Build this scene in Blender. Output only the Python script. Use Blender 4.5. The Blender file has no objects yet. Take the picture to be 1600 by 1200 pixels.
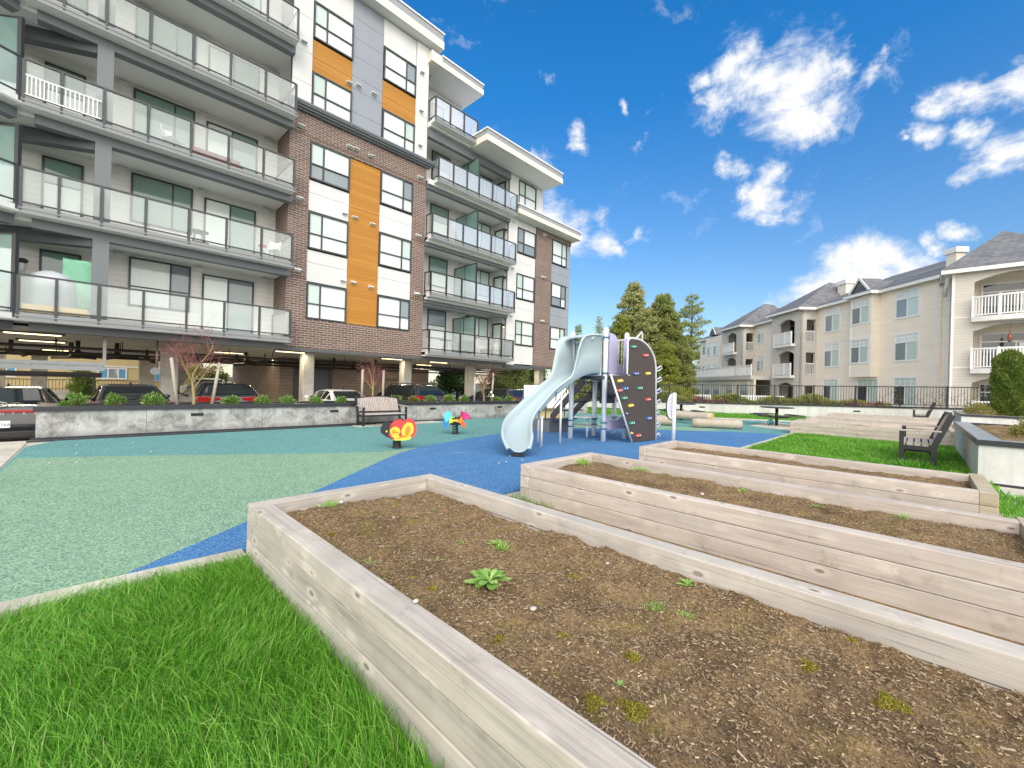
import bpy, bmesh, math, random
import numpy as np
from mathutils import Vector, Matrix, noise as mnoise

# ------------------------------------------------------------------ camera
SC = bpy.context.scene
COL = SC.collection
H = 1.45
FW = Vector((0.717429, 0.696540, -0.000252)); RT = Vector((0.696254, -0.717140, 0.030000)); UP = Vector((0, 0, 1))
_yaw, _pit, _rol, FPX = math.radians(44.1506530), math.radians(-0.0144232), math.radians(1.5808154), 656.0811
FW = Vector((math.cos(_yaw) * math.cos(_pit), math.sin(_yaw) * math.cos(_pit), math.sin(_pit)))
_r = Vector((math.sin(_yaw), -math.cos(_yaw), 0)); _u = _r.cross(FW)
RT = math.cos(_rol) * _r + math.sin(_rol) * _u
UP = -math.sin(_rol) * _r + math.cos(_rol) * _u
cam_data = bpy.data.cameras.new("camera")
cam_data.sensor_width = 36.0
cam_data.lens = FPX / 1600 * 36
cam_data.clip_start = 0.05
cam_data.clip_end = 3000
cam = bpy.data.objects.new("camera", cam_data)
COL.objects.link(cam)
M = Matrix((RT, UP, -FW)).transposed().to_4x4()
M.translation = (0, 0, H)
cam.matrix_world = M
SC.camera = cam

# ------------------------------------------------------------------ light
SUN_EL, SUN_AZ = 36.0, 236.0        # degrees; azimuth measured from +X counter-clockwise: behind the camera
EXPOSURE = 0.50
SKY_STRENGTH = 0.12
SUN_STRENGTH = 0.8
SC.view_settings.view_transform = 'Standard'
SC.view_settings.look = 'None'
SC.view_settings.gamma = 1.0
SC.view_settings.exposure = EXPOSURE
SC.view_settings.use_curve_mapping = False
sd = bpy.data.lights.new("sun", 'SUN')
sd.energy = SUN_STRENGTH
sd.angle = math.radians(18)
sd.color = (1.0, 0.94, 0.86)
sun = bpy.data.objects.new("sun", sd)
COL.objects.link(sun)
_sdir = Vector((math.cos(math.radians(SUN_AZ)) * math.cos(math.radians(SUN_EL)),
                math.sin(math.radians(SUN_AZ)) * math.cos(math.radians(SUN_EL)), math.sin(math.radians(SUN_EL))))
sun.rotation_euler = _sdir.to_track_quat('Z', 'Y').to_euler()

world = bpy.data.worlds.new("World")
SC.world = world
world.use_nodes = True
WN = world.node_tree
WN.nodes.clear()
def wn(t, **k):
    n = WN.nodes.new(t)
    for a, b in k.items(): setattr(n, a, b)
    return n
w_out = wn('ShaderNodeOutputWorld'); w_bg = wn('ShaderNodeBackground')
w_bg.inputs['Strength'].default_value = SKY_STRENGTH
WN.links.new(w_bg.outputs[0], w_out.inputs[0])
w_sky = wn('ShaderNodeTexSky', sky_type='NISHITA', sun_disc=False)
w_sky.sun_elevation = math.radians(SUN_EL)
w_sky.sun_rotation = math.radians(90 - SUN_AZ)
w_sky.altitude = 300; w_sky.air_density = 1.0; w_sky.dust_density = 0.3; w_sky.ozone_density = 2.5
w_tc = wn('ShaderNodeTexCoord')
def wmath(op, a, b=None, clamp=False):
    n = wn('ShaderNodeMath', operation=op); n.use_clamp = clamp
    for i, v in enumerate((a, b)):
        if v is None: continue
        if isinstance(v, (int, float)): n.inputs[i].default_value = v
        else: WN.links.new(v, n.inputs[i])
    return n.outputs[0]
w_hs = wn('ShaderNodeHueSaturation'); w_hs.inputs['Saturation'].default_value = 1.5; w_hs.inputs['Value'].default_value = 1.0
WN.links.new(w_sky.outputs[0], w_hs.inputs['Color'])
w_sz = wn('ShaderNodeSeparateXYZ'); WN.links.new(w_tc.outputs['Generated'], w_sz.inputs[0])
w_sat = wn('ShaderNodeMapRange'); w_sat.inputs['From Max'].default_value = 0.55; w_sat.inputs['To Min'].default_value = 1.1; w_sat.inputs['To Max'].default_value = 1.38
WN.links.new(w_sz.outputs[2], w_sat.inputs['Value']); WN.links.new(w_sat.outputs[0], w_hs.inputs['Saturation'])
# broken cloud: where the banks of cloud stand in the sky (pixel bearing of the photograph -> direction), their edges torn by noise
CLOUDS = [(1165,90,34),(1190,125,36),(1228,118,50),(1242,168,46),(1268,196,26),(1238,205,24),(1110,115,20),(1124,176,24),
          (1300,92,22),(1348,120,26),(1378,88,14),(1178,312,26),(1208,328,24),(1148,304,15),(1195,266,22),(1122,258,16),(1256,290,13),
          (1306,226,12),(1505,138,28),(1555,128,34),(1597,112,34),(1466,211,20),(1430,218,10),(1526,205,20),(1572,228,18),(1597,228,42),(1570,258,30),
          (856,130,16),(900,210,15),(980,160,9),(1000,228,10),(842,238,14),(872,335,34),(912,352,28),(950,375,20),(998,363,11),(966,386,14),
          (1300,428,38),(1352,418,42),(1405,408,34),(1265,446,30),(1240,402,10),(1450,396,24),(1470,366,18),(1522,354,18),(1205,490,16),(1330,450,40)]
def pxdir(x, y):
    return (FW + RT * ((x - 800) / FPX) + UP * ((600 - y) / FPX)).normalized()
# ragged outlines: the bearing is shifted by noise before the distance to each bank is taken
w_nw = wn('ShaderNodeTexNoise'); w_nw.inputs['Scale'].default_value = 7.0; w_nw.inputs['Detail'].default_value = 7.0; w_nw.inputs['Roughness'].default_value = 0.6
WN.links.new(w_tc.outputs['Generated'], w_nw.inputs['Vector'])
w_sub = wn('ShaderNodeVectorMath', operation='SUBTRACT'); WN.links.new(w_nw.outputs['Color'], w_sub.inputs[0]); w_sub.inputs[1].default_value = (0.5,0.5,0.5)
w_scl = wn('ShaderNodeVectorMath', operation='SCALE'); WN.links.new(w_sub.outputs[0], w_scl.inputs[0]); w_scl.inputs['Scale'].default_value = 0.17
w_warp = wn('ShaderNodeVectorMath', operation='ADD'); WN.links.new(w_tc.outputs['Generated'], w_warp.inputs[0]); WN.links.new(w_scl.outputs[0], w_warp.inputs[1])
w_cov = None
for cx, cy, cr in CLOUDS:
    dv = pxdir(cx, cy)
    sc_ = abs((pxdir(cx + 1, cy) - dv).length) * 0.5 + abs((pxdir(cx, cy + 1) - dv).length) * 0.5
    n = wn('ShaderNodeVectorMath', operation='DISTANCE')
    WN.links.new(w_warp.outputs[0], n.inputs[0]); n.inputs[1].default_value = dv
    o = wmath('MULTIPLY', wmath('SUBTRACT', 1.0, wmath('DIVIDE', n.outputs['Value'], cr * sc_ * 2.0), True), 0.66 + 0.34*min(1.0, cr/34))
    w_cov = o if w_cov is None else wmath('MAXIMUM', w_cov, o)
# unseen thick cloud added behind the viewer as neutral fill light
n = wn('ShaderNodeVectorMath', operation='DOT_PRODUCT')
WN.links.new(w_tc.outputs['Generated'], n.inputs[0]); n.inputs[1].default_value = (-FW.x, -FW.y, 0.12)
w_backfill = wmath('MULTIPLY', wmath('ADD', n.outputs['Value'], 0.25), 1.3, True)
w_map = wn('ShaderNodeMapping'); w_map.inputs['Scale'].default_value = (1, 1, 1.7)
WN.links.new(w_tc.outputs['Generated'], w_map.inputs[0])
w_n1 = wn('ShaderNodeTexNoise'); w_n1.inputs['Scale'].default_value = 10.0; w_n1.inputs['Detail'].default_value = 10.0; w_n1.inputs['Roughness'].default_value = 0.66
w_n1.inputs['Distortion'].default_value = 0.35
WN.links.new(w_map.outputs[0], w_n1.inputs['Vector'])
w_edge = wmath('ADD', wmath('MULTIPLY', w_cov, 1.45), wmath('MULTIPLY', wmath('SUBTRACT', w_n1.outputs[0], 0.5), 2.5))
w_mask = wn('ShaderNodeMapRange', interpolation_type='SMOOTHSTEP')
w_mask.inputs['From Min'].default_value = 0.22; w_mask.inputs['From Max'].default_value = 1.25
WN.links.new(w_edge, w_mask.inputs['Value'])
# thin torn veils scattered between the banks
w_vm = wn('ShaderNodeMapping'); w_vm.inputs['Scale'].default_value = (1.0, 1.6, 2.6); w_vm.inputs['Rotation'].default_value = (0.3, 0.5, 0.9)
WN.links.new(w_warp.outputs[0], w_vm.inputs[0])
w_vn = wn('ShaderNodeTexNoise'); w_vn.inputs['Scale'].default_value = 6.0; w_vn.inputs['Detail'].default_value = 9.0; w_vn.inputs['Roughness'].default_value = 0.64
WN.links.new(w_vm.outputs[0], w_vn.inputs['Vector'])
w_veil = wn('ShaderNodeMapRange', interpolation_type='SMOOTHSTEP'); w_veil.inputs['From Min'].default_value = 0.585; w_veil.inputs['From Max'].default_value = 0.80; w_veil.inputs['To Max'].default_value = 0.55
WN.links.new(w_vn.outputs[0], w_veil.inputs['Value'])
w_m2 = wmath('MAXIMUM', wmath('MAXIMUM', wmath('MULTIPLY', w_mask.outputs[0], wmath('GREATER_THAN', w_cov, 0.001)), w_veil.outputs[0]), w_backfill)
w_ccol = wn('ShaderNodeMixRGB'); w_ccol.inputs[1].default_value = (4.9, 5.4, 6.0, 1); w_ccol.inputs[2].default_value = (6.2, 6.2, 6.2, 1)
WN.links.new(w_mask.outputs[0], w_ccol.inputs[0])
w_mix = wn('ShaderNodeMixRGB')
w_grad = wn('ShaderNodeMapRange'); w_grad.inputs['From Max'].default_value = 0.6; w_grad.inputs['To Min'].default_value = 0.78; w_grad.inputs['To Max'].default_value = 1.42
WN.links.new(w_sz.outputs[2], w_grad.inputs['Value'])
w_lift = wn('ShaderNodeVectorMath', operation='SCALE'); WN.links.new(w_hs.outputs[0], w_lift.inputs[0]); WN.links.new(w_grad.outputs[0], w_lift.inputs['Scale'])
# the added bank behind the viewer is made brightest, to fill facade and recesses
w_bcol = wn('ShaderNodeMixRGB'); WN.links.new(w_backfill, w_bcol.inputs[0]); WN.links.new(w_ccol.outputs[0], w_bcol.inputs[1]); w_bcol.inputs[2].default_value = (19.0, 18.3, 17.2, 1)
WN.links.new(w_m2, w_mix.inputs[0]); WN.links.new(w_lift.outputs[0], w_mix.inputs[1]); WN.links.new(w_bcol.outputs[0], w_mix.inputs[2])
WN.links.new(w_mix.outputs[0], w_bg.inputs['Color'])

# ------------------------------------------------------------------ helpers
RNG = random.Random(7)
NP = np.random.default_rng(11)
PI = math.pi
def R(a): return math.radians(a)
ROOTLOC = {}

class MB:
    """collects faces of one mesh object"""
    def __init__(s): s.v = []; s.f = []; s.m = []; s.sm = []
    def add(s, vs, fs, m=0, sm=False):
        o = len(s.v); s.v.extend([tuple(p) for p in vs])
        for f in fs: s.f.append([i + o for i in f]); s.m.append(m); s.sm.append(sm)
        return s
    def box(s, x0, x1, y0, y1, z0, z1, m=0):
        vs = [(x0,y0,z0),(x1,y0,z0),(x1,y1,z0),(x0,y1,z0),(x0,y0,z1),(x1,y0,z1),(x1,y1,z1),(x0,y1,z1)]
        return s.add(vs, [(3,2,1,0),(4,5,6,7),(0,1,5,4),(1,2,6,5),(2,3,7,6),(3,0,4,7)], m)
    def beam(s, a, b, w, h, m=0, up=(0,0,1)):
        """square-section bar from a to b: w across, h along up"""
        a, b = Vector(a), Vector(b); d = (b - a).normalized(); u = Vector(up)
        if abs(d.dot(u)) > 0.98: u = Vector((1,0,0))
        x = d.cross(u).normalized(); y = x.cross(d).normalized()
        vs = []
        for p in (a, b):
            for sx, sy in ((-1,-1),(1,-1),(1,1),(-1,1)): vs.append(p + x * (sx * w / 2) + y * (sy * h / 2))
        return s.add(vs, [(3,2,1,0),(4,5,6,7),(0,1,5,4),(1,2,6,5),(2,3,7,6),(3,0,4,7)], m)
    def tube(s, pts, r, n=8, m=0, cap=True, sm=True):
        pts = [Vector(p) for p in pts]; k = len(pts)
        rs = r if isinstance(r, (list, tuple)) else [r] * k
        vs = []; fs = []; x = None
        for i, p in enumerate(pts):
            d = (pts[min(i+1, k-1)] - pts[max(i-1, 0)]).normalized()
            if x is None:
                u = Vector((0,0,1)) if abs(d.z) < 0.9 else Vector((1,0,0))
                x = d.cross(u).normalized()
            else:
                x = (x - d * x.dot(d)).normalized()
            y = d.cross(x)
            for j in range(n):
                a = 2 * PI * j / n
                vs.append(p + x * (math.cos(a) * rs[i]) + y * (math.sin(a) * rs[i]))
        for i in range(k - 1):
            for j in range(n):
                fs.append((i*n + j, i*n + (j+1) % n, (i+1)*n + (j+1) % n, (i+1)*n + j))
        s.add(vs, fs, m, sm)
        if cap:
            o = len(s.v) - len(vs)
            s.f.append([o + j for j in range(n)][::-1]); s.m.append(m); s.sm.append(False)
            s.f.append([o + (k-1)*n + j for j in range(n)]); s.m.append(m); s.sm.append(False)
        return s
    def prism(s, poly, fn, w0, w1, m=0, m_side=None):
        """polygon in 2-D swept between w0 and w1; fn(a, b, w) -> point"""
        n = len(poly); vs = [fn(a, b, w0) for a, b in poly] + [fn(a, b, w1) for a, b in poly]
        s.add(vs, [list(range(n))[::-1], list(range(n, 2*n))], m)
        o = len(s.v) - 2*n
        for i in range(n):
            j = (i+1) % n
            s.f.append([o+i, o+j, o+n+j, o+n+i]); s.m.append(m if m_side is None else m_side); s.sm.append(False)
        return s
    def ball(s, c, r, sc=(1,1,1), nu=12, nv=8, m=0, jit=0, seed=0):
        rg = random.Random(seed); vs = []; fs = []
        for i in range(nv + 1):
            t = PI * i / nv
            for j in range(nu):
                a = 2 * PI * j / nu; k = r * (1 + (rg.uniform(-jit, jit) if jit else 0))
                vs.append((c[0] + k*sc[0]*math.sin(t)*math.cos(a), c[1] + k*sc[1]*math.sin(t)*math.sin(a), c[2] + k*sc[2]*math.cos(t)))
        for i in range(nv):
            for j in range(nu):
                fs.append((i*nu + j, (i+1)*nu + j, (i+1)*nu + (j+1) % nu, i*nu + (j+1) % nu))
        return s.add(vs, fs, m, True)
    def build(s, name, mats, parent=None, world=True, label=None, bevel=0, kind=None):
        me = bpy.data.meshes.new(name)
        off = Vector((0,0,0))
        if parent is not None:
            off = ROOTLOC.get(parent.name, Vector((0,0,0)))
        if world and off.length > 0:
            vs = [(p[0]-off.x, p[1]-off.y, p[2]-off.z) for p in s.v]
        else: vs = s.v
        me.from_pydata(vs, [], s.f)
        if not isinstance(mats, (list, tuple)): mats = [mats]
        for mt in mats: me.materials.append(mt)
        me.polygons.foreach_set('material_index', s.m)
        me.polygons.foreach_set('use_smooth', s.sm)
        me.update()
        o = bpy.data.objects.new(name, me); COL.objects.link(o)
        if parent is not None:
            o.parent = parent; ROOTLOC[o.name] = off if world else Vector((0,0,0))
        if label: o['label'] = label
        if kind: o['kind'] = kind
        if bevel:
            b = o.modifiers.new('bevel', 'BEVEL'); b.width = bevel; b.segments = 2; b.limit_method = 'ANGLE'; b.angle_limit = R(50)
        return o

def tag(o, label=None, cat=None, group=None, kind=None):
    if label: o['label'] = label
    if cat: o['category'] = cat
    if group: o['group'] = group
    if kind: o['kind'] = kind
    return o
def thing(name, label, cat, loc=(0,0,0), rz=0, group=None):
    o = bpy.data.objects.new(name, None); COL.objects.link(o)
    o.empty_display_size = 0.2
    o.location = loc; o.rotation_euler = (0,0,rz)
    ROOTLOC[o.name] = Vector(loc)
    return tag(o, label, cat, group)
def struct(name, mb, m): return tag(mb.build(name, m), kind='structure')
def dup(root, loc, rz, label, group=None, scale=None):
    r = root.copy(); COL.objects.link(r); r.location = loc; r.rotation_euler = (0,0,rz)
    if scale is not None: r.scale = (scale,)*3
    r['label'] = label
    if group: r['group'] = group
    for ch in list(root.children):
        c = ch.copy(); COL.objects.link(c); c.parent = r
        for g in list(ch.children):
            e = g.copy(); COL.objects.link(e); e.parent = c
    return r
def fast_mesh(name, verts, faces_n, nface, mat, parent=None, matidx=None, smooth=False):
    """verts (N,3) laid out face after face, faces_n vertices each"""
    me = bpy.data.meshes.new(name)
    nv = len(verts)
    me.vertices.add(nv); me.vertices.foreach_set('co', np.asarray(verts, dtype=np.float32).ravel())
    me.loops.add(nv); me.loops.foreach_set('vertex_index', np.arange(nv, dtype=np.int32))
    me.polygons.add(nface); me.polygons.foreach_set('loop_start', np.arange(0, nv, faces_n, dtype=np.int32))
    me.polygons.foreach_set('loop_total', np.full(nface, faces_n, dtype=np.int32))
    for m_ in (mat if isinstance(mat, (list, tuple)) else [mat]): me.materials.append(m_)
    if matidx is not None: me.polygons.foreach_set('material_index', np.asarray(matidx, dtype=np.int32))
    if smooth: me.polygons.foreach_set('use_smooth', np.ones(nface, dtype=bool))
    me.update(calc_edges=True)
    o = bpy.data.objects.new(name, me); COL.objects.link(o)
    if parent is not None: o.parent = parent
    return o
def leaf_verts(P, L, W, up=0.3, rg=NP, out=None, bend=0.0):
    """kite-shaped leaves at points P; L length, W width; biased upward by up, outward along out"""
    n = len(P)
    d = rg.normal(size=(n,3)); d /= np.linalg.norm(d, axis=1)[:,None]
    d[:,2] += up
    if out is not None: d += out
    d /= np.linalg.norm(d, axis=1)[:,None]
    q = rg.normal(size=(n,3)); s_ = np.cross(d, q); s_ /= np.linalg.norm(s_, axis=1)[:,None] + 1e-9
    l = (L * rg.uniform(0.7, 1.25, n))[:,None]; w = (W * rg.uniform(0.7, 1.25, n))[:,None]
    nn = np.cross(d, s_)
    a = P; b = P + d*l*0.45 + s_*w*0.5; c = P + d*l - nn*l*bend; e = P + d*l*0.45 - s_*w*0.5
    return np.stack([a,b,c,e], axis=1).reshape(-1,3)
def text_mb(txt, size, fn, depth=0.004, m=0):
    """flat lettering as faces; fn(a, b, w) places it"""
    cu = bpy.data.curves.new('lettering', 'FONT'); cu.body = txt; cu.size = size; cu.extrude = depth/2; cu.resolution_u = 2
    ob = bpy.data.objects.new('lettering', cu); COL.objects.link(ob)
    dg = bpy.context.evaluated_depsgraph_get()
    me = bpy.data.meshes.new_from_object(ob.evaluated_get(dg))
    mb = MB(); mb.add([fn(v.co.x, v.co.y, v.co.z) for v in me.vertices], [list(p.vertices) for p in me.polygons], m)
    bpy.data.objects.remove(ob); bpy.data.curves.remove(cu); bpy.data.meshes.remove(me)
    return mb

# ------------------------------------------------------------------ materials
def lin(c):
    return tuple(((x/255)/12.92 if x/255 <= 0.04045 else ((x/255+0.055)/1.055)**2.4) for x in c)
class Mat:
    def __init__(s, name):
        s.m = bpy.data.materials.new(name); s.m.use_nodes = True; s.t = s.m.node_tree; s.t.nodes.clear()
        s.out = s.n('ShaderNodeOutputMaterial'); s.b = s.n('ShaderNodeBsdfPrincipled'); s.l(s.b.outputs[0], s.out.inputs[0])
    def n(s, t, **k):
        x = s.t.nodes.new(t)
        for a, b in k.items(): setattr(x, a, b)
        return x
    def l(s, a, b): s.t.links.new(a, b)
    def val(s, sock, v):
        if isinstance(v, bpy.types.NodeSocket): s.l(v, sock)
        elif isinstance(v, (tuple, list)) and len(v) == 3 and sock.type == 'RGBA': sock.default_value = (*v, 1)
        else: sock.default_value = v
    def math(s, op, a, b=None, c=None, clamp=False):
        x = s.n('ShaderNodeMath', operation=op); x.use_clamp = clamp
        for i, v in enumerate((a, b, c)):
            if v is not None: s.val(x.inputs[i], v)
        return x.outputs[0]
    def coord(s, kind='Object', scale=(1,1,1), rot=(0,0,0)):
        tc = s.n('ShaderNodeTexCoord'); mp = s.n('ShaderNodeMapping')
        mp.inputs['Scale'].default_value = scale; mp.inputs['Rotation'].default_value = rot
        s.l(tc.outputs[kind], mp.inputs[0]); return mp.outputs[0]
    def noise(s, vec, scale, detail=4, rough=0.55, dist=0.0):
        x = s.n('ShaderNodeTexNoise'); s.l(vec, x.inputs['Vector'])
        x.inputs['Scale'].default_value = scale; x.inputs['Detail'].default_value = detail; x.inputs['Roughness'].default_value = rough
        x.inputs['Distortion'].default_value = dist
        return x.outputs[0]
    def ramp(s, f, stops, interp='LINEAR'):
        x = s.n('ShaderNodeValToRGB'); x.color_ramp.interpolation = interp
        e = x.color_ramp.elements
        while len(e) < len(stops): e.new(0.5)
        for el, (p, c) in zip(e, stops): el.position = p; el.color = (*c, 1) if len(c) == 3 else c
        s.l(f, x.inputs[0]); return x.outputs[0]
    def mix(s, f, a, b, mode='MIX'):
        x = s.n('ShaderNodeMixRGB', blend_type=mode)
        s.val(x.inputs[0], f); s.val(x.inputs[1], a); s.val(x.inputs[2], b); return x.outputs[0]
    def mrange(s, f, a, b, c=0.0, d=1.0, smooth=False):
        x = s.n('ShaderNodeMapRange'); x.interpolation_type = 'SMOOTHSTEP' if smooth else 'LINEAR'
        s.l(f, x.inputs['Value'])
        for k, v in zip(('From Min','From Max','To Min','To Max'), (a,b,c,d)): x.inputs[k].default_value = v
        return x.outputs[0]
    def bump(s, h, strength=0.3, dist=0.01):
        x = s.n('ShaderNodeBump'); x.inputs['Strength'].default_value = strength; x.inputs['Distance'].default_value = dist
        s.l(h, x.inputs['Height']); s.l(x.outputs[0], s.b.inputs['Normal'])
    def set(s, col=None, rough=None, metal=None, spec=None, coat=None):
        if col is not None: s.val(s.b.inputs['Base Color'], col)
        if rough is not None: s.val(s.b.inputs['Roughness'], rough)
        if metal is not None: s.b.inputs['Metallic'].default_value = metal
        if spec is not None: s.b.inputs['Specular IOR Level'].default_value = spec
        if coat is not None: s.b.inputs['Coat Weight'].default_value = coat; s.b.inputs['Coat Roughness'].default_value = 0.03
        return s
def simple(name, col, rough=0.6, metal=0.0, var=0.12, scale=3.0, bump=0.0, bscale=60, spec=None, coat=None):
    """plain finish with faint uneven tone"""
    m = Mat(name); c = m.coord()
    nz = m.noise(c, scale, 5)
    m.set(m.mix(nz, tuple(x*(1-var) for x in col), tuple(min(1, x*(1+var)) for x in col)), rough, metal, spec, coat)
    if bump: m.bump(m.noise(c, bscale, 3), bump, 0.004)
    return m.m
def island(m):
    g = m.n('ShaderNodeNewGeometry'); return g.outputs['Random Per Island']
def leafmat(name, stops, rough=0.55, trans=0.35):
    m = Mat(name)
    c = m.ramp(island(m), stops)
    m.set(c, rough, spec=0.3)
    tr = m.n('ShaderNodeBsdfTranslucent'); m.l(c, tr.inputs[0])
    mx = m.n('ShaderNodeMixShader'); mx.inputs[0].default_value = trans
    m.l(m.b.outputs[0], mx.inputs[1]); m.l(tr.outputs[0], mx.inputs[2]); m.l(mx.outputs[0], m.out.inputs[0])
    return m.m
# ------------------------------------------------------------------ materials used
def mk_rubber(name, c1, c2, c3):
    m = Mat(name); c = m.coord()
    v = m.n('ShaderNodeTexVoronoi'); v.inputs['Scale'].default_value = 105; m.l(c, v.inputs['Vector'])
    sep = m.n('ShaderNodeSeparateColor'); m.l(v.outputs['Color'], sep.inputs[0])
    col = m.ramp(sep.outputs[0], [(0.0, c2), (0.22, c1), (0.55, c1), (0.75, c3), (1.0, c3)], 'CONSTANT')
    big = m.noise(c, 0.35, 4); mid = m.noise(c, 2.2, 5)
    col = m.mix(m.mrange(big, 0.35, 0.7, 0.0, 0.22), col, tuple(min(1, x*1.35) for x in c1))
    col = m.mix(m.mrange(mid, 0.45, 0.75, 0.0, 0.16), col, tuple(x*0.7 for x in c1))
    scuff = m.noise(m.coord(scale=(1.0,2.4,1), rot=(0,0,0.7)), 1.1, 7, 0.72, 0.8)
    col = m.mix(m.mrange(scuff, 0.56, 0.74, 0, 0.32), col, (0.42,0.44,0.40))
    damp = m.noise(c, 0.8, 5, 0.6, 1.0)
    col = m.mix(m.mrange(damp, 0.58, 0.72, 0, 0.22), col, tuple(x*0.55 for x in c1))
    m.set(col, 0.92, spec=0.2); m.bump(v.outputs['Distance'], 0.5, 0.006); return m.m
M_TEAL = mk_rubber('rubber granules teal', lin((94,144,142)), lin((56,102,104)), lin((122,166,162)))
M_GREEN = mk_rubber('rubber granules green', lin((122,156,130)), lin((72,106,94)), lin((160,184,158)))
M_BLUE = mk_rubber('rubber granules blue', lin((68,116,164)), lin((46,78,120)), lin((96,144,190)))

def mk_concrete(name, dark, light, scale=1.6, contrast=(0.38,0.66), rough=0.85, streak=True, joints=False):
    m = Mat(name); c = m.coord()
    n1 = m.noise(c, scale, 9, 0.68, 0.6); n2 = m.noise(c, scale*9, 6, 0.7)
    f = m.math('ADD', m.math('MULTIPLY', n1, 0.75), m.math('MULTIPLY', n2, 0.25))
    col = m.ramp(m.mrange(f, contrast[0], contrast[1]), [(0, dark), (0.45, tuple((a+b)/2 for a,b in zip(dark,light))), (1, light)])
    if streak:
        cs = m.coord(scale=(7,7,0.5)); ns = m.noise(cs, 1.0, 4, 0.6)
        col = m.mix(m.mrange(ns, 0.52, 0.78, 0, 0.35), col, tuple(x*0.55 for x in dark))
    if joints:
        sx = m.n('ShaderNodeSeparateXYZ'); m.l(m.coord(), sx.inputs[0])
        fx = m.math('FRACT', m.math('DIVIDE', m.math('ADD', sx.outputs[0], 0.7), 2.44))
        col = m.mix(m.math('MULTIPLY', m.math('LESS_THAN', fx, 0.006), 0.6), col, tuple(x*0.4 for x in dark))
        v = m.n('ShaderNodeVectorMath', operation='DISTANCE'); cb = m.n('ShaderNodeCombineXYZ')
        m.l(m.math('SUBTRACT', m.math('FRACT', m.math('DIVIDE', sx.outputs[0], 1.22)), 0.5), cb.inputs[0]); m.l(m.math('DIVIDE', m.math('SUBTRACT', sx.outputs[2], 0.30), 1.22), cb.inputs[1])
        m.l(cb.outputs[0], v.inputs[0]); v.inputs[1].default_value = (0,0,0)
        col = m.mix(m.math('MULTIPLY', m.math('LESS_THAN', v.outputs['Value'], 0.011), 0.7), col, tuple(x*0.35 for x in dark))
        low = m.mrange(m.math('ADD', sx.outputs[2], m.math('MULTIPLY', n1, -0.18)), -0.08, 0.08, 0.45, 0.0)
        col = m.mix(low, col, tuple(x*0.5 for x in dark))
    m.set(col, rough, spec=0.3); m.bump(n2, 0.25, 0.01); return m.m
M_CONC_MOT = mk_concrete('mottled grey concrete', lin((122,121,118)), lin((188,188,186)), 2.6, (0.40,0.62), joints=True)
M_CONC_WHITE = mk_concrete('pale concrete', lin((186,186,184)), lin((214,214,212)), 0.9)
M_CONC = mk_concrete('concrete', lin((164,160,151)), lin((196,192,182)), 1.2, streak=False)
M_CURB = mk_concrete('kerb concrete', lin((166,161,148)), lin((205,200,187)), 2.0, streak=False)
M_ASPH = mk_concrete('asphalt', lin((52,52,54)), lin((82,82,82)), 0.8, streak=False)
M_CEIL = mk_concrete('concrete soffit', lin((168,168,163)), lin((192,192,186)), 0.5, streak=False)

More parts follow.
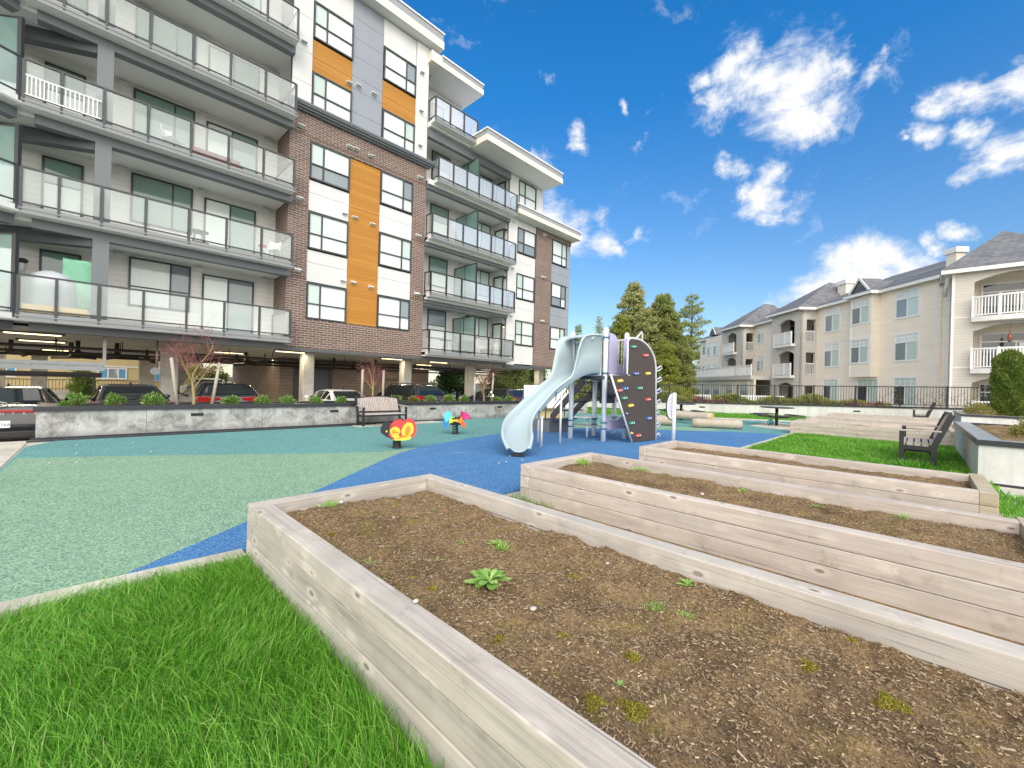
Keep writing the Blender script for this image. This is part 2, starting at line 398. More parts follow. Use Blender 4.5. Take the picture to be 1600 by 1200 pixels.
def mk_wood(name, axis, dark, light, knots=True, greytop=None, seed=0.0):
    """weathered softwood, grain along axis 0/1/2"""
    m = Mat(name)
    rnd = m.n('ShaderNodeObjectInfo').outputs['Random']
    tc0 = m.n('ShaderNodeTexCoord'); ad = m.n('ShaderNodeVectorMath', operation='ADD'); m.l(tc0.outputs['Object'], ad.inputs[0])
    cb = m.n('ShaderNodeCombineXYZ')
    for i_ in range(3): m.l(m.math('MULTIPLY', rnd, (31.7, 57.3, 83.9)[i_]), cb.inputs[i_])
    m.l(cb.outputs[0], ad.inputs[1])
    def coord(scale=(1,1,1)):
        mp = m.n('ShaderNodeMapping'); mp.inputs['Scale'].default_value = scale; m.l(ad.outputs[0], mp.inputs[0]); return mp.outputs[0]
    m.coord = coord
    sc = [16, 16, 16]; sc[axis] = 0.9
    c = m.coord(scale=tuple(sc)); plain = m.coord()
    g = m.noise(c, 1.0, 7, 0.62, 0.6)
    sc2 = [105, 105, 105]; sc2[axis] = 1.6
    fine = m.noise(m.coord(scale=tuple(sc2)), 1.0, 4, 0.6, 0.4)
    blot = m.noise(plain, 2.4, 5, 0.6)
    f = m.math('ADD', m.math('MULTIPLY', g, 0.62), m.math('MULTIPLY', fine, 0.38))
    col = m.ramp(m.mrange(f, 0.34, 0.66), [(0, tuple(x*0.86 for x in dark)), (0.4, tuple(0.5*(a+b) for a,b in zip(dark,light))), (1, light)])
    col = m.mix(m.mrange(blot, 0.40, 0.66, 0.0, 0.55), col, tuple(a*0.95 for a in dark))
    # every board its own tone
    ti = m.math('MODULO', m.math('MULTIPLY', m.math('ADD', island(m), rnd), 7.31), 1.0)
    col = m.mix(0.24, col, m.ramp(ti, [(0, tuple(x*0.78 for x in dark)), (1, tuple(min(1, x*1.12) for x in light))]))
    if knots:
        ks = [7.5, 7.5, 7.5]; ks[axis] = 3.4
        kv = m.n('ShaderNodeTexVoronoi'); kv.inputs['Scale'].default_value = 1.0; kv.inputs['Randomness'].default_value = 1.0
        m.l(m.coord(scale=tuple(ks)), kv.inputs['Vector'])
        halo = m.mrange(kv.outputs['Distance'], 0.15, 0.36, 0.42, 0.0, True)
        col = m.mix(halo, col, tuple(min(1, x*1.18) for x in light))
        k = m.mrange(kv.outputs['Distance'], 0.06, 0.155, 1.0, 0.0, True)
        ring = m.math('SINE', m.math('MULTIPLY', kv.outputs['Distance'], 95.0))
        col = m.mix(m.math('MULTIPLY', k, m.mrange(ring, -1, 1, 0.62, 0.97)), col, (dark[0]*0.42, dark[1]*0.34, dark[2]*0.28))
    crack = m.math('LESS_THAN', m.noise(m.coord(scale=tuple(0.55 if i_ == axis else 48 for i_ in range(3))), 1.0, 3, 0.5, 1.2), 0.315)
    col = m.mix(m.math('MULTIPLY', crack, 0.55), col, tuple(x*0.32 for x in dark))
    stain = m.noise(plain, 4.0, 8, 0.72)
    grey = m.noise(m.coord(scale=tuple(0.6 if i_ == axis else 5 for i_ in range(3))), 1.0, 5, 0.65)
    col = m.mix(m.mrange(grey, 0.42, 0.64, 0, 0.42), col, (0.40,0.385,0.365))
    col = m.mix(m.mrange(stain, 0.56, 0.76, 0, 0.62), col, (0.16, 0.135, 0.08))
    m.set(col, 0.8, spec=0.25); m.bump(f, 0.45, 0.004); return m.m
W_D, W_L = (0.245,0.218,0.19), (0.61,0.555,0.49)
M_BOARD_Y = mk_wood('weathered board lengthways', 1, W_D, W_L)
M_BOARD_X = mk_wood('weathered board crossways', 0, W_D, W_L)
M_PINK_Y = mk_wood('rosy weathered board', 1, (0.36,0.305,0.265), (0.66,0.58,0.515))
M_PINK_X = mk_wood('rosy weathered board crossways', 0, (0.36,0.305,0.265), (0.66,0.58,0.515))
M_END = mk_wood('cut board end', 1, (0.34,0.275,0.17), (0.56,0.48,0.33), knots=True)
M_SLAT = mk_wood('bench slat', 2, (0.36,0.29,0.26), (0.56,0.48,0.44), knots=False)
M_SLAT_X = mk_wood('bench seat slat', 0, (0.36,0.29,0.26), (0.56,0.48,0.44), knots=False)
M_STAKE = mk_wood('stake wood', 2, (0.30,0.25,0.19), (0.52,0.46,0.38), knots=False)
M_LOG = mk_wood('peeled log', 0, (0.32,0.26,0.20), (0.58,0.50,0.41))
M_LOGEND = mk_wood('yellow log end', 1, (0.50,0.27,0.04), (0.72,0.45,0.10), knots=False)

def mk_soil():
    m = Mat('garden soil'); c = m.coord()
    n1 = m.noise(c, 2.5, 6, 0.6); n2 = m.noise(c, 55, 6, 0.75); n3 = m.noise(c, 200, 3, 0.6)
    f = m.math('ADD', m.math('MULTIPLY', n2, 0.6), m.math('MULTIPLY', n3, 0.4))
    col = m.ramp(m.mrange(f, 0.34, 0.68), [(0, (0.085,0.051,0.025)), (0.42, (0.25,0.168,0.088)), (0.74, (0.40,0.28,0.15)), (1, (0.60,0.45,0.26))])
    col = m.mix(m.mrange(n1, 0.46, 0.66, 0, 0.62), col, (0.085,0.053,0.03))
    moss = m.noise(c, 4.2, 7, 0.7)
    col = m.mix(m.mrange(moss, 0.53, 0.70, 0, 0.62), col, (0.22,0.19,0.035))
    m.set(col, 0.95, spec=0.15); m.bump(f, 1.0, 0.02); return m.m
M_SOIL = mk_soil()
m_ = Mat('straw coloured wood chips')
m_.set(m_.ramp(island(m_), [(0, (0.10,0.062,0.035)), (0.35, (0.22,0.15,0.085)), (0.75, (0.30,0.21,0.12)), (0.96, (0.42,0.315,0.19)), (1, (0.60,0.48,0.32))]), 0.85)
M_CHIP = m_.m
M_GRASS = leafmat('grass blades', [(0, (0.045,0.17,0.010)), (0.35, (0.12,0.36,0.028)), (0.7, (0.21,0.50,0.05)), (0.93, (0.36,0.62,0.13)), (1, (0.42,0.42,0.18))], 0.5, 0.4)
m_ = Mat('lawn turf'); c_ = m_.coord()
m_.set(m_.ramp(m_.noise(c_, 30, 6, 0.7), [(0.3, (0.045,0.12,0.012)), (0.7, (0.10,0.26,0.025))]), 0.95, spec=0.1); m_.bump(m_.noise(c_, 60, 4), 0.8, 0.02)
M_TURF = m_.m
M_MOSS = leafmat('moss', [(0, (0.15,0.13,0.015)), (0.6, (0.30,0.27,0.035)), (1, (0.44,0.39,0.09))], 0.9, 0.15)
M_WEED = leafmat('weed leaf', [(0, (0.20,0.40,0.07)), (0.6, (0.36,0.58,0.14)), (1, (0.50,0.70,0.24))], 0.5, 0.35)
M_BLACK = simple('black powder coat', (0.018,0.018,0.02), 0.45, var=0.2)
M_CAP = simple('charcoal metal coping', (0.035,0.037,0.045), 0.38, 0.3, var=0.25, scale=1.5)
M_CAPSHEEN = simple('coping metal with painted sheen', (0.36,0.39,0.41), 0.35, 0.4, var=0.2, scale=1.5)  # sheen on top of the dark coping, put into a lighter colour
M_BRASS = simple('vent slot', (0.012,0.012,0.014), 0.6)
M_WHITE = simple('white paint', (0.78,0.78,0.77), 0.5, var=0.05)
M_PEBBLE = simple('pale pebble', (0.52,0.50,0.46), 0.8, var=0.2, scale=30)

# ------------------------------------------------------------------ ground
g = MB(); g.add([(-1500,-1500,-0.42),(1500,-1500,-0.42),(1500,1500,-0.42),(-1500,1500,-0.42)], [(0,1,2,3)])
m_ = Mat('far ground'); m_.set(m_.ramp(m_.noise(m_.coord(), 0.05, 6), [(0.35, (0.07,0.09,0.04)), (0.65, (0.12,0.13,0.09))]), 0.95)
struct('ground', g, m_.m)
g = MB(); g.add([(-40,13.2,-0.35),(40,13.2,-0.35),(40,48,-0.35),(-40,48,-0.35)], [(0,1,2,3)])
struct('parking_floor', g, M_CONC)
g = MB(); g.box(-14, 46, -14, 13.195, -0.5, -0.012); struct('courtyard_slab', g, M_CONC)
def sheet(name, poly, z, mat, thick=0.03):
    g = MB(); g.prism(poly, lambda a,b,w: (a,b,w), z - thick, z); return struct(name, g, mat)
# the soft playground surface: teal everywhere, green swirl, blue swirl on top
BED_END = 3.86
teal = [(-0.18,13.19),(-0.69,12.18),(-0.78,9.56),(-0.95,4.02),(16.3,4.02),(16.3,3.06),(24.4,3.06),(24.4,3.5),(20.5,9.65),(18.6,12.62)]
sheet('rubber_paving_teal', teal, 0.0, M_TEAL)
green = [(-0.95,4.03),(-0.70,10.64),(0.4,10.05),(1.45,9.44),(3.07,8.41),(4.43,7.70),(5.23,7.86),(4.38,7.36),(3.4,6.58),(2.35,5.71),(1.2,4.79),(0.20,4.03)]
sheet('rubber_paving_green', green, 0.004, M_GREEN)
blue = [(0.20,4.03),(1.2,4.79),(2.35,5.71),(3.4,6.58),(4.38,7.36),(5.23,7.86),(6.22,8.14),(7.2,8.42),(8.3,8.66),(9.6,8.9),(10.85,8.9),(12.2,8.1),(13.4,6.95),(14.6,5.75),(15.5,4.85),(16.1,4.03),(16.28,3.2),(15.6,3.16),(11.6,3.14),(8.4,3.14),(8.4,3.86),(2.0,3.88)]
blue = [(0.20,4.03),(1.2,4.79),(2.35,5.71),(3.4,6.58),(4.38,7.36),(5.23,7.86),(6.22,8.14),(7.2,8.42),(8.3,8.66),(9.6,8.9),(10.85,8.9),(12.2,8.1),(13.4,6.95),(14.6,5.75),(15.5,4.85),(16.1,4.03)]
sheet('rubber_paving_blue', blue, 0.008, M_BLUE)
sheet('rubber_paving_blue', [(0.98,3.90),(0.98,4.029),(16.1,4.029),(16.27,3.2),(8.4,3.2),(8.4,3.90)], 0.008, M_BLUE)
green2 = [(10.9,8.95),(12.2,8.15),(13.4,7.0),(14.6,5.8),(15.5,4.9),(16.35,5.5),(15.6,7.0),(14.2,8.9),(12.4,10.2),(10.9,10.2)]
sheet('rubber_paving_green', green2, 0.004, M_GREEN)
# concrete strips
def strip(name, a, b, w, z=0.022, mat=M_CURB):
    a, b = Vector((*a,0)), Vector((*b,0)); d = (b-a).normalized(); n_ = Vector((-d.y, d.x, 0))*w/2
    poly = [(a-n_)[:2], (b-n_)[:2], (b+n_)[:2], (a+n_)[:2]]
    return sheet(name, poly, z, mat, 0.09)
strip('kerb_strip', (-3.6,3.955), (0.955,3.90), 0.18, 0.03)
strip('kerb_strip', (8.16,3.12), (17.2,3.10), 0.15, 0.02)
g = MB(); g.box(-9.0, -0.70, 4.0, 13.19, -0.2, 0.0)
g.v = [(x + (0.0 if x < -1 else (0.0 if y > 9 else -0.26)), y, z) for x, y, z in g.v]
struct('concrete_path', g, M_CURB)
# lawns
sheet('lawn', [(-9,-9),(0.955,-9),(0.955,3.80),(-9,3.86)], 0.0, M_TURF)
sheet('lawn', [(8.2,-0.95),(17.15,-0.95),(17.15,3.02),(8.2,3.02)], 0.0, M_TURF)
sheet('lawn', [(24.4,3.4),(24.4,-0.9),(31.5,-0.9),(24.3,16.6),(18.9,12.6),(20.5,9.65)], 0.02, M_TURF)
sheet('garden_path', [(2.73,-1.4),(3.93,-1.4),(3.93,3.80),(2.73,3.80)], -0.006, M_SOIL)
sheet('garden_path', [(5.51,-1.4),(6.74,-1.4),(6.74,3.80),(5.51,3.80)], -0.006, M_SOIL)
sheet('garden_path', [(0.97,-9),(14,-9),(14,-1.4),(0.97,-1.4)], -0.006, M_TURF)
strip('kerb_strip', (20.45,9.72), (24.4,3.4), 0.25, 0.06)
sheet('picnic_pad', [(18.3,3.35),(21.6,3.35),(22.4,5.0),(19.2,5.0)], 0.012, M_CURB)
sheet('bench_pad', [(5.95,12.25),(9.1,12.25),(9.1,12.85),(5.95,12.85)], 0.012, M_CURB)

def blades(name, region, n, hgt, wid, seed, lean=0.35, clump=0.0, hole=None):
    """region: (x0,x1,y0,y1) or polygon test function"""
    rg = np.random.default_rng(seed)
    x0, x1, y0, y1 = region
    x = rg.uniform(x0, x1, n); y = rg.uniform(y0, y1, n)
    if hole is not None:
        k = hole(x, y); x = x[k]; y = y[k]
    n = len(x)
    patch = 0.5 + 0.25*np.sin(x*3.1 + 1.7*np.sin(y*2.3)) + 0.25*np.sin(y*3.7 + 1.3*np.sin(x*2.9))
    h = hgt * rg.uniform(0.45, 1.15, n) * (0.75 + 0.5*patch)
    a = rg.uniform(0, 2*PI, n) * 0.55 + 2.2*np.sin(x*1.9)+ 1.9*np.cos(y*2.3) + rg.normal(0, .7, n)
    le = lean * rg.uniform(0.15, 1.6, n) * h
    dx, dy = np.cos(a), np.sin(a); sx, sy = -dy, dx
    fa = rg.uniform(0, 2*PI, n); sx = np.cos(fa); sy = np.sin(fa)
    w = wid * rg.uniform(0.6, 1.3, n)
    def P(t, ww, bend): return np.stack([x + dx*le*bend + sx*ww, y + dy*le*bend + sy*ww, h*t], 1)
    b0, b1 = P(0, w/2, 0), P(0, -w/2, 0); m0, m1 = P(0.55, w*0.42, 0.3), P(0.55, -w*0.42, 0.3); t0, t1 = P(0.93, w*0.10, 1.0), P(0.93, -w*0.10, 1.0)
    V = np.stack([b0, b1, m1, m0, m0, m1, t1, t0], 1).reshape(-1, 3)
    # weld the two quads so that one blade is one island
    me = bpy.data.meshes.new(name)
    V6 = np.stack([b0, b1, m1, m0, t1, t0], 1).reshape(-1, 3).astype(np.float32)
    me.vertices.add(6*n); me.vertices.foreach_set('co', V6.ravel())
    idx = (np.arange(n, dtype=np.int32)*6)[:,None] + np.array([0,1,2,3, 3,2,4,5], dtype=np.int32)[None]
    me.loops.add(8*n); me.loops.foreach_set('vertex_index', idx.ravel())
    me.polygons.add(2*n); me.polygons.foreach_set('loop_start', np.arange(0, 8*n, 4, dtype=np.int32)); me.polygons.foreach_set('loop_total', np.full(2*n, 4, dtype=np.int32))
    me.materials.append(M_GRASS); me.update(calc_edges=True)
    o = bpy.data.objects.new(name, me); COL.objects.link(o)
    return tag(o, kind='stuff')
# foreground lawn beside the first bed: dense close to the lens
tag(blades('grass', (-4.6,0.95,0.5,3.77), 150000, 0.098, 0.0038, 1, 0.75, hole=lambda x,y: ~((x < -0.2-1.05*(y-0.4)) & (y < 2.2))), 'long green grass of the front lawn beside the nearest timber bed', 'grass')
tag(blades('grass', (8.2,17.1,-0.9,3.03), 60000, 0.085, 0.011, 2, 0.5), 'green lawn grass around the dark bench', 'grass')
def far_lawn(x, y):
    wall = (x-24.2)*0.925 + (y-17)*0.38 < -0.12
    return (((x-20.5)*0.848 + (y-9.7)*0.53 > 0.15) & (y > 3.3) & wall) | ((x > 27.3) & wall)
tag(blades('grass', (19,35,-0.9,13.6), 60000, 0.10, 0.02, 3, 0.4, hole=far_lawn), 'narrow strip of lawn along the far retaining wall', 'grass')
tag(blades('grass', (3.2,3.92,3.0,3.7), 420, 0.09, 0.007, 4, 0.6), 'grass growing in the gap between two timber beds', 'grass')
tag(blades('grass', (7.0,9.5,-3.2,-0.75), 9000, 0.09, 0.009, 5, 0.6), 'thin grass at the foot of the white planter wall', 'grass')

# ------------------------------------------------------------------ raised timber beds
def soil_mesh(x0, x1, y0, y1, z, chips, seed, parent, fine=0.03, big=1.0):
    nx = max(8, int((x1-x0)/fine)); ny = max(8, int((y1-y0)/fine))
    xs = np.linspace(x0, x1, nx); ys = np.linspace(y0, y1, ny)
    V = []
    for yy in ys:
        for xx in xs:
            p = Vector((xx*1.1, yy*1.1, seed)); q = Vector((xx*7, yy*7, seed)); s_ = Vector((xx*24, yy*24, seed))
            e = min(xx-x0, x1-xx, yy-y0, y1-yy)
            hgt = 0.05*mnoise.noise(p) + 0.034*mnoise.noise(q) + 0.016*mnoise.noise(s_) - 0.03*max(0, 1-e/0.16)
            V.append((xx, yy, z + hgt*big))
    F = [(j*nx+i, j*nx+i+1, (j+1)*nx+i+1, (j+1)*nx+i) for j in range(ny-1) for i in range(nx-1)]
    mb = MB(); mb.add(V, F, 0, True)
    def zz(x, y):
        i = min(nx-1, max(0, int(round((x-x0)/(x1-x0)*(nx-1))))); j = min(ny-1, max(0, int(round((y-y0)/(y1-y0)*(ny-1)))))
        return V[j*nx+i][2]
    rg = random.Random(int(seed*10))
    for k in range(chips):
        x = rg.uniform(x0+0.01, x1-0.01); y = rg.uniform(y0+0.01, y1-0.01); zc = zz(x,y)
        a = rg.uniform(0, 2*PI); l = rg.choice((0.006,0.008,0.010,0.013,0.018))*rg.uniform(0.7,1.3); w = rg.uniform(0.002,0.0045)
        if rg.random() < 0.02: l *= 1.8; w *= 2.0
        t = rg.uniform(-0.35,0.35); dx, dy = math.cos(a)*l/2, math.sin(a)*l/2; sx, sy = -math.sin(a)*w/2, math.cos(a)*w/2; zt = l/2*t
        zc += 0.004
        mb.add([(x-dx-sx,y-dy-sy,zc-zt),(x+dx-sx,y+dy-sy,zc+zt),(x+dx+sx,y+dy+sy,zc+zt+0.002),(x-dx+sx,y-dy+sy,zc-zt+0.002)], [(0,1,2,3)], 1)
    o = mb.build('soil', [M_SOIL, M_CHIP], parent)
    return zz
def raised_bed(x0, x1, y0, y1, h, label, my, mx, soil_drop, chips, seed, fine, ends=True):
    t = 0.14; n = 3; hh = h/n
    b = thing('raised_bed', label, 'raised bed', (x0, y0, 0), 0, 'timber raised beds')
    for k in range(n):
        z0 = k*hh + (0.002 if k else -0.05); z1 = (k+1)*hh - 0.002
        j = lambda: RNG.uniform(-0.003, 0.003)
        a = MB(); dx = j(); a.box(x0+dx, x0+t, y0+t, y1-t-0.0 , z0, z1); a.build('long_board', my, b, bevel=0.006)
        a = MB(); dx = j(); a.box(x1-t, x1+dx, y0+t, y1, z0, z1); a.build('long_board', my, b, bevel=0.006)
        a = MB(); dx = j(); a.box(x0, x1-t-0.002, y1-t+0.002, y1+dx, z0, z1); a.build('short_board', [mx], b, bevel=0.006)
        a = MB(); dx = j(); a.box(x0+0.003, x1+0.12 , y0+dx, y0+t-0.002, z0, z1); a.build('short_board', [M_END if k > 0 and ends else mx], b, bevel=0.006)
    zz = soil_mesh(x0+t, x1-t, y0+t, y1-t, h - soil_drop, chips, seed, b, fine)
    return zz
Z1 = raised_bed(0.96, 2.725, -1.25, 3.86, 0.435, 'nearest weathered timber bed with the big leafy weed in its soil', M_BOARD_Y, M_BOARD_X, 0.105, 62000, 1.3, 0.022)
Z2 = raised_bed(3.93, 5.50, -0.75, 3.62, 0.435, 'second timber bed with plain soil and grass tufts at its far end', M_PINK_Y, M_PINK_X, 0.10, 30000, 2.7, 0.03)
Z3 = raised_bed(6.74, 8.15, -0.62, 3.45, 0.435, 'third timber bed with a square board end by the white planter', M_PINK_Y, M_PINK_X, 0.085, 14000, 3.9, 0.04)
raised_bed(17.2, 18.8, -0.8, 3.2, 0.43, 'rosy timber bed across the lawn behind the near dark bench', M_PINK_Y, M_PINK_X, 0.07, 1500, 5.1, 0.1)
raised_bed(20.0, 21.6, -0.8, 3.2, 0.43, 'rosy timber bed, second back from the lawn bench', M_PINK_Y, M_PINK_X, 0.07, 800, 6.1, 0.12)
raised_bed(22.8, 24.4, -0.8, 3.2, 0.43, 'rosy timber bed, third back from the lawn bench', M_PINK_Y, M_PINK_X, 0.07, 500, 7.1, 0.15)
raised_bed(25.6, 27.2, -0.8, 3.2, 0.43, 'rosy timber bed farthest back, nearest the far retaining wall', M_PINK_Y, M_PINK_X, 0.07, 300, 8.1, 0.15)

# weeds, moss cushions and pebbles in the beds
def rosette(loc, r, n, label, seed, wide=0.28, group='small weeds in the soil', up=0.5):
    rg = random.Random(seed); mb = MB()
    for k in range(n):
        a = 2.39996*k + rg.uniform(-0.25,0.25); q_ = 1-0.5*k/n; L = r*rg.uniform(0.85,1.1)*q_; e = up*(0.35+2.6*(k/n)**1.5)*rg.uniform(0.7,1.2)
        d = Vector((math.cos(a), math.sin(a), 0)); s_ = Vector((-math.sin(a), math.cos(a), 0))
        w = L*wide; pts = []
        for t, ww in ((0.0,0.12),(0.25,0.5),(0.5,0.95),(0.75,1.0),(0.92,0.6),(1.0,0.05)):
            p = d*(L*t) + Vector((0,0, L*e*(t - 0.62*t*t) + 0.004)); k2 = 0.03*L*math.sin(t*14+k)
            pts.append((p - s_*(w*ww/2+k2*0.3), p + Vector((0,0,-0.12*w*ww)), p + s_*(w*ww/2-k2*0.3)))
        vs = [q for tr in pts for q in tr]; fs = []
        for i in range(5):
            for j in range(2): fs.append((i*3+j, i*3+j+1, (i+1)*3+j+1, (i+1)*3+j))
        mb.add([Vector(loc)+v for v in vs], fs, 0, True)
    o = mb.build('weed', M_WEED); return tag(o, label, 'weed', group)
def tuft(loc, r, hgt, n, label, seed, cat='grass tuft', group='tufts in the soil', mat=None):
    rg = np.random.default_rng(seed)
    P = np.zeros((n,3)); P[:,0] = loc[0] + rg.normal(0, r*0.45, n); P[:,1] = loc[1] + rg.normal(0, r*0.45, n); P[:,2] = loc[2]
    out = np.zeros((n,3)); out[:,:2] = (P[:,:2]-np.array(loc[:2]))/r*0.8
    V = leaf_verts(P, hgt, hgt*0.13, 1.5, rg, out)
    V[:,2] = np.maximum(V[:,2], loc[2]-0.005)
    return tag(fast_mesh('grass_tuft', V, 4, n, mat or M_WEED), label, cat, group)
def moss(loc, r, label, seed):
    rg = np.random.default_rng(seed); r *= 1.2; n = int(900*(r/0.03)**1.6)
    a = rg.uniform(0, 2*PI, n); q = np.sqrt(rg.uniform(0,1,n)); wob = 1 + 0.35*np.sin(3*a+seed)
    P = np.stack([loc[0]+r*q*np.cos(a)*wob, loc[1]+r*q*np.sin(a)*wob, loc[2]-0.006+0.42*r*(1-q*q)+rg.uniform(-.003,.003,n)], 1)
    V = leaf_verts(P, 0.0075, 0.005, 0.3, rg)
    return tag(fast_mesh('moss_cushion', V, 4, n, M_MOSS), label, 'moss', 'moss cushions on the soil')
def onbed(x, y, z=0.33):
    """ground spot in the beds seen along a bearing of the photograph"""
    d = FW + RT*((x-800)/FPX) + UP*((600-y)/FPX); t = (z-H)/d.z
    return (d.x*t, d.y*t)
def spot(x, y, Z):
    p = onbed(x, y); return (p[0], p[1], Z(*p))
rosette(spot(765,908,Z1), 0.15, 24, 'largest broad leaved weed in the middle of the nearest bed', 5, 0.36)
rosette(spot(772,848,Z1), 0.075, 9, 'leafy weed beside a grass tuft in the nearest bed', 6)
tuft(spot(785,852,Z1), 0.05, 0.06, 60, 'grass tuft beside a leafy weed in the nearest bed', 7)
tuft(spot(515,799,Z1), 0.055, 0.055, 80, 'grass tuft at the far left corner of the nearest bed', 8)
rosette(spot(724,843,Z1), 0.055, 7, 'small narrow leaved weed left of the leafy weed in the nearest bed', 9, 0.2, up=0.9)
rosette(spot(684,868,Z1), 0.04, 7, 'small feathery weed straight behind the pale pebble on the bed rail', 10, 0.2)
rosette(spot(678,801,Z1), 0.045, 8, 'little weed near the far end of the nearest bed', 11, 0.25)
rosette(spot(692,780,Z1), 0.035, 7, 'weed tucked in the far right corner of the nearest bed', 12, 0.25)
rosette(spot(739,796,Z1), 0.04, 8, 'pale weed against the far rail of the nearest bed', 13, 0.25)
rosette(spot(710,812,Z1), 0.03, 6, 'tiny weed in the back half of the nearest bed', 14, 0.25)
rosette(spot(839,831,Z1), 0.04, 7, 'weed by the knotty inner board of the nearest bed', 15, 0.25)
rosette(spot(577,880,Z1), 0.05, 4, 'upright sprout against the inner side of the near rail', 16, 0.22, up=2.2)
rosette(spot(1075,910,Z1), 0.075, 9, 'lobed weed beside the long inner board of the nearest bed', 17, 0.34)
tuft(spot(1028,943,Z1), 0.07, 0.025, 150, 'low chickweed patch below the lobed weed', 18, 'weed patch')
tuft(spot(1072,957,Z1), 0.04, 0.022, 70, 'smaller chickweed patch right of the low one', 19, 'weed patch')
rosette(spot(968,1065,Z1), 0.035, 7, 'small pale weed between two moss cushions', 20, 0.3)
tuft(spot(910,733,Z2), 0.08, 0.09, 90, 'grass tuft at the far corner of the second bed', 21)
tuft(spot(1000,736,Z2), 0.11, 0.06, 130, 'wide low tuft in the back of the second bed', 22)
tuft(spot(1160,769,Z2), 0.04, 0.05, 40, 'small tuft by the long board of the second bed', 23)
rosette(spot(1191,766,Z2), 0.05, 6, 'upright weed against the long board of the second bed', 24, 0.4, up=1.6)
rosette(spot(1275,793,Z2), 0.07, 8, 'flat grey green weed in the second bed', 25, 0.3)
tuft(spot(1412,812,Z2), 0.05, 0.04, 50, 'thin tuft in the right half of the second bed', 26)
rosette(spot(1463,745,Z3), 0.06, 7, 'weed near the right end of the third bed', 27, 0.3)
tuft(spot(1360,729,Z3), 0.06, 0.03, 50, 'faint tuft in the middle of the third bed', 28)
ML = [((985,1020),0.035,'round moss cushion behind the small pale weed'),((990,1110),0.045,'big moss cushion at the bottom of the nearest bed'),((877,990),0.026,'moss cushion right of the bright little one'),
      ((782,1003),0.022,'bright little moss cushion near the middle of the nearest bed'),((895,902),0.024,'pale moss cushion right of the largest weed'),((675,922),0.022,'moss cushion left of the largest weed'),
      ((646,900),0.018,'moss speck left of the largest weed'),((620,922),0.02,'moss tuft beside the near rail of the nearest bed'),((930,1100),0.03,'moss cushion by the near rail at the bottom'),
      ((1260,1030),0.035,'moss patch below the long inner board'),((1390,1090),0.04,'moss patch low on the right of the nearest bed'),((1330,1000),0.03,'moss strip along the long inner board'),((520,835),0.022,'moss speck at the far left of the nearest bed')]
for k, (p, r, lb) in enumerate(ML): moss(spot(*p, Z1), r, lb, 40+k)
def pebble(p, r, label, seed, sc=(1,0.8,0.55), group='pale stones'):
    mb = MB(); mb.ball(p, r, sc, 9, 6, 0, 0.10, seed); return tag(mb.build('pebble', M_PEBBLE), label, 'stone', group)
_p = onbed(650,943,0.435); pebble((_p[0],_p[1],0.447), 0.0145, 'white pebble lying on the near rail of the first bed', 1)
p = spot(533,791,Z1); pebble((p[0],p[1],p[2]+0.03), 0.022, 'white pebble by the grass tuft in the nearest bed', 2)
p = spot(833,957,Z1); pebble((p[0],p[1],p[2]+0.004), 0.016, 'flat tan stone right of the largest weed', 3, (1.3,0.9,0.3))
p = spot(949,885,Z1); pebble((p[0],p[1],p[2]+0.004), 0.013, 'flat white stone in the right part of the nearest bed', 4, (1.3,0.9,0.3))
p = spot(615,809,Z1); pebble((p[0],p[1],p[2]+0.006), 0.013, 'bluish stone near the far end of the nearest bed', 5)
p = spot(1097,775,Z2); pebble((p[0],p[1],p[2]+0.01), 0.025, 'grey stone in the second bed', 6)
for k, (x, y, lb) in enumerate([(120,696,'on the teal strip by the mottled planter'),(120,709,'on the edge of teal and green rubber'),(78,724,'on the green rubber at far left'),(120,723,'on the green rubber below the planter'),
     (780,724,'on the blue rubber left of the slide foot'),(791,722,'on the blue rubber next to the slide foot'),(816,719,'touching the end of the slide'),(236,706,'on the green edge below the vent slot'),(797,713,'under the left lip of the slide'),(208,692,'on the teal rubber under the planter')]):
    p = onbed(x, y, 0.01); pebble((p[0],p[1],0.016), 0.018, 'white pebble lying ' + lb, 60+k, (1.2,1,0.5), 'pebbles on the rubber')
# ------------------------------------------------------------------ grey apartment block
def mk_brick():
    m = Mat('brown brick'); tc = m.n('ShaderNodeTexCoord'); sx = m.n('ShaderNodeSeparateXYZ'); m.l(tc.outputs['Object'], sx.inputs[0])
    cb = m.n('ShaderNodeCombineXYZ'); m.l(m.math('ADD', sx.outputs[0], sx.outputs[1]), cb.inputs[0]); m.l(sx.outputs[2], cb.inputs[1])
    b = m.n('ShaderNodeTexBrick'); m.l(cb.outputs[0], b.inputs['Vector'])
    b.inputs['Color1'].default_value = (*lin((98,81,75)),1); b.inputs['Color2'].default_value = (*lin((121,101,93)),1); b.inputs['Mortar'].default_value = (*lin((178,164,154)),1)
    b.inputs['Scale'].default_value = 1.0; b.inputs['Brick Width'].default_value = 0.30; b.inputs['Row Height'].default_value = 0.095; b.inputs['Mortar Size'].default_value = 0.011
    b.inputs['Mortar Smooth'].default_value = 0.2
    nz = m.noise(tc.outputs['Object'], 1.2, 5)
    col = m.mix(m.mrange(nz, 0.35, 0.7, 0, 0.25), b.outputs['Color'], lin((92,74,68)))
    # one darker soldier course per storey
    fz = m.math('FRACT', m.math('DIVIDE', m.math('ADD', sx.outputs[2], -2.62), 2.87))
    col = m.mix(m.math('MULTIPLY', m.math('LESS_THAN', fz, 0.035), 0.45), col, lin((84,58,50)))
    m.set(col, 0.85, spec=0.25); m.bump(b.outputs['Fac'], -0.4, 0.01); return m.m
M_BRICK = mk_brick()
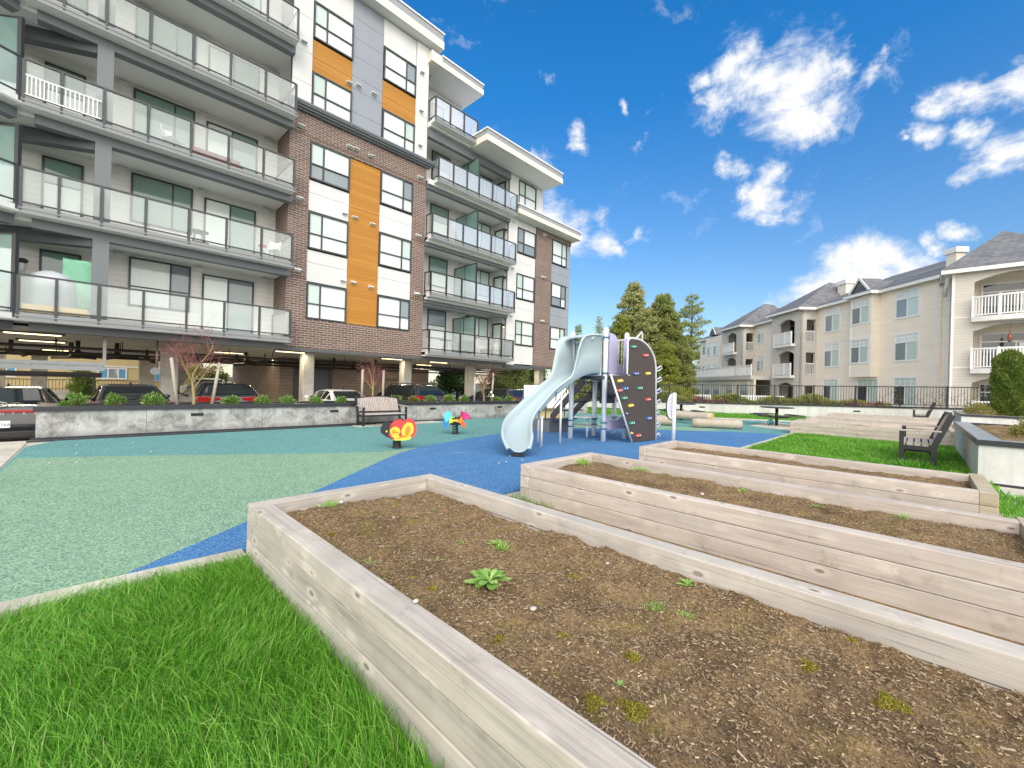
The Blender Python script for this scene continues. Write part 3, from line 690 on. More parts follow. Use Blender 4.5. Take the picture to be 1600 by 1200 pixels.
def mk_panel(name, col, var=0.05):
    m = Mat(name); n1 = m.noise(m.coord(scale=(1,1,0.35)), 0.9, 6, 0.65)
    m.set(m.mix(m.mrange(n1, 0.35, 0.7), tuple(x*(1-var) for x in col), tuple(min(1,x*(1+var)) for x in col)), 0.6, spec=0.3); return m.m
M_PWHITE = mk_panel('white fibre cement', (0.66,0.655,0.645), 0.07)
M_PGREY = mk_panel('blue grey panel', lin((146,151,160)), 0.06)
def mk_lap(name, c1, c2, pitch, depth=0.25, grain=False, coordk='Object'):
    """horizontal lap siding"""
    m = Mat(name); tc = m.n('ShaderNodeTexCoord'); sx = m.n('ShaderNodeSeparateXYZ'); m.l(tc.outputs[coordk], sx.inputs[0])
    t = m.math('DIVIDE', sx.outputs[2], pitch); fz = m.math('FRACT', t)
    edge = m.math('LESS_THAN', fz, 0.075)
    n1 = m.noise(m.coord(coordk, scale=(0.5,0.5,14) if grain else (1,1,1)), 1.3, 6, 0.65)
    row = m.n('ShaderNodeTexWhiteNoise', noise_dimensions='1D'); m.l(m.math('FLOOR', t), row.inputs['W'])
    f = m.math('ADD', m.math('MULTIPLY', n1, 0.7), m.math('MULTIPLY', row.outputs['Value'], 0.3))
    col = m.ramp(m.mrange(f, 0.25, 0.75), [(0, c1), (1, c2)])
    col = m.mix(m.math('MULTIPLY', edge, 0.45), col, tuple(x*0.4 for x in c1))
    m.set(col, 0.6, spec=0.3); m.bump(fz, depth, 0.02); return m.m
M_ORANGE = mk_lap('orange wood look siding', lin((168,114,42)), lin((192,136,62)), 0.155, 0.3, True)
M_GLAP = mk_lap('light grey siding', lin((220,216,211)), lin((230,227,223)), 0.19, 0.25)
M_MLAP = mk_lap('off white siding', lin((206,202,200)), lin((216,213,211)), 0.19, 0.15)
M_STEEL = simple('grey painted steel', lin((106,112,116)), 0.5, 0.0, var=0.08, scale=0.8)
M_STEELD = simple('dark grey trim', lin((80,84,87)), 0.5, 0.0, var=0.1, scale=1.0)
M_FRAME = simple('charcoal window frame', lin((64,67,71)), 0.45, 0.1, var=0.1)
M_RAIL = simple('dark grey railing', lin((66,68,70)), 0.45, 0.2, var=0.1)
M_RAILB = simple('black railing', lin((38,38,40)), 0.45, 0.2, var=0.1)
M_SOFFIT = simple('white soffit', (0.74,0.735,0.72), 0.7, var=0.05, scale=0.7)
M_FASC = simple('cream fascia', lin((226,218,204)), 0.6, var=0.05, scale=0.6)
M_FASCG = simple('grey fascia', lin((150,152,155)), 0.5, var=0.06, scale=0.6)
M_CAPW = simple('white metal cap', (0.8,0.8,0.8), 0.35, 0.1, var=0.05)
M_SLABG = simple('balcony slab edge', lin((136,139,140)), 0.6, var=0.1, scale=1.2)
def mk_blind(name, c1, c2):
    """window glass with a pale roller blind right behind it"""
    m = Mat(name); n1 = m.noise(m.coord(scale=(0.8,0.8,0.3)), 1.1, 3)
    ob = m.n('ShaderNodeObjectInfo')
    col = m.mix(n1, c1, c2); col = m.mix(m.math('MULTIPLY', ob.outputs['Random'], 0.25), col, tuple(x*0.72 for x in c1))
    rp = m.math('MULTIPLY', m.math('SUBTRACT', ob.outputs['Random'], 0.5), 0.3)
    m.set(m.mix(m.math('MULTIPLY', m.noise(m.coord(scale=(26,26,0.5)), 1.0, 2), m.math('MULTIPLY', ob.outputs['Random'], 0.22)), col, tuple(x*0.6 for x in c1)), 0.04, spec=0.75); return m.m
M_BLIND = mk_blind('glass over pale blind', lin((206,216,212)), lin((230,236,232)))
M_BLIND2 = mk_blind('glass over green tinted blind', lin((176,196,190)), lin((206,220,214)))
M_DGLASS = mk_blind('glass over dim room', lin((116,128,132)), lin((150,162,166)))
M_DKGLASS = mk_blind('glass over dark room', lin((46,52,54)), lin((78,86,88)))
def mk_baluster_glass(name, tint, alpha, diff, refl=0.5):
    m = Mat(name); m.t.nodes.remove(m.b)
    tr = m.n('ShaderNodeBsdfTransparent'); tr.inputs[0].default_value = (*tint, 1)
    df = m.n('ShaderNodeBsdfDiffuse'); df.inputs[0].default_value = (*diff, 1)
    gl = m.n('ShaderNodeBsdfGlossy'); gl.inputs['Roughness'].default_value = 0.02
    fr = m.n('ShaderNodeFresnel'); fr.inputs[0].default_value = 1.5
    a = m.n('ShaderNodeMixShader'); a.inputs[0].default_value = alpha; m.l(tr.outputs[0], a.inputs[1]); m.l(df.outputs[0], a.inputs[2])
    b = m.n('ShaderNodeMixShader'); m.l(m.math('MULTIPLY', fr.outputs[0], refl), b.inputs[0]); m.l(a.outputs[0], b.inputs[1]); m.l(gl.outputs[0], b.inputs[2])
    m.l(b.outputs[0], m.out.inputs[0]); return m.m
M_BGLASS = mk_baluster_glass('balcony glass', (0.95,0.98,0.97), 0.15, (0.86,0.89,0.88))
M_SCREEN = mk_baluster_glass('green privacy glass', (0.62,0.78,0.74), 0.55, lin((140,174,168)), 0.25)

AB = thing('apartment_building', 'modern grey, brown brick and orange apartment block over an open car park', 'apartment building', (5.6, 18.0, 0))
YF = 18.0
FLOORS = [2.95, 5.83, 8.71, 11.60, 14.48]
HEAD = [5.37, 8.28, 11.13, 13.98, 16.85]; SILL = [3.90, 6.77, 9.62, 12.50, 15.36]
APART = {'flashing','wall_backing','belt_trim','recess_wall','side_wall','floor_slab','block_wall','corner_board','downpipe','edge_beam','bay','balcony_floor','panel'}
def bpart(name, mat, *boxes, bevel=0, label=None):
    if name in APART and len(boxes) > 1: return [bpart(name, mat, b, bevel=bevel, label=label) for b in boxes]      # pieces that stand apart
    mb = MB()
    for b in boxes: mb.box(*b)
    return mb.build(name, mat, AB, bevel=bevel, label=label)
# brick frame of the middle bay
bpart('brick_wall', M_BRICK, (5.6,6.36,YF,YF+0.3,2.66,12.15), (11.22,11.95,YF,YF+0.3,2.66,12.15), (6.36,11.22,YF,YF+0.3,2.66,3.88), (6.36,11.22,YF,YF+0.3,11.15,12.15),
      (5.6,5.9,YF+0.3,19.5,2.66,12.15))
bpart('brick_wall', M_BRICK, (20.46,22.06,YF+0.002,YF+0.3,2.62,11.63), (22.06,24.2,YF+0.002,YF+0.3,2.62,3.86), (22.06,24.2,YF+0.002,YF+0.3,11.33,11.63))
bpart('flashing', M_STEELD, (5.5,12.05,YF-0.03,YF+0.3,2.54,2.655), (20.40,24.25,YF-0.03,YF+0.3,2.50,2.615))
bpart('ledge', M_STEEL, (5.42,12.22,YF-0.30,YF+0.05,12.30,12.42), (5.48,12.16,YF-0.22,YF+0.05,12.22,12.298), (5.52,12.1,YF-0.12,YF+0.05,12.152,12.218), (5.42,12.22,YF-0.33,YF-0.302,12.36,12.44))
# infill between the windows
def panel(name, mat, x0, x1, z0, z1, y=YF+0.05): return bpart(name, mat, (x0+0.006, x1-0.006, y, y+0.06, z0+0.006, z1-0.006))
bpart('wall_backing', M_STEELD, (6.36,11.22,YF+0.13,YF+0.2,3.88,11.15), (5.62,11.93,YF+0.13,YF+0.2,12.42,18.1), (18.0,20.46,YF+0.13,YF+0.2,2.62,14.2), (22.06,24.18,YF+0.13,YF+0.2,3.86,11.33), (20.3,21.0,YF+0.13,YF+0.2,11.8,14.2))
panel('orange_panel', M_ORANGE, 8.05, 9.50, 3.90, 9.02); panel('orange_panel', M_ORANGE, 8.05, 9.50, 9.02, 11.14)
for k in range(2):
    zm = SILL[k+1] - 0.56
    for x0, x1 in ((6.37,8.05),(9.50,11.22)):
        panel('white_panel', M_PWHITE, x0, x1, HEAD[k]+0.05, zm); panel('white_panel', M_PWHITE, x0, x1, zm, SILL[k+1]-0.05)
# upper two storeys of the bay
for x0, x1 in ((5.62,6.36),(11.22,11.93)):
    for z0, z1 in ((12.45,13.35),(13.35,14.6),(14.6,16.0),(16.0,17.25),(17.25,18.15)): panel('white_panel', M_PWHITE, x0, x1, z0, z1, YF-0.01)
for z0, z1 in ((12.45,13.2),(13.2,14.2),(14.2,14.75),(14.75,15.65),(15.65,16.45),(16.45,17.3),(17.3,18.15)): panel('grey_panel', M_PGREY, 8.03, 9.48, z0, z1)
for x0, x1 in ((6.36,8.03),(9.48,11.22)):
    panel('orange_panel', M_ORANGE, x0, x1, HEAD[3]+0.05, 14.6); panel('orange_panel', M_ORANGE, x0, x1, 14.6, SILL[4]-0.05)
    panel('white_panel', M_PWHITE, x0, x1, HEAD[4]+0.07, 18.15)
# right hand bays
for z0, z1 in ((2.62,3.86),(5.43,6.16),(6.16,6.72),(8.33,9.05),(9.05,9.57),(11.2,11.62),(11.8,12.6),(14.1,14.2)):
    panel('white_panel', M_PWHITE, 18.66, 20.44, z0, z1)
for z0, z1 in ((2.62,4.4),(4.4,6.9),(6.9,9.5),(9.5,11.62),(11.8,14.2)): panel('white_panel', M_PWHITE, 17.90, 18.66, z0, z1, YF-0.01)
panel('white_panel', M_PWHITE, 20.36, 21.0, 11.8, 14.2, YF+0.02)
for k, (z0, z1) in enumerate(((5.44,6.2),(6.2,6.78),(8.4,9.1),(9.1,9.68))): panel('grey_panel', M_PGREY, 22.08, 24.17, z0, z1)
for z0, z1 in ((3.88,5.42),(6.80,8.38),(9.70,11.31)): panel('grey_panel', M_PGREY, 23.72, 24.17, z0, z1)

def frame_fn(O, d, n):
    """local (u along the wall, w out of the wall, z up)"""
    O, d, n = Vector(O), Vector(d), Vector(n)
    return lambda u, w, z: O + d*u + n*w + Vector((0,0,z))
FRONT = frame_fn((0,YF,0), (1,0,0), (0,-1,0))
def fbox(mb, fn, u0, u1, w0, w1, z0, z1, m=0):
    vs = [fn(u0,w0,z0),fn(u1,w0,z0),fn(u1,w1,z0),fn(u0,w1,z0),fn(u0,w0,z1),fn(u1,w0,z1),fn(u1,w1,z1),fn(u0,w1,z1)]
    return mb.add(vs, [(3,2,1,0),(4,5,6,7),(0,1,5,4),(1,2,6,5),(2,3,7,6),(3,0,4,7)], m)
def window(parent, fn, u0, u1, z0, z1, mull=(), rails=(), pane=None, fr=0.058, w0=-0.06, w1=0.03, fmat=None, name='window', panes=None):
    """frame with mullions (u positions), rails (z) and one pane mesh; panes: list of (u0,u1,z0,z1,mat) drawn separately"""
    mb = MB()
    fbox(mb, fn, u0, u1, w0, w1, z0, z0+fr); fbox(mb, fn, u0, u1, w0, w1, z1-fr, z1)
    fbox(mb, fn, u0, u0+fr, w0, w1, z0+fr, z1-fr); fbox(mb, fn, u1-fr, u1, w0, w1, z0+fr, z1-fr)
    for u in mull: fbox(mb, fn, u-fr*0.45, u+fr*0.45, w0, w1-0.004, z0+fr, z1-fr)
    for z in rails: fbox(mb, fn, u0+fr, u1-fr, w0, w1-0.008, z-fr*0.4, z+fr*0.4)
    f = mb.build(name, fmat or M_FRAME, parent)
    us = [u0+fr*0.5] + sorted(mull) + [u1-fr*0.5]; zs = [z0+fr*0.5] + sorted(rails) + [z1-fr*0.5]
    k = 0; p = MB(); pm = list(dict.fromkeys(pane)) if isinstance(pane, (list, tuple)) else [pane]
    for i in range(len(us)-1):
        for j in range(len(zs)-1):
            mi = pm.index(pane[k % len(pane)]) if isinstance(pane, (list, tuple)) else 0
            fbox(p, fn, us[i], us[i+1]-0.001, w0+0.012, w0+0.03, zs[j], zs[j+1]-0.001, mi); k += 1
    p.build('pane', pm, f)
    return f
B_, B2_, D_ = M_BLIND, M_BLIND2, M_DGLASS
for k in range(5):
    s_, h_ = SILL[k], HEAD[k]
    pl = [B_, B2_, B_, B_] if k != 2 else [D_, B2_, D_, B_]
    window(AB, FRONT, 6.38, 8.04, s_, h_, (6.92,), (s_+0.62,), pl)
    window(AB, FRONT, 9.50, 11.21, s_, h_, (10.68,), (s_+0.62,), [B_, B_, B_, B2_ if k % 2 else D_])
for k in range(3): window(AB, FRONT, 18.68, 20.36, SILL[k], HEAD[k]+0.04, (19.27,), (SILL[k]+0.65,), [B_, B2_, B_, B_] if k != 2 else [D_, D_, D_, B_])
window(AB, FRONT, 18.68, 20.30, 12.60, 14.08, (19.27,), (13.2,), [B_, B2_, B_, B_])
for k in range(3): window(AB, FRONT, 22.10, 23.70, SILL[k]+[0,0.08,0.1][k], HEAD[k]+[0.05,0.12,0.18][k], (23.16,), (SILL[k]+0.70,), [B_, B_, B_, B2_] if k != 1 else [D_, B_, B_, D_])

# recessed walls behind the balconies
YR = 19.5
bpart('recess_wall', M_GLAP, (-9.0,5.6,YR,YR+0.25,2.7,18.0))
bpart('recess_wall', M_MLAP, (11.95,17.9,YR-0.1,YR+0.2,2.7,14.4)); bpart('recess_wall', M_MLAP, (11.95,15.17,YR-0.1,YR+0.2,14.48,17.4))
bpart('side_wall', M_MLAP, (17.87,18.0,YF+0.2,YR-0.1,2.7,14.2)); bpart('side_wall', M_PWHITE, (11.80,11.94,YF+0.3,YR-0.1,2.7,18.1))
bpart('side_wall', M_MLAP, (24.02,24.2,YF+0.3,38,2.6,11.63), (20.85,21.0,YF+0.3,36,11.8,14.2), (15.0,15.17,YR+0.2,36,14.4,17.35))
BACKL = frame_fn((0,YR,0), (1,0,0), (0,-1,0)); BACKM = frame_fn((0,YR-0.1,0), (1,0,0), (0,-1,0)); SIDEM = frame_fn((17.87,0,0), (0,1,0), (-1,0,0))
M_GREENPANE = mk_blind('green shaded glass', lin((112,140,132)), lin((140,164,156)))
for k in range(5):
    f = FLOORS[k]
    window(AB, BACKL, 1.10, 2.80, f+0.82, f+2.5, (2.22,), (f+1.5,) if k == 0 else (), [B_, B_, D_, D_] if k == 0 else [M_GREENPANE if k > 0 else B_, M_GREENPANE], name='window', w0=0.002, w1=0.06)
    window(AB, BACKL, 3.15, 4.86, f+0.08, f+2.33, (3.98,), (), [B_, D_ if k < 1 else M_GREENPANE], name='balcony_door', w0=0.002, w1=0.06)
    window(AB, BACKL, -0.93, -0.03, f+0.08, f+2.25, (), (f+1.45,), [B_, M_GREENPANE], name='balcony_door', w0=0.002, w1=0.06)
    if k < 4:
        window(AB, BACKM, 13.18, 14.42, f+0.9, f+2.5, (), (f+1.62,), [B_, M_GREENPANE if k else D_], name='window', w0=0.002, w1=0.06)
        window(AB, BACKM, 15.9, 17.65, f+1.2 if k == 0 else f+0.95, f+2.5, (16.9,), (), [B_, B2_], name='window', w0=0.002, w1=0.06)
        window(AB, SIDEM, 18.30, 19.15, f+0.08, f+2.2, (), (), B2_, name='balcony_door', fr=0.1, w0=0.002, w1=0.06)
    else: window(AB, BACKM, 12.3, 13.9, f+0.1, f+2.2, (13.1,), (), [D_, B2_], name='balcony_door', w0=0.002, w1=0.06)
# floor slabs, soffits and beams
for k in range(5):
    f = FLOORS[k]
    if k: bpart('floor_slab', M_SOFFIT, (-9.0,5.6,YF-0.25,YR,f-0.26,f-0.02), (11.95,17.9,YF-0.25,YR,f-0.26,f-0.02))
    if k: bpart('edge_beam', M_STEEL, (-1.0,5.62,YF-0.32,YF-0.02,f-0.42,f-0.06)); bpart('edge_beam', M_STEEL, (11.95,17.9,YF-0.1,YF+0.14,f-0.42,f-0.06)) if k < 4 else None
bpart('edge_beam', M_STEEL, (11.95,17.88,YF-0.1,YF+0.14,13.75,14.12))
bpart('edge_beam', M_STEELD, (-1.0,5.5,YF-0.35,YF+0.0,2.56,2.90)); bpart('edge_beam', M_STEELD, (11.98,17.95,YF-0.05,YF+0.25,2.52,2.86))
bpart('transfer_beam', M_STEELD, (17.9,20.46,YF+0.03,YF+0.3,2.45,2.615))

# balconies
def balcony(fn, u0, u1, w0, w1, z, posts, rail_mat, screens=(), side_l=True, side_r=True, glass=True, hgt=1.06, fascia=None):
    """slab from w0 (wall) out to w1, guard rail with glass on three sides"""
    mb = MB(); fbox(mb, fn, u0, u1, w0, w1, z-0.16, z-0.001)
    b = mb.build('balcony', M_SOFFIT, AB)
    e = MB(); fbox(e, fn, u0-0.02, u1+0.02, w1+0.001, w1+0.03, z-0.165, z+0.02); fbox(e, fn, u0-0.03, u1+0.03, w1+0.031, w1+0.045, z-0.05, z-0.02); fbox(e, fn, u0, u1, w1-0.04, w1, z+0.0, z+0.06); e.build('slab_edge', M_SLABG, b)
    r = MB(); wp = w1 - 0.02
    for u in posts: fbox(r, fn, u-0.03, u+0.03, wp-0.03, wp+0.055, z-0.10, z+hgt)
    fbox(r, fn, u0+0.02, u1-0.02, wp-0.03, wp+0.03, z+hgt-0.005, z+hgt+0.04); fbox(r, fn, u0+0.02, u1-0.02, wp-0.015, wp+0.015, z+0.12, z+0.16)
    for ok, u in ((side_l, u0+0.03), (side_r, u1-0.03)):
        if ok:
            fbox(r, fn, u-0.028, u+0.028, w0+0.03, wp-0.03, z+hgt-0.004, z+hgt+0.04); fbox(r, fn, u-0.015, u+0.015, w0+0.03, wp-0.03, z+0.12, z+0.16)
            fbox(r, fn, u-0.025, u+0.025, w0+0.03, w0+0.085, z, z+hgt-0.005)
    r.build('railing', rail_mat, b)
    if glass:
        for i in range(len(posts)-1):
            g = MB(); fbox(g, fn, posts[i]+0.045, posts[i+1]-0.045, wp-0.006, wp+0.006, z+0.17, z+hgt-0.02); g.build('glass_panel', M_BGLASS, b)
        for ok, u in ((side_l, u0+0.03), (side_r, u1-0.03)):
            if ok: g = MB(); fbox(g, fn, u-0.006, u+0.006, w0+0.1, wp-0.05, z+0.17, z+hgt-0.02); g.build('glass_panel', M_BGLASS, b)
    for u, uw in screens:
        s = MB(); fbox(s, fn, u-0.006, u+0.006, uw, wp-0.04, z+0.1, z+2.12); s.build('privacy_screen', M_SCREEN, b)
        q = MB(); fbox(q, fn, u-0.03, u+0.03, wp-0.035, wp+0.03, z+hgt+0.05, z+2.16); fbox(q, fn, u-0.02, u+0.02, uw, wp-0.036, z+2.12, z+2.16)
        fbox(q, fn, u-0.025, u+0.025, uw, uw+0.05, z, z+2.119); fbox(q, fn, u-0.02, u+0.02, (uw+wp)/2-0.02, (uw+wp)/2+0.02, z, z+2.119); q.build('screen_frame', rail_mat, b)
    return b
LP = [-1.19, -0.49, 0.36, 1.34, 2.41, 3.45, 4.53, 5.57]
for k in range(5): balcony(FRONT, -1.20, 5.60, -1.5, 0.68, FLOORS[k], LP, M_RAIL, side_l=False)
MP = [11.98, 12.93, 13.93, 14.93, 15.95, 16.95, 17.93]
for k in range(3): balcony(FRONT, 11.95, 17.96, 0.02 if k else -0.3, 0.60, FLOORS[k]+0.0, MP, M_RAILB if k < 2 else M_RAIL, screens=((14.93,-1.35),))
balcony(FRONT, 12.24, 17.96, 0.02, 0.60, FLOORS[3], [12.27,13.2,14.1,14.95,15.95,16.95,17.93], M_RAIL, screens=((14.95,-1.35),))
balcony(FRONT, 11.96, 14.75, 0.02, 0.60, FLOORS[4], [12.0,12.9,13.8,14.72], M_RAIL)
bpart('floor_slab', M_SOFFIT, (11.95,15.1,YF,YR,14.2,14.46)); bpart('floor_slab', M_SOFFIT, (11.95,17.88,YF-0.3,YR,2.72,2.93))
bpart('floor_slab', M_SOFFIT, (-9,5.58,YF-0.6,YR,2.78,2.93))
# columns of the left wing between the balconies
for k in range(5):
    z0 = FLOORS[k]; z1 = (FLOORS[k+1]-0.42) if k < 4 else 17.6
    bpart('column', M_STEEL, (0.19,0.55,YF-0.33,YF+0.05,z0+0.001,z1))
# roofs
def roof_slab(x0, x1, y0, y1, zs, zf, cut=0.26):
    mb = MB(); mb.box(x0, x1, y0, y1, zs, zs+(zf-zs)*0.52, 0); mb.box(x0+0.03, x1-0.03, y0+0.03, y1-0.03, zs+(zf-zs)*0.52+0.001, zf, 1); mb.box(x0-0.02, x1+0.02, y0-0.02, y1+0.02, zf+0.001, zf+0.07, 2)
    mb.add([(x0+0.04,y0+0.04,zs-0.004),(x1-0.04,y0+0.04,zs-0.004),(x1-0.04,y1,zs-0.004),(x0+0.04,y1,zs-0.004)], [(3,2,1,0)], 3)
    return mb.build('roof', [M_FASC, M_FASCG, M_CAPW, M_SOFFIT], AB)
roof_slab(5.0, 12.50, 17.55, 38, 18.2, 18.95)
roof_slab(-9, 4.98, 17.1, 38, 17.7, 18.4)
roof_slab(12.52, 15.32, 17.68, 37.5, 17.42, 17.95)
bpart('roof', [M_FASC], (11.86,12.518,17.68,18.6,17.42,17.92))
roof_slab(14.62, 21.12, 16.50, 37, 14.22, 14.82)
roof_slab(18.0, 24.38, 17.26, 38.5, 11.64, 12.15)
# wall vents and lamps
def vent(x, z, y=YF, s=0.13):
    mb = MB(); mb.box(x-s, x+s, y-0.03, y, z-s*0.5, z+s*0.6); mb.add([(x-s,y-0.031,z+s*0.6),(x+s,y-0.031,z+s*0.6),(x+s,y-0.16,z+s*0.05),(x-s,y-0.16,z+s*0.05),(x-s,y-0.031,z-s*0.3),(x+s,y-0.031,z-s*0.3),(x+s,y-0.16,z-s*0.15),(x-s,y-0.16,z-s*0.15)],
        [(0,1,2,3),(3,2,6,7),(0,3,7,4),(1,5,6,2)]); return mb.build('wall_vent', M_CAPW, AB)
for z in (5.78,8.66,11.55): vent(5.98, z); vent(11.55, z)
for x, z in ((7.95,11.55),(8.25,11.57),(8.95,11.55),(7.86,8.62),(8.32,8.60),(9.15,8.55),(7.86,5.72),(8.32,5.73),(9.15,5.68),(7.9,14.3),(8.3,14.4),(9.05,14.42),(6.0,14.9),(11.5,14.8),(11.5,16.7),(11.5,13.1)):
    vent(x, z, YF+0.05 if 6.4 < x < 11.2 and z != 11.55 and z != 11.57 else YF-0.01, 0.11)
for z in (5.65,8.55,11.35): vent(21.2, z)
for z in (5.6,8.5,11.3): vent(18.25, z, YF-0.01, 0.09)
for k in range(4):
    for x in (0.85, 1.35, 3.05, 5.2): vent(x, FLOORS[k]+2.5, YR, 0.11)
    for x in (14.75,15.05,15.5,15.75): vent(x, FLOORS[k]+2.55, YR-0.1, 0.09)
# bent wing at far left: its balconies swing towards the viewer
LB = frame_fn((-1.22,17.32,0), (-0.87,-0.50,0), (0.50,-0.87,0)); LBW = [0.05,1.3,2.6,3.9]
for k in range(5):
    z = FLOORS[k]
    mb = MB(); mb.prism([(0,0),(5.2,0),(5.2,-3.6),(0.0,-2.6)], lambda a,b,w: LB(a,b,w), z-0.16, z-0.001); fbox(mb, LB, 0, 5.2, 0.001, 0.03, z-0.13, z+0.02); b = mb.build('balcony', M_SOFFIT, AB)
    r = MB()
    for u in LBW: fbox(r, LB, u-0.03, u+0.03, -0.05, 0.03, z-0.1, z+1.06)
    fbox(r, LB, 0.05, 4.0, -0.05, 0.01, z+1.055, z+1.10); fbox(r, LB, 0.05, 4.0, -0.035, -0.005, z+0.12, z+0.16); r.build('railing', M_RAIL, b)
    for i in range(3): g_ = MB(); fbox(g_, LB, LBW[i]+0.045, LBW[i+1]-0.045, -0.028, -0.016, z+0.17, z+1.04); g_.build('glass_panel', M_BGLASS, b)
    P_ = frame_fn((-1.26,17.36,0), (-0.80,0.60,0), (0.6,0.8,0))
    s_ = MB(); fbox(s_, P_, 0.05, 1.9, -0.006, 0.006, z+0.1, z+2.1); s_.build('privacy_screen', M_SCREEN, b)
    q = MB(); fbox(q, P_, -0.05, 0.04, -0.05, 0.05, z, z+2.14); fbox(q, P_, 0.041, 1.9, -0.02, 0.02, z+2.101, z+2.14); q.build('screen_frame', M_RAIL, b)
    if k: bm = MB(); fbox(bm, LB, -0.1, 5.2, -0.66, -0.36, z-0.42, z-0.165); bm.build('edge_beam', M_STEEL, AB)
    if k: bm = MB(); bm.beam((0.25,17.9,z-0.46), (-2.6,19.4,z-0.46), 0.3, 0.36); bm.build('edge_beam', M_STEELD, AB)
bm = MB(); fbox(bm, LB, -0.1, 5.2, -0.66, -0.3, 2.56, 2.78); bm.build('edge_beam', M_STEELD, AB)
# car park under the block
bpart('ceiling', M_CEIL, (-9,24.2,YF+0.05,38,2.63,2.7) )
bpart('ceiling', M_CEIL, (5.7,11.9,17.98,YF+0.05,2.60,2.65))
for i, (x, y) in enumerate(((2.31,20.0),(7.19,20.0),(12.29,20.0),(16.86,20.0),(23.4,20.0),(-3.4,20.0),(2.4,28.5),(-2.6,29),(-3.9,29),(16.9,30),(19.5,29),(-1.6,36),(4.6,35),(21.0,36))):
    w = 0.24 if y < 22 else 0.3
    bpart('column', M_CONC if y < 22 else M_CONC, (x-w,x+w,y-w,y+w,-0.36,2.63), bevel=0.02)
M_CMU = mk_brick(); M_CMU.name = 'block wall'
def mk_cmu():
    m = Mat('taupe block wall'); tc = m.n('ShaderNodeTexCoord'); sx = m.n('ShaderNodeSeparateXYZ'); m.l(tc.outputs['Object'], sx.inputs[0])
    cb = m.n('ShaderNodeCombineXYZ'); m.l(m.math('ADD', sx.outputs[0], sx.outputs[1]), cb.inputs[0]); m.l(sx.outputs[2], cb.inputs[1])
    b = m.n('ShaderNodeTexBrick'); m.l(cb.outputs[0], b.inputs['Vector']); b.inputs['Scale'].default_value = 1
    b.inputs['Color1'].default_value = (*lin((150,134,122)),1); b.inputs['Color2'].default_value = (*lin((160,144,132)),1); b.inputs['Mortar'].default_value = (*lin((124,110,100)),1)
    b.inputs['Brick Width'].default_value = 0.4; b.inputs['Row Height'].default_value = 0.2; b.inputs['Mortar Size'].default_value = 0.012
    m.set(b.outputs[0], 0.9); return m.m
M_CMU = mk_cmu()
bpart('block_wall', M_CMU, (8.2,18.6,27.0,27.2,-0.36,2.63)); bpart('block_wall', M_CMU, (18.4,18.6,27.2,38,-0.36,2.63)); bpart('block_wall', M_CMU, (8.2,8.4,27.2,38,-0.36,2.63))
M_DOOR = simple('blue grey door', lin((98,108,120)), 0.55)
bpart('service_door', M_DOOR, (9.2,11.0,26.95,26.99,-0.35,1.95)); bpart('service_door', M_STEELD, (8.95,9.19,26.93,26.99,-0.35,2.1), (11.01,11.25,26.93,26.99,-0.35,2.1), (9.19,11.01,26.93,26.985,1.96,2.1))
M_PIPE = simple('dark pipe', lin((44,38,36)), 0.6)
M_PIPEG = simple('galvanised track', lin((150,154,156)), 0.4, 0.5)
rg_ = random.Random(4)
for y, z, x0, x1 in ((21.5,2.30,-8,22),(22.6,2.15,-8,9.5),(24.2,2.25,6,24),(25.4,2.1,-8,24),(26.5,2.35,4,24),(29,2.2,-8,8),(31,2.3,-8,8)):
    mb = MB(); mb.tube([(x0,y,z),(x1,y,z)], 0.05, 8)
    x = x0+0.6
    while x < x1: mb.tube([(x,y,z),(x,y,2.64)], 0.015, 5); x += 1.7
    mb.build('pipe', M_PIPE, AB)
for k in range(12):
    x = rg_.uniform(-3, 14); y = rg_.uniform(22, 30); mb = MB(); mb.tube([(x,y,2.64),(x,y,2.25),(x+rg_.uniform(-.4,.4),y+0.1,2.05),(x+rg_.uniform(-.6,.6),y+0.1,2.0)], 0.07, 7); mb.ball((x,y,2.2), 0.11, (1,1,0.8), 8, 5); mb.build('pipe', M_PIPE, AB)
# parking gate track hanging at far left
mb = MB(); mb.box(-6, 0.55, 18.6, 18.72, 1.50, 1.60); mb.box(-6, 0.55, 18.6, 18.72, 1.66, 1.76); mb.box(-6,0.55,18.64,18.68,1.6,1.66)
for x in (-5,-3.6,-2.2,-1.05,-0.35,0.45): mb.box(x-0.05,x+0.05,18.59,18.73,1.601,1.659)
mb.box(0.50,0.58,18.62,18.70,1.76,2.63); mb.build('gate_track', M_PIPEG, AB)
bpart('gate_track', M_PIPE, (-6,0.5,18.9,19.0,1.28,1.40), (-6,0.5,18.8,18.88,1.36,1.44), (0.30,0.36,18.9,18.96,-0.35,1.28))
mb = MB(); mb.tube([(1.85,19.4,1.55),(1.85,19.35,1.55)], 0.13, 14); mb.tube([(1.9,19.4,1.55),(1.9,19.4,2.63)], 0.04, 6); mb.build('gate_motor', M_PIPEG, AB)
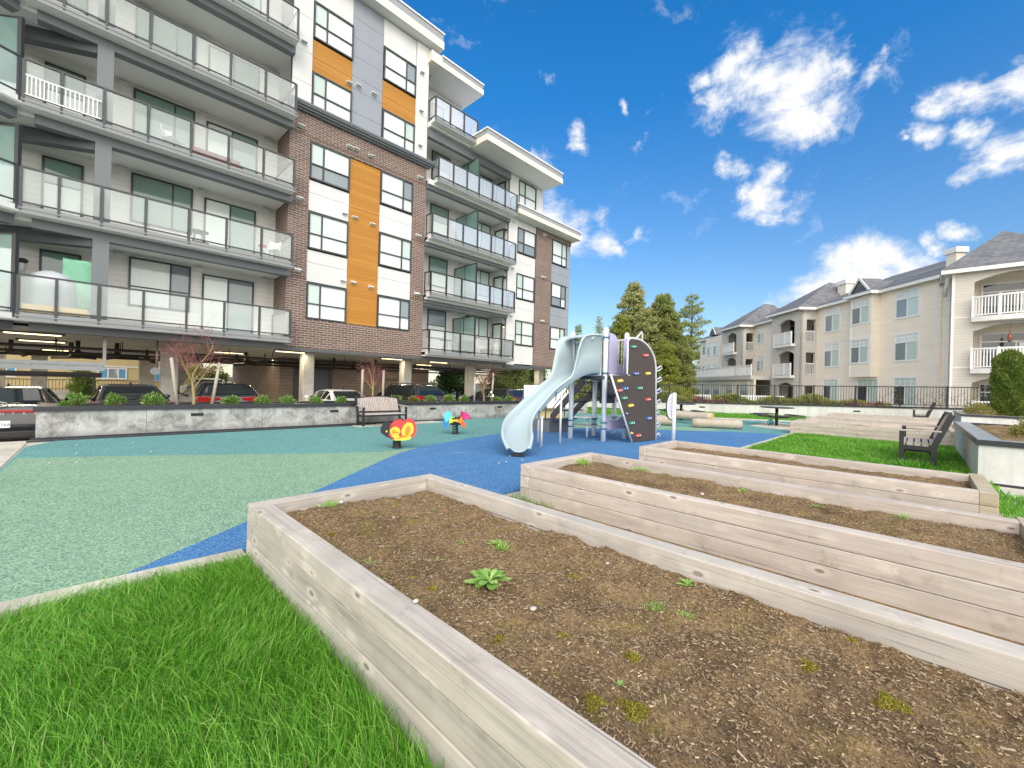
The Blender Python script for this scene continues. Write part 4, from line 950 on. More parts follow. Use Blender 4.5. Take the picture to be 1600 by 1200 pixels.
# fluorescent lamps under the ceiling
m_ = Mat('lamp tube'); m_.b.inputs['Emission Color'].default_value = (1,0.80,0.45,1); m_.b.inputs['Emission Strength'].default_value = 2.6; m_.set((0.9,0.85,0.7), 0.4); M_TUBE = m_.m
LPOS = [(-1.0,19.35,'nearest at far left'),(-1.0,23.8,'second at far left'),(-0.9,28.1,'third behind at far left'),(-0.8,33,'fourth and deepest at far left'),(6.35,19.6,'beside the column left of the brick bay'),(5.0,23.9,'near the tree with red twigs'),(5.6,28.3,'deep behind the red twigs'),(8.6,28.4,'over the blue grey service door'),
        (14.4,19.9,'under the bottom balcony of the middle bay'),(11.3,19.7,'over the parked wagon with roof rails'),(22.0,20.0,'under the right end'),(16.3,24.2,'small one beside the right middle column')]
for x, y, lb in LPOS:
    t = thing('ceiling_light', 'lit strip light on the car park ceiling, ' + lb, 'ceiling light', (x,y,2.6), 0, 'strip lights of the car park')
    a = MB(); a.box(x-0.66,x+0.66,y-0.07,y+0.07,2.575,2.628); a.build('housing', M_STEELD, t)
    a = MB(); a.box(x-0.58,x+0.58,y-0.03,y+0.03,2.545,2.574); a.build('tube', M_TUBE, t)
    ld = bpy.data.lights.new('strip_light', 'AREA'); ld.shape = 'RECTANGLE'; ld.size = 1.16; ld.size_y = 0.06; ld.energy = 30; ld.color = (1.0,0.86,0.62)
    lo = bpy.data.objects.new('strip_light', ld); COL.objects.link(lo); lo.parent = t; lo.location = (0,0,-0.058)
# ------------------------------------------------------------------ beige building at right
M_SIDING = mk_lap('cream lap siding', lin((228,217,200)), lin((237,227,211)), 0.115, 0.3)
M_SIDINGW = mk_lap('pale lap siding', lin((192,187,178)), lin((202,197,189)), 0.16, 0.3)
M_TRIMW = simple('white trim', (0.74,0.725,0.69), 0.55, var=0.04)
def mk_shingle(name='grey shingles'):
    m = Mat(name); tc = m.n('ShaderNodeTexCoord'); sx = m.n('ShaderNodeSeparateXYZ'); m.l(tc.outputs['Object'], sx.inputs[0])
    cb = m.n('ShaderNodeCombineXYZ'); m.l(m.math('ADD', sx.outputs[0], m.math('MULTIPLY', sx.outputs[1], -1)), cb.inputs[0]); m.l(sx.outputs[2], cb.inputs[1])
    b = m.n('ShaderNodeTexBrick'); m.l(cb.outputs[0], b.inputs['Vector']); b.inputs['Scale'].default_value = 1
    b.inputs['Color1'].default_value = (*lin((104,105,109)),1); b.inputs['Color2'].default_value = (*lin((136,137,141)),1); b.inputs['Mortar'].default_value = (*lin((78,79,82)),1)
    b.inputs['Brick Width'].default_value = 0.38; b.inputs['Row Height'].default_value = 0.10; b.inputs['Mortar Size'].default_value = 0.012; b.inputs['Bias'].default_value = 0.0
    n1 = m.noise(tc.outputs['Object'], 0.7, 6, 0.65)
    m.set(m.mix(m.mrange(n1, 0.35, 0.7, 0, 0.4), b.outputs[0], lin((90,91,95))), 0.9, spec=0.2); m.bump(b.outputs['Fac'], -0.3, 0.02); return m.m
M_SHINGLE = mk_shingle()
TH = R(43.0); RD = Vector((math.cos(TH), math.sin(TH), 0)); RN = Vector((-math.sin(TH), math.cos(TH), 0)); RO = Vector((40.05, 1.24, 0))
RBF = lambda u, w, z: RO + RD*u + RN*w + Vector((0,0,z))
RB = thing('apartment_building', 'cream three-storey building with grey hip roofs, arched balconies and white railings', 'apartment building', (40.05,1.24,0))
def rpart(name, mat, *bx, fn=RBF, bevel=0, parent=None):
    if name in APART and len(bx) > 1: return [rpart(name, mat, b, fn=fn, bevel=bevel, parent=parent) for b in bx]
    mb = MB()
    for b in bx: fbox(mb, fn, *b)
    return mb.build(name, mat, parent or RB, bevel=bevel)
def wall_with_holes(name, mat, fn, u0, u1, z0, z1, holes, thick=0.25, arch=0.35):
    """front face split around openings (u0,u1,z0,z1,arched); reveals included"""
    mb = MB(); hs = sorted(holes); us = sorted({u0, u1, *[h[0] for h in hs], *[h[1] for h in hs]})
    for a, b in zip(us[:-1], us[1:]):
        col = sorted([h for h in hs if h[0] <= a + 1e-6 and h[1] >= b - 1e-6], key=lambda h: h[2]); z = z0
        for h in col:
            if h[2] > z: fbox(mb, fn, a, b, -thick, 0, z, h[2])
            z = h[3]
            if h[4]:      # arched head
                n = 10; w = b - a
                def za(t): return h[3] - arch*(2*t-1)**2
                for i in range(n):
                    t0, t1 = i/n, (i+1)/n; x0, x1 = a+w*t0, a+w*t1
                    vs = [fn(x0,-thick,za(t0)),fn(x1,-thick,za(t1)),fn(x1,0,za(t1)),fn(x0,0,za(t0)),fn(x0,-thick,h[3]),fn(x1,-thick,h[3]),fn(x1,0,h[3]),fn(x0,0,h[3])]
                    mb.add(vs, [(3,2,1,0),(2,3,7,6),(0,1,5,4)])
        if z < z1: fbox(mb, fn, a, b, -thick, 0, z, z1)
    return mb.build(name, mat, RB)
# main facade in pieces along u
wall_with_holes('wall', M_SIDING, RBF, -3.9, 7.95, -0.4, 8.9, [])
wall_with_holes('wall', M_SIDING, RBF, 12.2, 18.0, -0.4, 8.75, [])
wall_with_holes('wall', M_SIDING, RBF, 22.5, 32.4, -0.4, 8.4, [])
rpart('wall', M_SIDING, (-3.9,32.4,-11,-10.8,-0.4,8.6), (32.2,32.4,-10.8,-0.26,-0.4,8.4), (-3.9,-3.7,-10.8,-0.26,-0.4,8.6))
RBB = lambda u, w, z: RBF(u, w+0.6, z)
# bays standing out of the facade
rpart('bay', M_SIDING, (1.45,3.35,0.001,0.6,2.72,8.85)); rpart('bay', M_SIDING, (25.0,29.2,0.001,0.6,-0.4,8.3))
M_RWIN = M_TRIMW
M_MUNTIN = M_TRIMW
def rwindow(fn, u0, u1, z0, z1, dark=False):
    zr = z1 - 0.52; mb = MB(); fr = 0.12
    fbox(mb, fn, u0-fr, u1+fr, 0.001, 0.05, z0-fr, z0); fbox(mb, fn, u0-fr, u1+fr, 0.001, 0.05, z1, z1+fr); fbox(mb, fn, u0-fr, u0, 0.001, 0.05, z0, z1); fbox(mb, fn, u1, u1+fr, 0.001, 0.05, z0, z1)
    fbox(mb, fn, u0, u1, 0.004, 0.04, zr-0.03, zr+0.03); um = (u0+u1)/2; fbox(mb, fn, um-0.035, um+0.035, 0.004, 0.035, z0, zr-0.03)
    n = 4
    for i in range(1, n): u = u0 + (u1-u0)*i/n; fbox(mb, fn, u-0.015, u+0.015, 0.006, 0.03, zr+0.03, z1)
    fbox(mb, fn, u0, u1, 0.006, 0.028, (zr+z1)/2, (zr+z1)/2+0.028)
    w = mb.build('window', M_RWIN, RB)
    p = MB(); fbox(p, fn, um, u1, 0.0015, 0.003, z0, zr, 1); fbox(p, fn, u0, um, 0.0015, 0.003, z0, zr, 0); fbox(p, fn, u0, u1, 0.0015, 0.003, zr, z1, 0 if dark else 2)
    p.build('pane', [M_BLIND2, M_DGLASS if not dark else M_DKGLASS, M_BLIND], w)
for z0, z1, dk in ((6.85,8.6,0),(3.85,5.58,0),(0.75,2.58,1)):
    rwindow(RBF, -1.60, 0.05, z0, z1, dk); rwindow(RBF, 5.35, 6.95, z0-0.12, z1-0.02, dk)
    if z0 > 3: rwindow(RBB, 1.65, 3.25, z0-0.02, z1-0.05, dk)
    else: rwindow(RBF, 1.45, 3.25, z0-0.02, z1-0.05, dk)
for z0, z1 in ((6.80,8.3),(3.7,5.3)): rwindow(RBF, 16.15, 17.4, z0, z1)
for z0, z1 in ((6.1,7.75),(3.5,4.8)): rwindow(RBB, 25.4, 26.8, z0, z1, z0 < 4); rwindow(RBB, 27.3, 28.7, z0, z1, z0 < 4)
for z in (6.4, 3.5, 0.7): rpart('window', M_DKGLASS, (30.9,31.5,0.001,0.02,z,z+1.2)); rpart('panel', M_TRIMW, (30.85,31.55,0.001,0.03,z-0.7,z-0.05))
# belt trim and corner boards
rpart('belt_trim', M_TRIMW, (3.4,7.9,0.001,0.03,5.72,5.82), (12.3,17.9,0.001,0.03,5.72,5.80))
rpart('corner_board', M_TRIMW, (-0.02+3.35,0.07+3.35,0.6,0.63,2.72,8.8), (1.42,1.5,0.6,0.63,2.72,8.8), (-2.85,-2.75,0.001,0.02,-0.4,8.8))
rpart('downpipe', M_SIDING, (12.38,12.48,0.001,0.09,-0.3,8.6), (-3.2,-3.1,0.001,0.09,-0.3,8.0))
# turrets with arched balconies
def rail(fn, u0, u1, w, z, h=1.05, parent=None, posts=(), step=0.13, lattice=False, name='railing', bow=0.0):
    mb = MB(); n = max(2, int((u1-u0)/step))
    bw = lambda u: w + bow*(1-((2*u-u0-u1)/(u1-u0))**2)
    for i in range(n+1):
        u = u0+(u1-u0)*i/n; fbox(mb, fn, u-0.022, u+0.022, bw(u)-0.02, bw(u)+0.02, z+0.10, z+h-0.04)
    seg = 8 if bow else 1
    for i in range(seg):
        a, b = u0+(u1-u0)*i/seg, u0+(u1-u0)*(i+1)/seg
        mb.beam(fn(a,bw(a),z+h), fn(b,bw(b),z+h), 0.09, 0.09); mb.beam(fn(a,bw(a),z+0.09), fn(b,bw(b),z+0.09), 0.05, 0.06)
    for u in posts: fbox(mb, fn, u-0.05, u+0.05, bw(u)-0.05, bw(u)+0.05, z-0.05, z+h+0.08)
    return mb.build(name, M_WHITE, parent or RB)
def turret(s0, s1, e, ztop, a0, a1, tag_low=True):
    fnF = lambda u, w, z: RBF(u, w+e, z)
    # the side face looks back along -d: local u runs from the facade outwards
    fnS = lambda u, w, z: RBF(s0-w, u, z)
    lv = [0.1, 2.95, 5.85]; hd = [2.3, 5.25, 8.2]
    holes = [(a0,a1,lv[k]+(0.55 if k == 0 else -0.0),hd[k],True) for k in range(3)]
    wall_with_holes('turret_wall', M_SIDINGW, fnF, s0, s1, -0.4, ztop, holes)
    sh = [(0.15, min(0.95,e-0.3), lv[k]+0.02, hd[k]-0.25, False) for k in range(3)]
    wall_with_holes('turret_wall', M_SIDINGW, fnS, 0.0, e-0.001, -0.4, ztop, sh)
    rpart('turret_wall', M_SIDINGW, (s1-0.25,s1,0.0,e-0.26,-0.4,ztop)); 
    rpart('recess_wall', M_SIDING, (s0+0.26,s1-0.26,-1.6,-1.5,-0.4,ztop), (s0+0.1,s0+0.25,-1.5,-0.26,-0.4,ztop))
    for k in range(3):
        z = lv[k]
        rpart('balcony_floor', M_TRIMW, (s0+0.26,s1-0.26,-1.49,e-0.27,z-0.22,z-0.01), (a0-0.15,a1+0.15,e-0.26,e+0.42,z-0.25,z-0.002)) if k else None
        rpart('balcony_door', M_DKGLASS, (a0+0.3,a1-0.4,-1.499,-1.46,z+0.05,z+2.1)); rpart('door_trim', M_TRIMW, (a0+0.2,a0+0.3,-1.499,-1.44,z,z+2.15), (a1-0.4,a1-0.3,-1.499,-1.44,z,z+2.15), ((a0+a1)/2-0.05,(a0+a1)/2+0.05,-1.455,-1.44,z,z+2.15))
        if k:
            rail(RBF, a0-0.1, a1+0.1, e+0.36, z, posts=(a0-0.1,a1+0.1,a0+(a1-a0)*0.35))
            rail(fnS, 0.15, min(0.95,e-0.3), -0.1, z)
    return lv
turret(7.95, 12.25, 1.5, 8.8, 8.75, 11.15)
turret(18.0, 22.5, 1.5, 8.65, 19.1, 21.4)
# terrace over the ground floor between the two turrets and beyond
rpart('terrace', M_SIDINGW, (12.3,29.8,0.0,3.4,2.55,2.95)); rpart('wall', M_SIDING, (12.3,29.8,2.9,3.1,-0.4,2.55), )
TF = lambda u, w, z: RBF(u, w, z)
rail(TF, 12.5, 29.6, 3.3, 2.95, posts=[12.5+k*2.13 for k in range(9)], step=0.17)
for u in (13.4,16.5,19.5,22.0,25.5): rpart('ground_window', M_DGLASS, (u,u+1.5,3.101,3.12,0.4,2.2)); rpart('window_trim', M_TRIMW, (u-0.1,u,3.101,3.14,0.3,2.3), (u+1.5,u+1.6,3.101,3.14,0.3,2.3), (u-0.1,u+1.6,3.101,3.14,2.301,2.4))
# roofs
def hip(name, fn, u0, u1, w0, w1, z, ridge, zr, ov=0.45, parent=None):
    """eaves rectangle and ridge ((ua,wa),(ub,wb)); white fascia board below"""
    mb = MB(); A = [fn(u0-ov,w1+ov,z), fn(u1+ov,w1+ov,z), fn(u1+ov,w0-ov,z), fn(u0-ov,w0-ov,z)]
    (ua,wa),(ub,wb) = ridge; B = [fn(ua,wa,zr), fn(ub,wb,zr)]
    mb.add(A+B, [(0,1,5,4),(1,2,5),(2,3,4,5),(3,0,4)]); r = mb.build(name, M_SHINGLE, RB)
    f = MB(); o = ov-0.02
    fbox(f, fn, u0-o, u1+o, w1+o-0.04, w1+o, z-0.24, z-0.012); fbox(f, fn, u0-o, u1+o, w0-o, w0-o+0.04, z-0.24, z-0.012)
    fbox(f, fn, u0-o, u0-o+0.04, w0-o+0.04, w1+o-0.04, z-0.24, z-0.012); fbox(f, fn, u1+o-0.04, u1+o, w0-o+0.04, w1+o-0.04, z-0.24, z-0.012)
    fbox(f, fn, u0-o+0.04, u1+o-0.04, w0-o+0.04, w1+o-0.04, z-0.10, z-0.03)
    f.build('fascia', M_TRIMW, RB); return r
hip('roof', RBF, -4.6, 8.6, -10.8, 0.0, 9.05, ((-0.5,-5.2),(6.5,-5.2)), 11.6)
hip('roof', RBF, 10.0, 18.6, -10.8, 0.0, 8.95, ((12.0,-5.2),(18,-5.2)), 11.6)
hip('roof', RBF, 21.0, 32.4, -10.8, 0.0, 8.60, ((24,-5.2),(28.5,-5.2)), 11.4)
hip('roof', RBF, 7.95, 12.25, -9.0, 1.5, 9.0, ((10.3,-2.6),(10.9,-4.0)), 11.9)
hip('roof', RBF, 18.0, 22.5, -9.0, 1.5, 8.85, ((20.4,-2.4),(21.0,-3.8)), 11.8)
hip('roof', RBF, 1.45, 3.35, -4.0, 0.6, 9.07, ((2.4,-1.2),(2.4,-3.9)), 10.1, ov=0.4)
def gablet(u, w, z, s, depth=1.6):
    mb = MB(); mb.add([RBF(u-s,w,z),RBF(u+s,w,z),RBF(u,w,z+s*1.15),RBF(u-s,w-depth,z),RBF(u+s,w-depth,z),RBF(u,w-depth,z+s*1.15)], [(0,2,5,3),(2,1,4,5)], 0)
    mb.add([RBF(u-s*0.8,w-0.08,z),RBF(u+s*0.8,w-0.08,z),RBF(u,w-0.08,z+s)], [(0,1,2)], 0); g = mb.build('gablet', M_SHINGLE, RB)
    f = MB(); f.beam(RBF(u-s*1.05,w+0.04,z-0.05), RBF(u,w+0.04,z+s*1.15), 0.06, 0.16); f.beam(RBF(u+s*1.05,w+0.04,z-0.05), RBF(u,w+0.04,z+s*1.15), 0.06, 0.16); f.build('trim', M_TRIMW, g)
gablet(2.45, 0.75, 9.15, 0.95); gablet(26.9, 0.75, 8.75, 0.95)
def chimney(u0, u1, w0, w1, z0, z1):
    c = rpart('chimney', M_SIDING, (u0,u1,w0,w1,z0,z1)); rpart('chimney_cap', M_TRIMW, (u0-0.1,u1+0.1,w0-0.1,w1+0.1,z1+0.001,z1+0.35), parent=c)
chimney(8.2, 9.2, -4.5, -2.6, 9.5, 11.3); chimney(-2.45, -1.8, -2.1, -1.5, 9.0, 10.75); chimney(29.0, 29.9, -6.0, -4.6, 9.0, 11.6)
# wing at right, its arched balconies facing the courtyard
XW = 34.65
WF = lambda u, w, z: Vector((XW - w, -1.23 - u, z))       # u runs to the right in the picture
wall_with_holes('turret_wall', M_SIDINGW, WF, 0, 9.5, -0.4, 8.5, [(0.85,4.3,0.45,2.65,True),(0.85,4.3,2.98,5.50,True),(0.85,4.3,5.80,8.25,True)], arch=0.42)
rpart('turret_wall', M_SIDINGW, (0.0,0.25,-3.5,-0.26,-0.4,8.5), fn=WF); rpart('recess_wall', M_SIDING, (0.26,9,-1.9,-1.8,-0.4,8.5), fn=WF)
for k, z in enumerate((0.1,3.0,5.85)):
    if k:
        rpart('balcony_floor', M_TRIMW, (0.26,9.0,-1.79,-0.26,z-0.25,z-0.02), fn=WF)
        fl = MB(); nn = 10; fl.prism([(0.75,-0.25)]+[(0.75+3.65*i/nn, 0.30+0.50*(1-(2*i/nn-1)**2)) for i in range(nn+1)]+[(4.4,-0.25)], lambda a,b,w: WF(a,b,w), z-0.27, z-0.001); fl.build('balcony_floor', M_TRIMW, RB)
        rail(WF, 0.8, 4.35, 0.22, z, 1.08, posts=(0.8,1.75,3.1,4.35), bow=0.48, step=0.11)
    else: rail(WF, 0.9, 4.2, -0.12, 0.42, 0.75, posts=(0.9,2.5,4.2))
    d = rpart('balcony_door', M_DKGLASS, (1.3,3.95,-1.799,-1.76,z+0.05,z+2.05), fn=WF)
    rpart('door_trim', M_TRIMW, (1.2,1.3,-1.799,-1.73,z,z+2.15), (3.95,4.05,-1.799,-1.73,z,z+2.15), (1.3,3.95,-1.758,-1.74,z+1.58,z+1.66), (1.3,3.95,-1.758,-1.74,z+2.05,z+2.15), (2.55,2.63,-1.758,-1.738,z,z+1.579), fn=WF, parent=d)
    rpart('curtain', M_BLIND, (2.7,3.4 if k else 3.9,-1.755,-1.75,z+0.3,z+1.55), fn=WF, parent=d)
rpart('belt_trim', M_TRIMW, (0.02,0.85,0.001,0.02,5.86,5.92), (0.02,0.85,0.001,0.02,3.04,3.10), fn=WF); rpart('corner_board', M_TRIMW, (-0.02,0.09,0.001,0.025,-0.4,8.45), fn=WF)
hip('roof', WF, -0.1, 5.2, -8.0, 0.0, 8.62, ((2.2,-3.8),(2.5,-5.0)), 11.45, ov=0.4)
hip('roof', WF, 5.3, 10.5, -8.0, -1.2, 8.4, ((6.5,-4.5),(9.5,-4.5)), 10.6, ov=0.3)
mb = MB(); mb.tube([(34.9,-1.05,8.3),(35.6,-1.0,7.7),(36.6,-1.0,7.5)], 0.09, 8); mb.build('downpipe', M_TRIMW, RB)
t = thing('hanging_lantern', 'copper coloured lantern hanging in the arch of a right hand balcony', 'lantern', tuple(WF(2.2,-0.2,4.55)))
mb = MB(); p = WF(2.2,-0.2,4.55); mb.tube([p+Vector((0,0,-0.02)),p+Vector((0,0,0.25)),p+Vector((0,0,0.42))], [0.085,0.085,0.02], 8); mb.tube([p+Vector((0,0,0.42)),p+Vector((0,0,0.95))], 0.008, 5); mb.build('shade', simple('copper', lin((176,110,84)), 0.4, 0.4), t)
mb = MB(); mb.tube([p+Vector((0,0,-0.1)),p+Vector((0,0,-0.021))], 0.07, 8); mb.build('base', M_STEELD, t)

# ------------------------------------------------------------------ fence on the far wall, planters
FA, FB = Vector((24.2,17.0,0)), Vector((32.5,-3.2,0)); FDv = (FB-FA).normalized(); FNv = Vector((-FDv.y*-1, FDv.x*-1, 0)); FNv = Vector((FDv.y, -FDv.x, 0)); FLn = (FB-FA).length
if FNv.x > 0: FNv = -FNv
FF = lambda u, w, z: FA + FDv*u + FNv*w + Vector((0,0,z - 0.10 + 0.24*(u-6.0)/14.5))      # the wall climbs a little to the right
def fu(px):
    d = FW + RT*((px-800)/FPX); nrm = Vector((FDv.y, -FDv.x, 0)); t = (FA - Vector((0,0,H))).dot(nrm)/d.dot(nrm); return (Vector((0,0,H)) + d*t - FA).dot(FDv)
fw_ = thing('retaining_wall', 'low white concrete wall with dark coping below the black fence', 'wall', tuple(FA))
mb = MB(); fbox(mb, FF, 0, FLn, -0.2, 0, -0.3, 0.62); mb.build('wall', M_CONC_WHITE, fw_)
mb = MB(); fbox(mb, FF, -0.03, FLn, -0.24, 0.04, 0.622, 0.71); mb.build('coping', M_CAP, fw_)
for u in (fu(1098), fu(1340)): mb = MB(); fbox(mb, FF, u-0.16, u+0.16, 0.001, 0.012, 0.36, 0.44); mb.build('vent_slot', M_BRASS, fw_)
fn_ = thing('metal_fence', 'black metal picket fence along the top of the low white wall', 'fence', tuple(FA))
mb = MB(); fbox(mb, FF, 0, FLn, -0.12, -0.08, 1.76, 1.81); fbox(mb, FF, 0, FLn, -0.115, -0.085, 0.80, 0.83); mb.build('rail', M_BLACK, fn_)
mb = MB(); u = 0.1
while u < FLn: fbox(mb, FF, u-0.009, u+0.009, -0.109, -0.091, 0.831, 1.759); u += 0.125
mb.build('pickets', M_BLACK, fn_)
u = 0.05
while u < FLn: mb = MB(); fbox(mb, FF, u-0.03, u+0.03, -0.13, -0.07, 0.71, 1.84); mb.build('post', M_BLACK, fn_); u += 1.95
# planter under the building
PL = thing('planter_wall', 'long mottled concrete planter with black coping in front of the car park', 'planter', (-0.62,13.15,0))
def pl_y(x): return 13.2 - (x+0.62)*0.0 
bent = [(-0.62,13.20),(5.0,13.10),(12.4,12.72),(18.6,12.60)]
FP = lambda a, b, w: (a, b, w)
PF = [(-0.62,13.22),(18.8,12.62)]
pdir = (Vector((*PF[1],0))-Vector((*PF[0],0))); PLn = pdir.length; pdir.normalize(); pn = Vector((pdir.y,-pdir.x,0))
PFn = lambda u, w, z: Vector((*PF[0],0)) + pdir*u + pn*w + Vector((0,0,z))
mb = MB(); fbox(mb, PFn, 0, PLn, -0.2, 0, -0.1, 0.60); fbox(mb, PFn, 0, 0.2, -1.2, -0.2, -0.4, 0.60); fbox(mb, PFn, 0, PLn, -1.4, -1.2, -0.4, 0.60); mb.build('wall', M_CONC_MOT, PL)
mb = MB(); fbox(mb, PFn, -0.04, PLn, -0.26, 0.05, 0.602, 0.70); fbox(mb, PFn, -0.04, 0.26, -1.4, -0.26, 0.602, 0.70); fbox(mb, PFn, 0.26, PLn, -1.44, -1.16, 0.602, 0.70); mb.build('coping', M_CAP, PL)
mb = MB(); fbox(mb, PFn, -0.06, 11.5, 0.001, 0.07, -0.02, 0.05); fbox(mb, PFn, -0.10, 7.4, 0.07, 0.30, -0.02, 0.022); mb.build('plinth', M_CAP, PL)
mb = MB(); fbox(mb, PFn, 0.2, PLn, -1.2, -0.2, 0.4, 0.615); mb.build('soil', M_SOIL, PL)
for u in (2.72, 6.15, 9.75, 13.1): mb = MB(); fbox(mb, PFn, u-0.13, u+0.13, 0.001, 0.012, 0.42, 0.49); mb.build('vent_slot', M_BRASS, PL)
# white planters at right
def planter(name, label, x0, x1, y0, y1, h, t=0.45):
    p = thing(name, label, 'planter', (x0,y0,0), 0, 'white planters at right')
    mb = MB(); mb.box(x0,x1,y1-0.22,y1,-0.1,h-0.09); mb.box(x0,x1,y0,y0+0.22,-0.1,h-0.09); mb.box(x0,x0+0.22,y0+0.22,y1-0.22,-0.1,h-0.09); mb.box(x1-0.22,x1,y0+0.22,y1-0.22,-0.1,h-0.09); mb.build('wall', M_CONC_WHITE, p)
    mb = MB(); mb.box(x0-0.03,x1+0.03,y1-0.28,y1+0.03,h-0.088,h); mb.box(x0-0.03,x1+0.03,y0-0.03,y0+0.28,h-0.088,h); mb.box(x0-0.03,x0+0.26,y0+0.28,y1-0.28,h-0.088,h); mb.box(x1-0.26,x1+0.03,y0+0.28,y1-0.28,h-0.088,h); mb.build('coping', M_CAP, p)
    mb = MB()
    mb.box(x0+0.0,x1,y1-0.27,y1+0.01,h+0.001,h+0.006); mb.box(x0-0.01,x0+0.24,y0,y1-0.272,h+0.001,h+0.006); mb.build('coping_sheen', M_CAPSHEEN, p)  # thin lighter layer on the coping, painted as its sheen
    soil_mesh(x0+0.22, x1-0.22, y0+0.22, y1-0.22, h-0.05, 900, x0, p, 0.09, 1.6)
    mb = MB(); mb.box(x0-0.002,x0-0.0005,y0+0.02,y1-0.005,-0.05,0.03); mb.build('base_strip', M_CAP, p)
    return p
planter('planter_box', 'white concrete planter with grey coping nearest at the right edge', 10.55, 17.2, -4.6, -0.73, 0.73)
planter('planter_box', 'farther white concrete planter below the tall cypresses', 25.3, 30.6, -5.2, -1.25, 0.72)
# ------------------------------------------------------------------ benches
def make_bench(label, loc, rz, L, group='slatted park benches'):
    t = thing('park_bench', label, 'bench', loc, rz, group)
    h = L/2
    for sx in (-1, 1):
        x = sx*(h-0.05)
        m = MB(); m.beam((x,-0.28,0),(x,-0.28,0.70),0.06,0.075,up=(0,1,0)); m.build('leg', M_BLACK, t, False)
        m = MB(); m.beam((x,0.20,0),(x,0.20,0.44),0.06,0.085,up=(0,1,0)); m.build('leg', M_BLACK, t, False)
        m = MB(); m.beam((x,0.19,0.40),(x,0.44,1.08),0.062,0.10,up=(0,1,0)); m.build('back_post', M_BLACK, t, False)
        m = MB(); m.beam((x,-0.36,0.715),(x,0.30,0.735),0.075,0.03); m.build('armrest', M_SLAT, t, False, bevel=0.006)
        m = MB(); m.beam((x,-0.28,0.375),(x,0.2,0.375),0.05,0.08); m.beam((x,-0.25,0.13),(x,0.17,0.13),0.04,0.05); m.build('side_rail', M_BLACK, t, False)
    m = MB(); m.beam((-h+0.08,-0.28,0.38),(h-0.08,-0.28,0.38),0.05,0.06); m.beam((-h+0.08,0.2,0.38),(h-0.08,0.2,0.38),0.05,0.06); m.beam((-h+0.08,0.23,0.50),(h-0.08,0.23,0.50),0.04,0.05); m.build('frame', M_BLACK, t, False)
    m = MB()
    for k in range(5): y = -0.27+0.115*k; m.box(-h+0.09,h-0.09,y-0.045,y+0.045,0.412,0.44)
    m.build('seat', M_SLAT_X, t, False, bevel=0.005)
    m = MB(); n = int((L-0.2)/0.068)
    top = lambda x: 0.98 + 0.09*(1-(x/h)**2)
    for k in range(n):
        x = -h+0.12 + (L-0.24)*k/(n-1); zt = top(x); yb = 0.24 + (0.50-0.48)*0.37; yt = 0.23+(zt-0.5)*0.37
        m.beam((x,0.225,0.52),(x,yt,zt),0.05,0.022,up=(0,1,0))
    m.build('backrest', M_SLAT, t, False)
    m = MB()
    for k in range(10):
        x0 = -h+0.05+(L-0.1)*k/10; x1 = -h+0.05+(L-0.1)*(k+1)/10
        m.beam((x0,0.235+(top(x0)-0.5)*0.37,top(x0)+0.015),(x1,0.235+(top(x1)-0.5)*0.37,top(x1)+0.015),0.05,0.035)
    m.build('top_rail', M_BLACK, t, False)
    return t
make_bench('slatted bench with arched back standing against the mottled planter', (6.86,12.50,0.012), R(-1.8), 1.84).scale = (0.84,0.84,0.84)
make_bench('dark framed bench on the lawn behind the third timber bed, seen from its end', (12.92,-0.03,0), R(180), 2.1)
make_bench('small dark bench far back by the black fence, beside the farther white planter', (29.4,-0.1,0.02), R(180), 2.0)

# picnic tables, ball, logs, sign
M_TTOP = simple('dark mesh table', lin((66,62,60)), 0.5, 0.2, var=0.2)
def picnic(loc, label):
    t = thing('picnic_table', label, 'picnic table', loc, 0.3, 'round pedestal tables')
    m = MB(); m.tube([(0,0,0),(0,0,0.72)], 0.06, 10); m.build('pedestal', M_BLACK, t, False)
    m = MB(); n = 24
    m.tube([(0,0,0.725),(0,0,0.74),(0,0,0.765),(0,0,0.775)], [0.50,0.62,0.62,0.60], n); m.build('table_top', M_TTOP, t, False)
    for k in range(4):
        a = PI/2*k+0.5; c = Vector((math.cos(a)*0.78, math.sin(a)*0.78, 0)); m = MB(); s_ = Vector((-math.sin(a), math.cos(a), 0))
        m.beam(c-s_*0.45+Vector((0,0,0.44)), c+s_*0.45+Vector((0,0,0.44)), 0.28, 0.04); m.build('seat', M_TTOP, t, False, bevel=0.01)
        m = MB(); m.beam((0,0,0.32),(c.x,c.y,0.40),0.05,0.05); m.build('seat_arm', M_BLACK, t, False)
picnic((20.5,4.3,0.012), 'black pedestal picnic table with a teal ball beneath it')
picnic((19.3,7.85,0.0), 'black pedestal picnic table half hidden behind the round sign panel')
m = MB(); m.ball((20.2,4.45,0.135), 0.125, (1,1,1), 18, 12)
m_ = Mat('teal ball'); n_ = m_.noise(m_.coord(), 9, 3); m_.set(m_.ramp(n_, [(0.44, (0.01,0.11,0.14)), (0.56, (0.02,0.22,0.25)), (0.66, (0.45,0.55,0.55))]), 0.35)
tag(m.build('ball', m_.m), 'teal and white play ball lying under the round picnic table', 'ball')
def log(a, b, r, label, endm=None):
    a, b = Vector(a), Vector(b); t = thing('log', label, 'log', tuple(a), 0, 'play logs lying on the rubber')
    m = MB(); n = 8; rg = random.Random(int(a.x*10))
    pts = [a.lerp(b, i/n) for i in range(n+1)]; m.tube(pts, [r*rg.uniform(0.94,1.06) for _ in pts], 16); m.build('trunk', M_LOG, t)
    d = (b-a).normalized(); m = MB(); m.tube([b, b+d*0.012], r*0.97, 16); m.build('cut_end', endm or M_LOG, t)
    m = MB(); m.tube([a-d*0.012, a], r*0.97, 16); m.build('cut_end', M_LOG, t)
log((16.2,6.15,0.17),(17.1,4.72,0.17),0.17,'pale log lying in front, nearest the blue rubber')
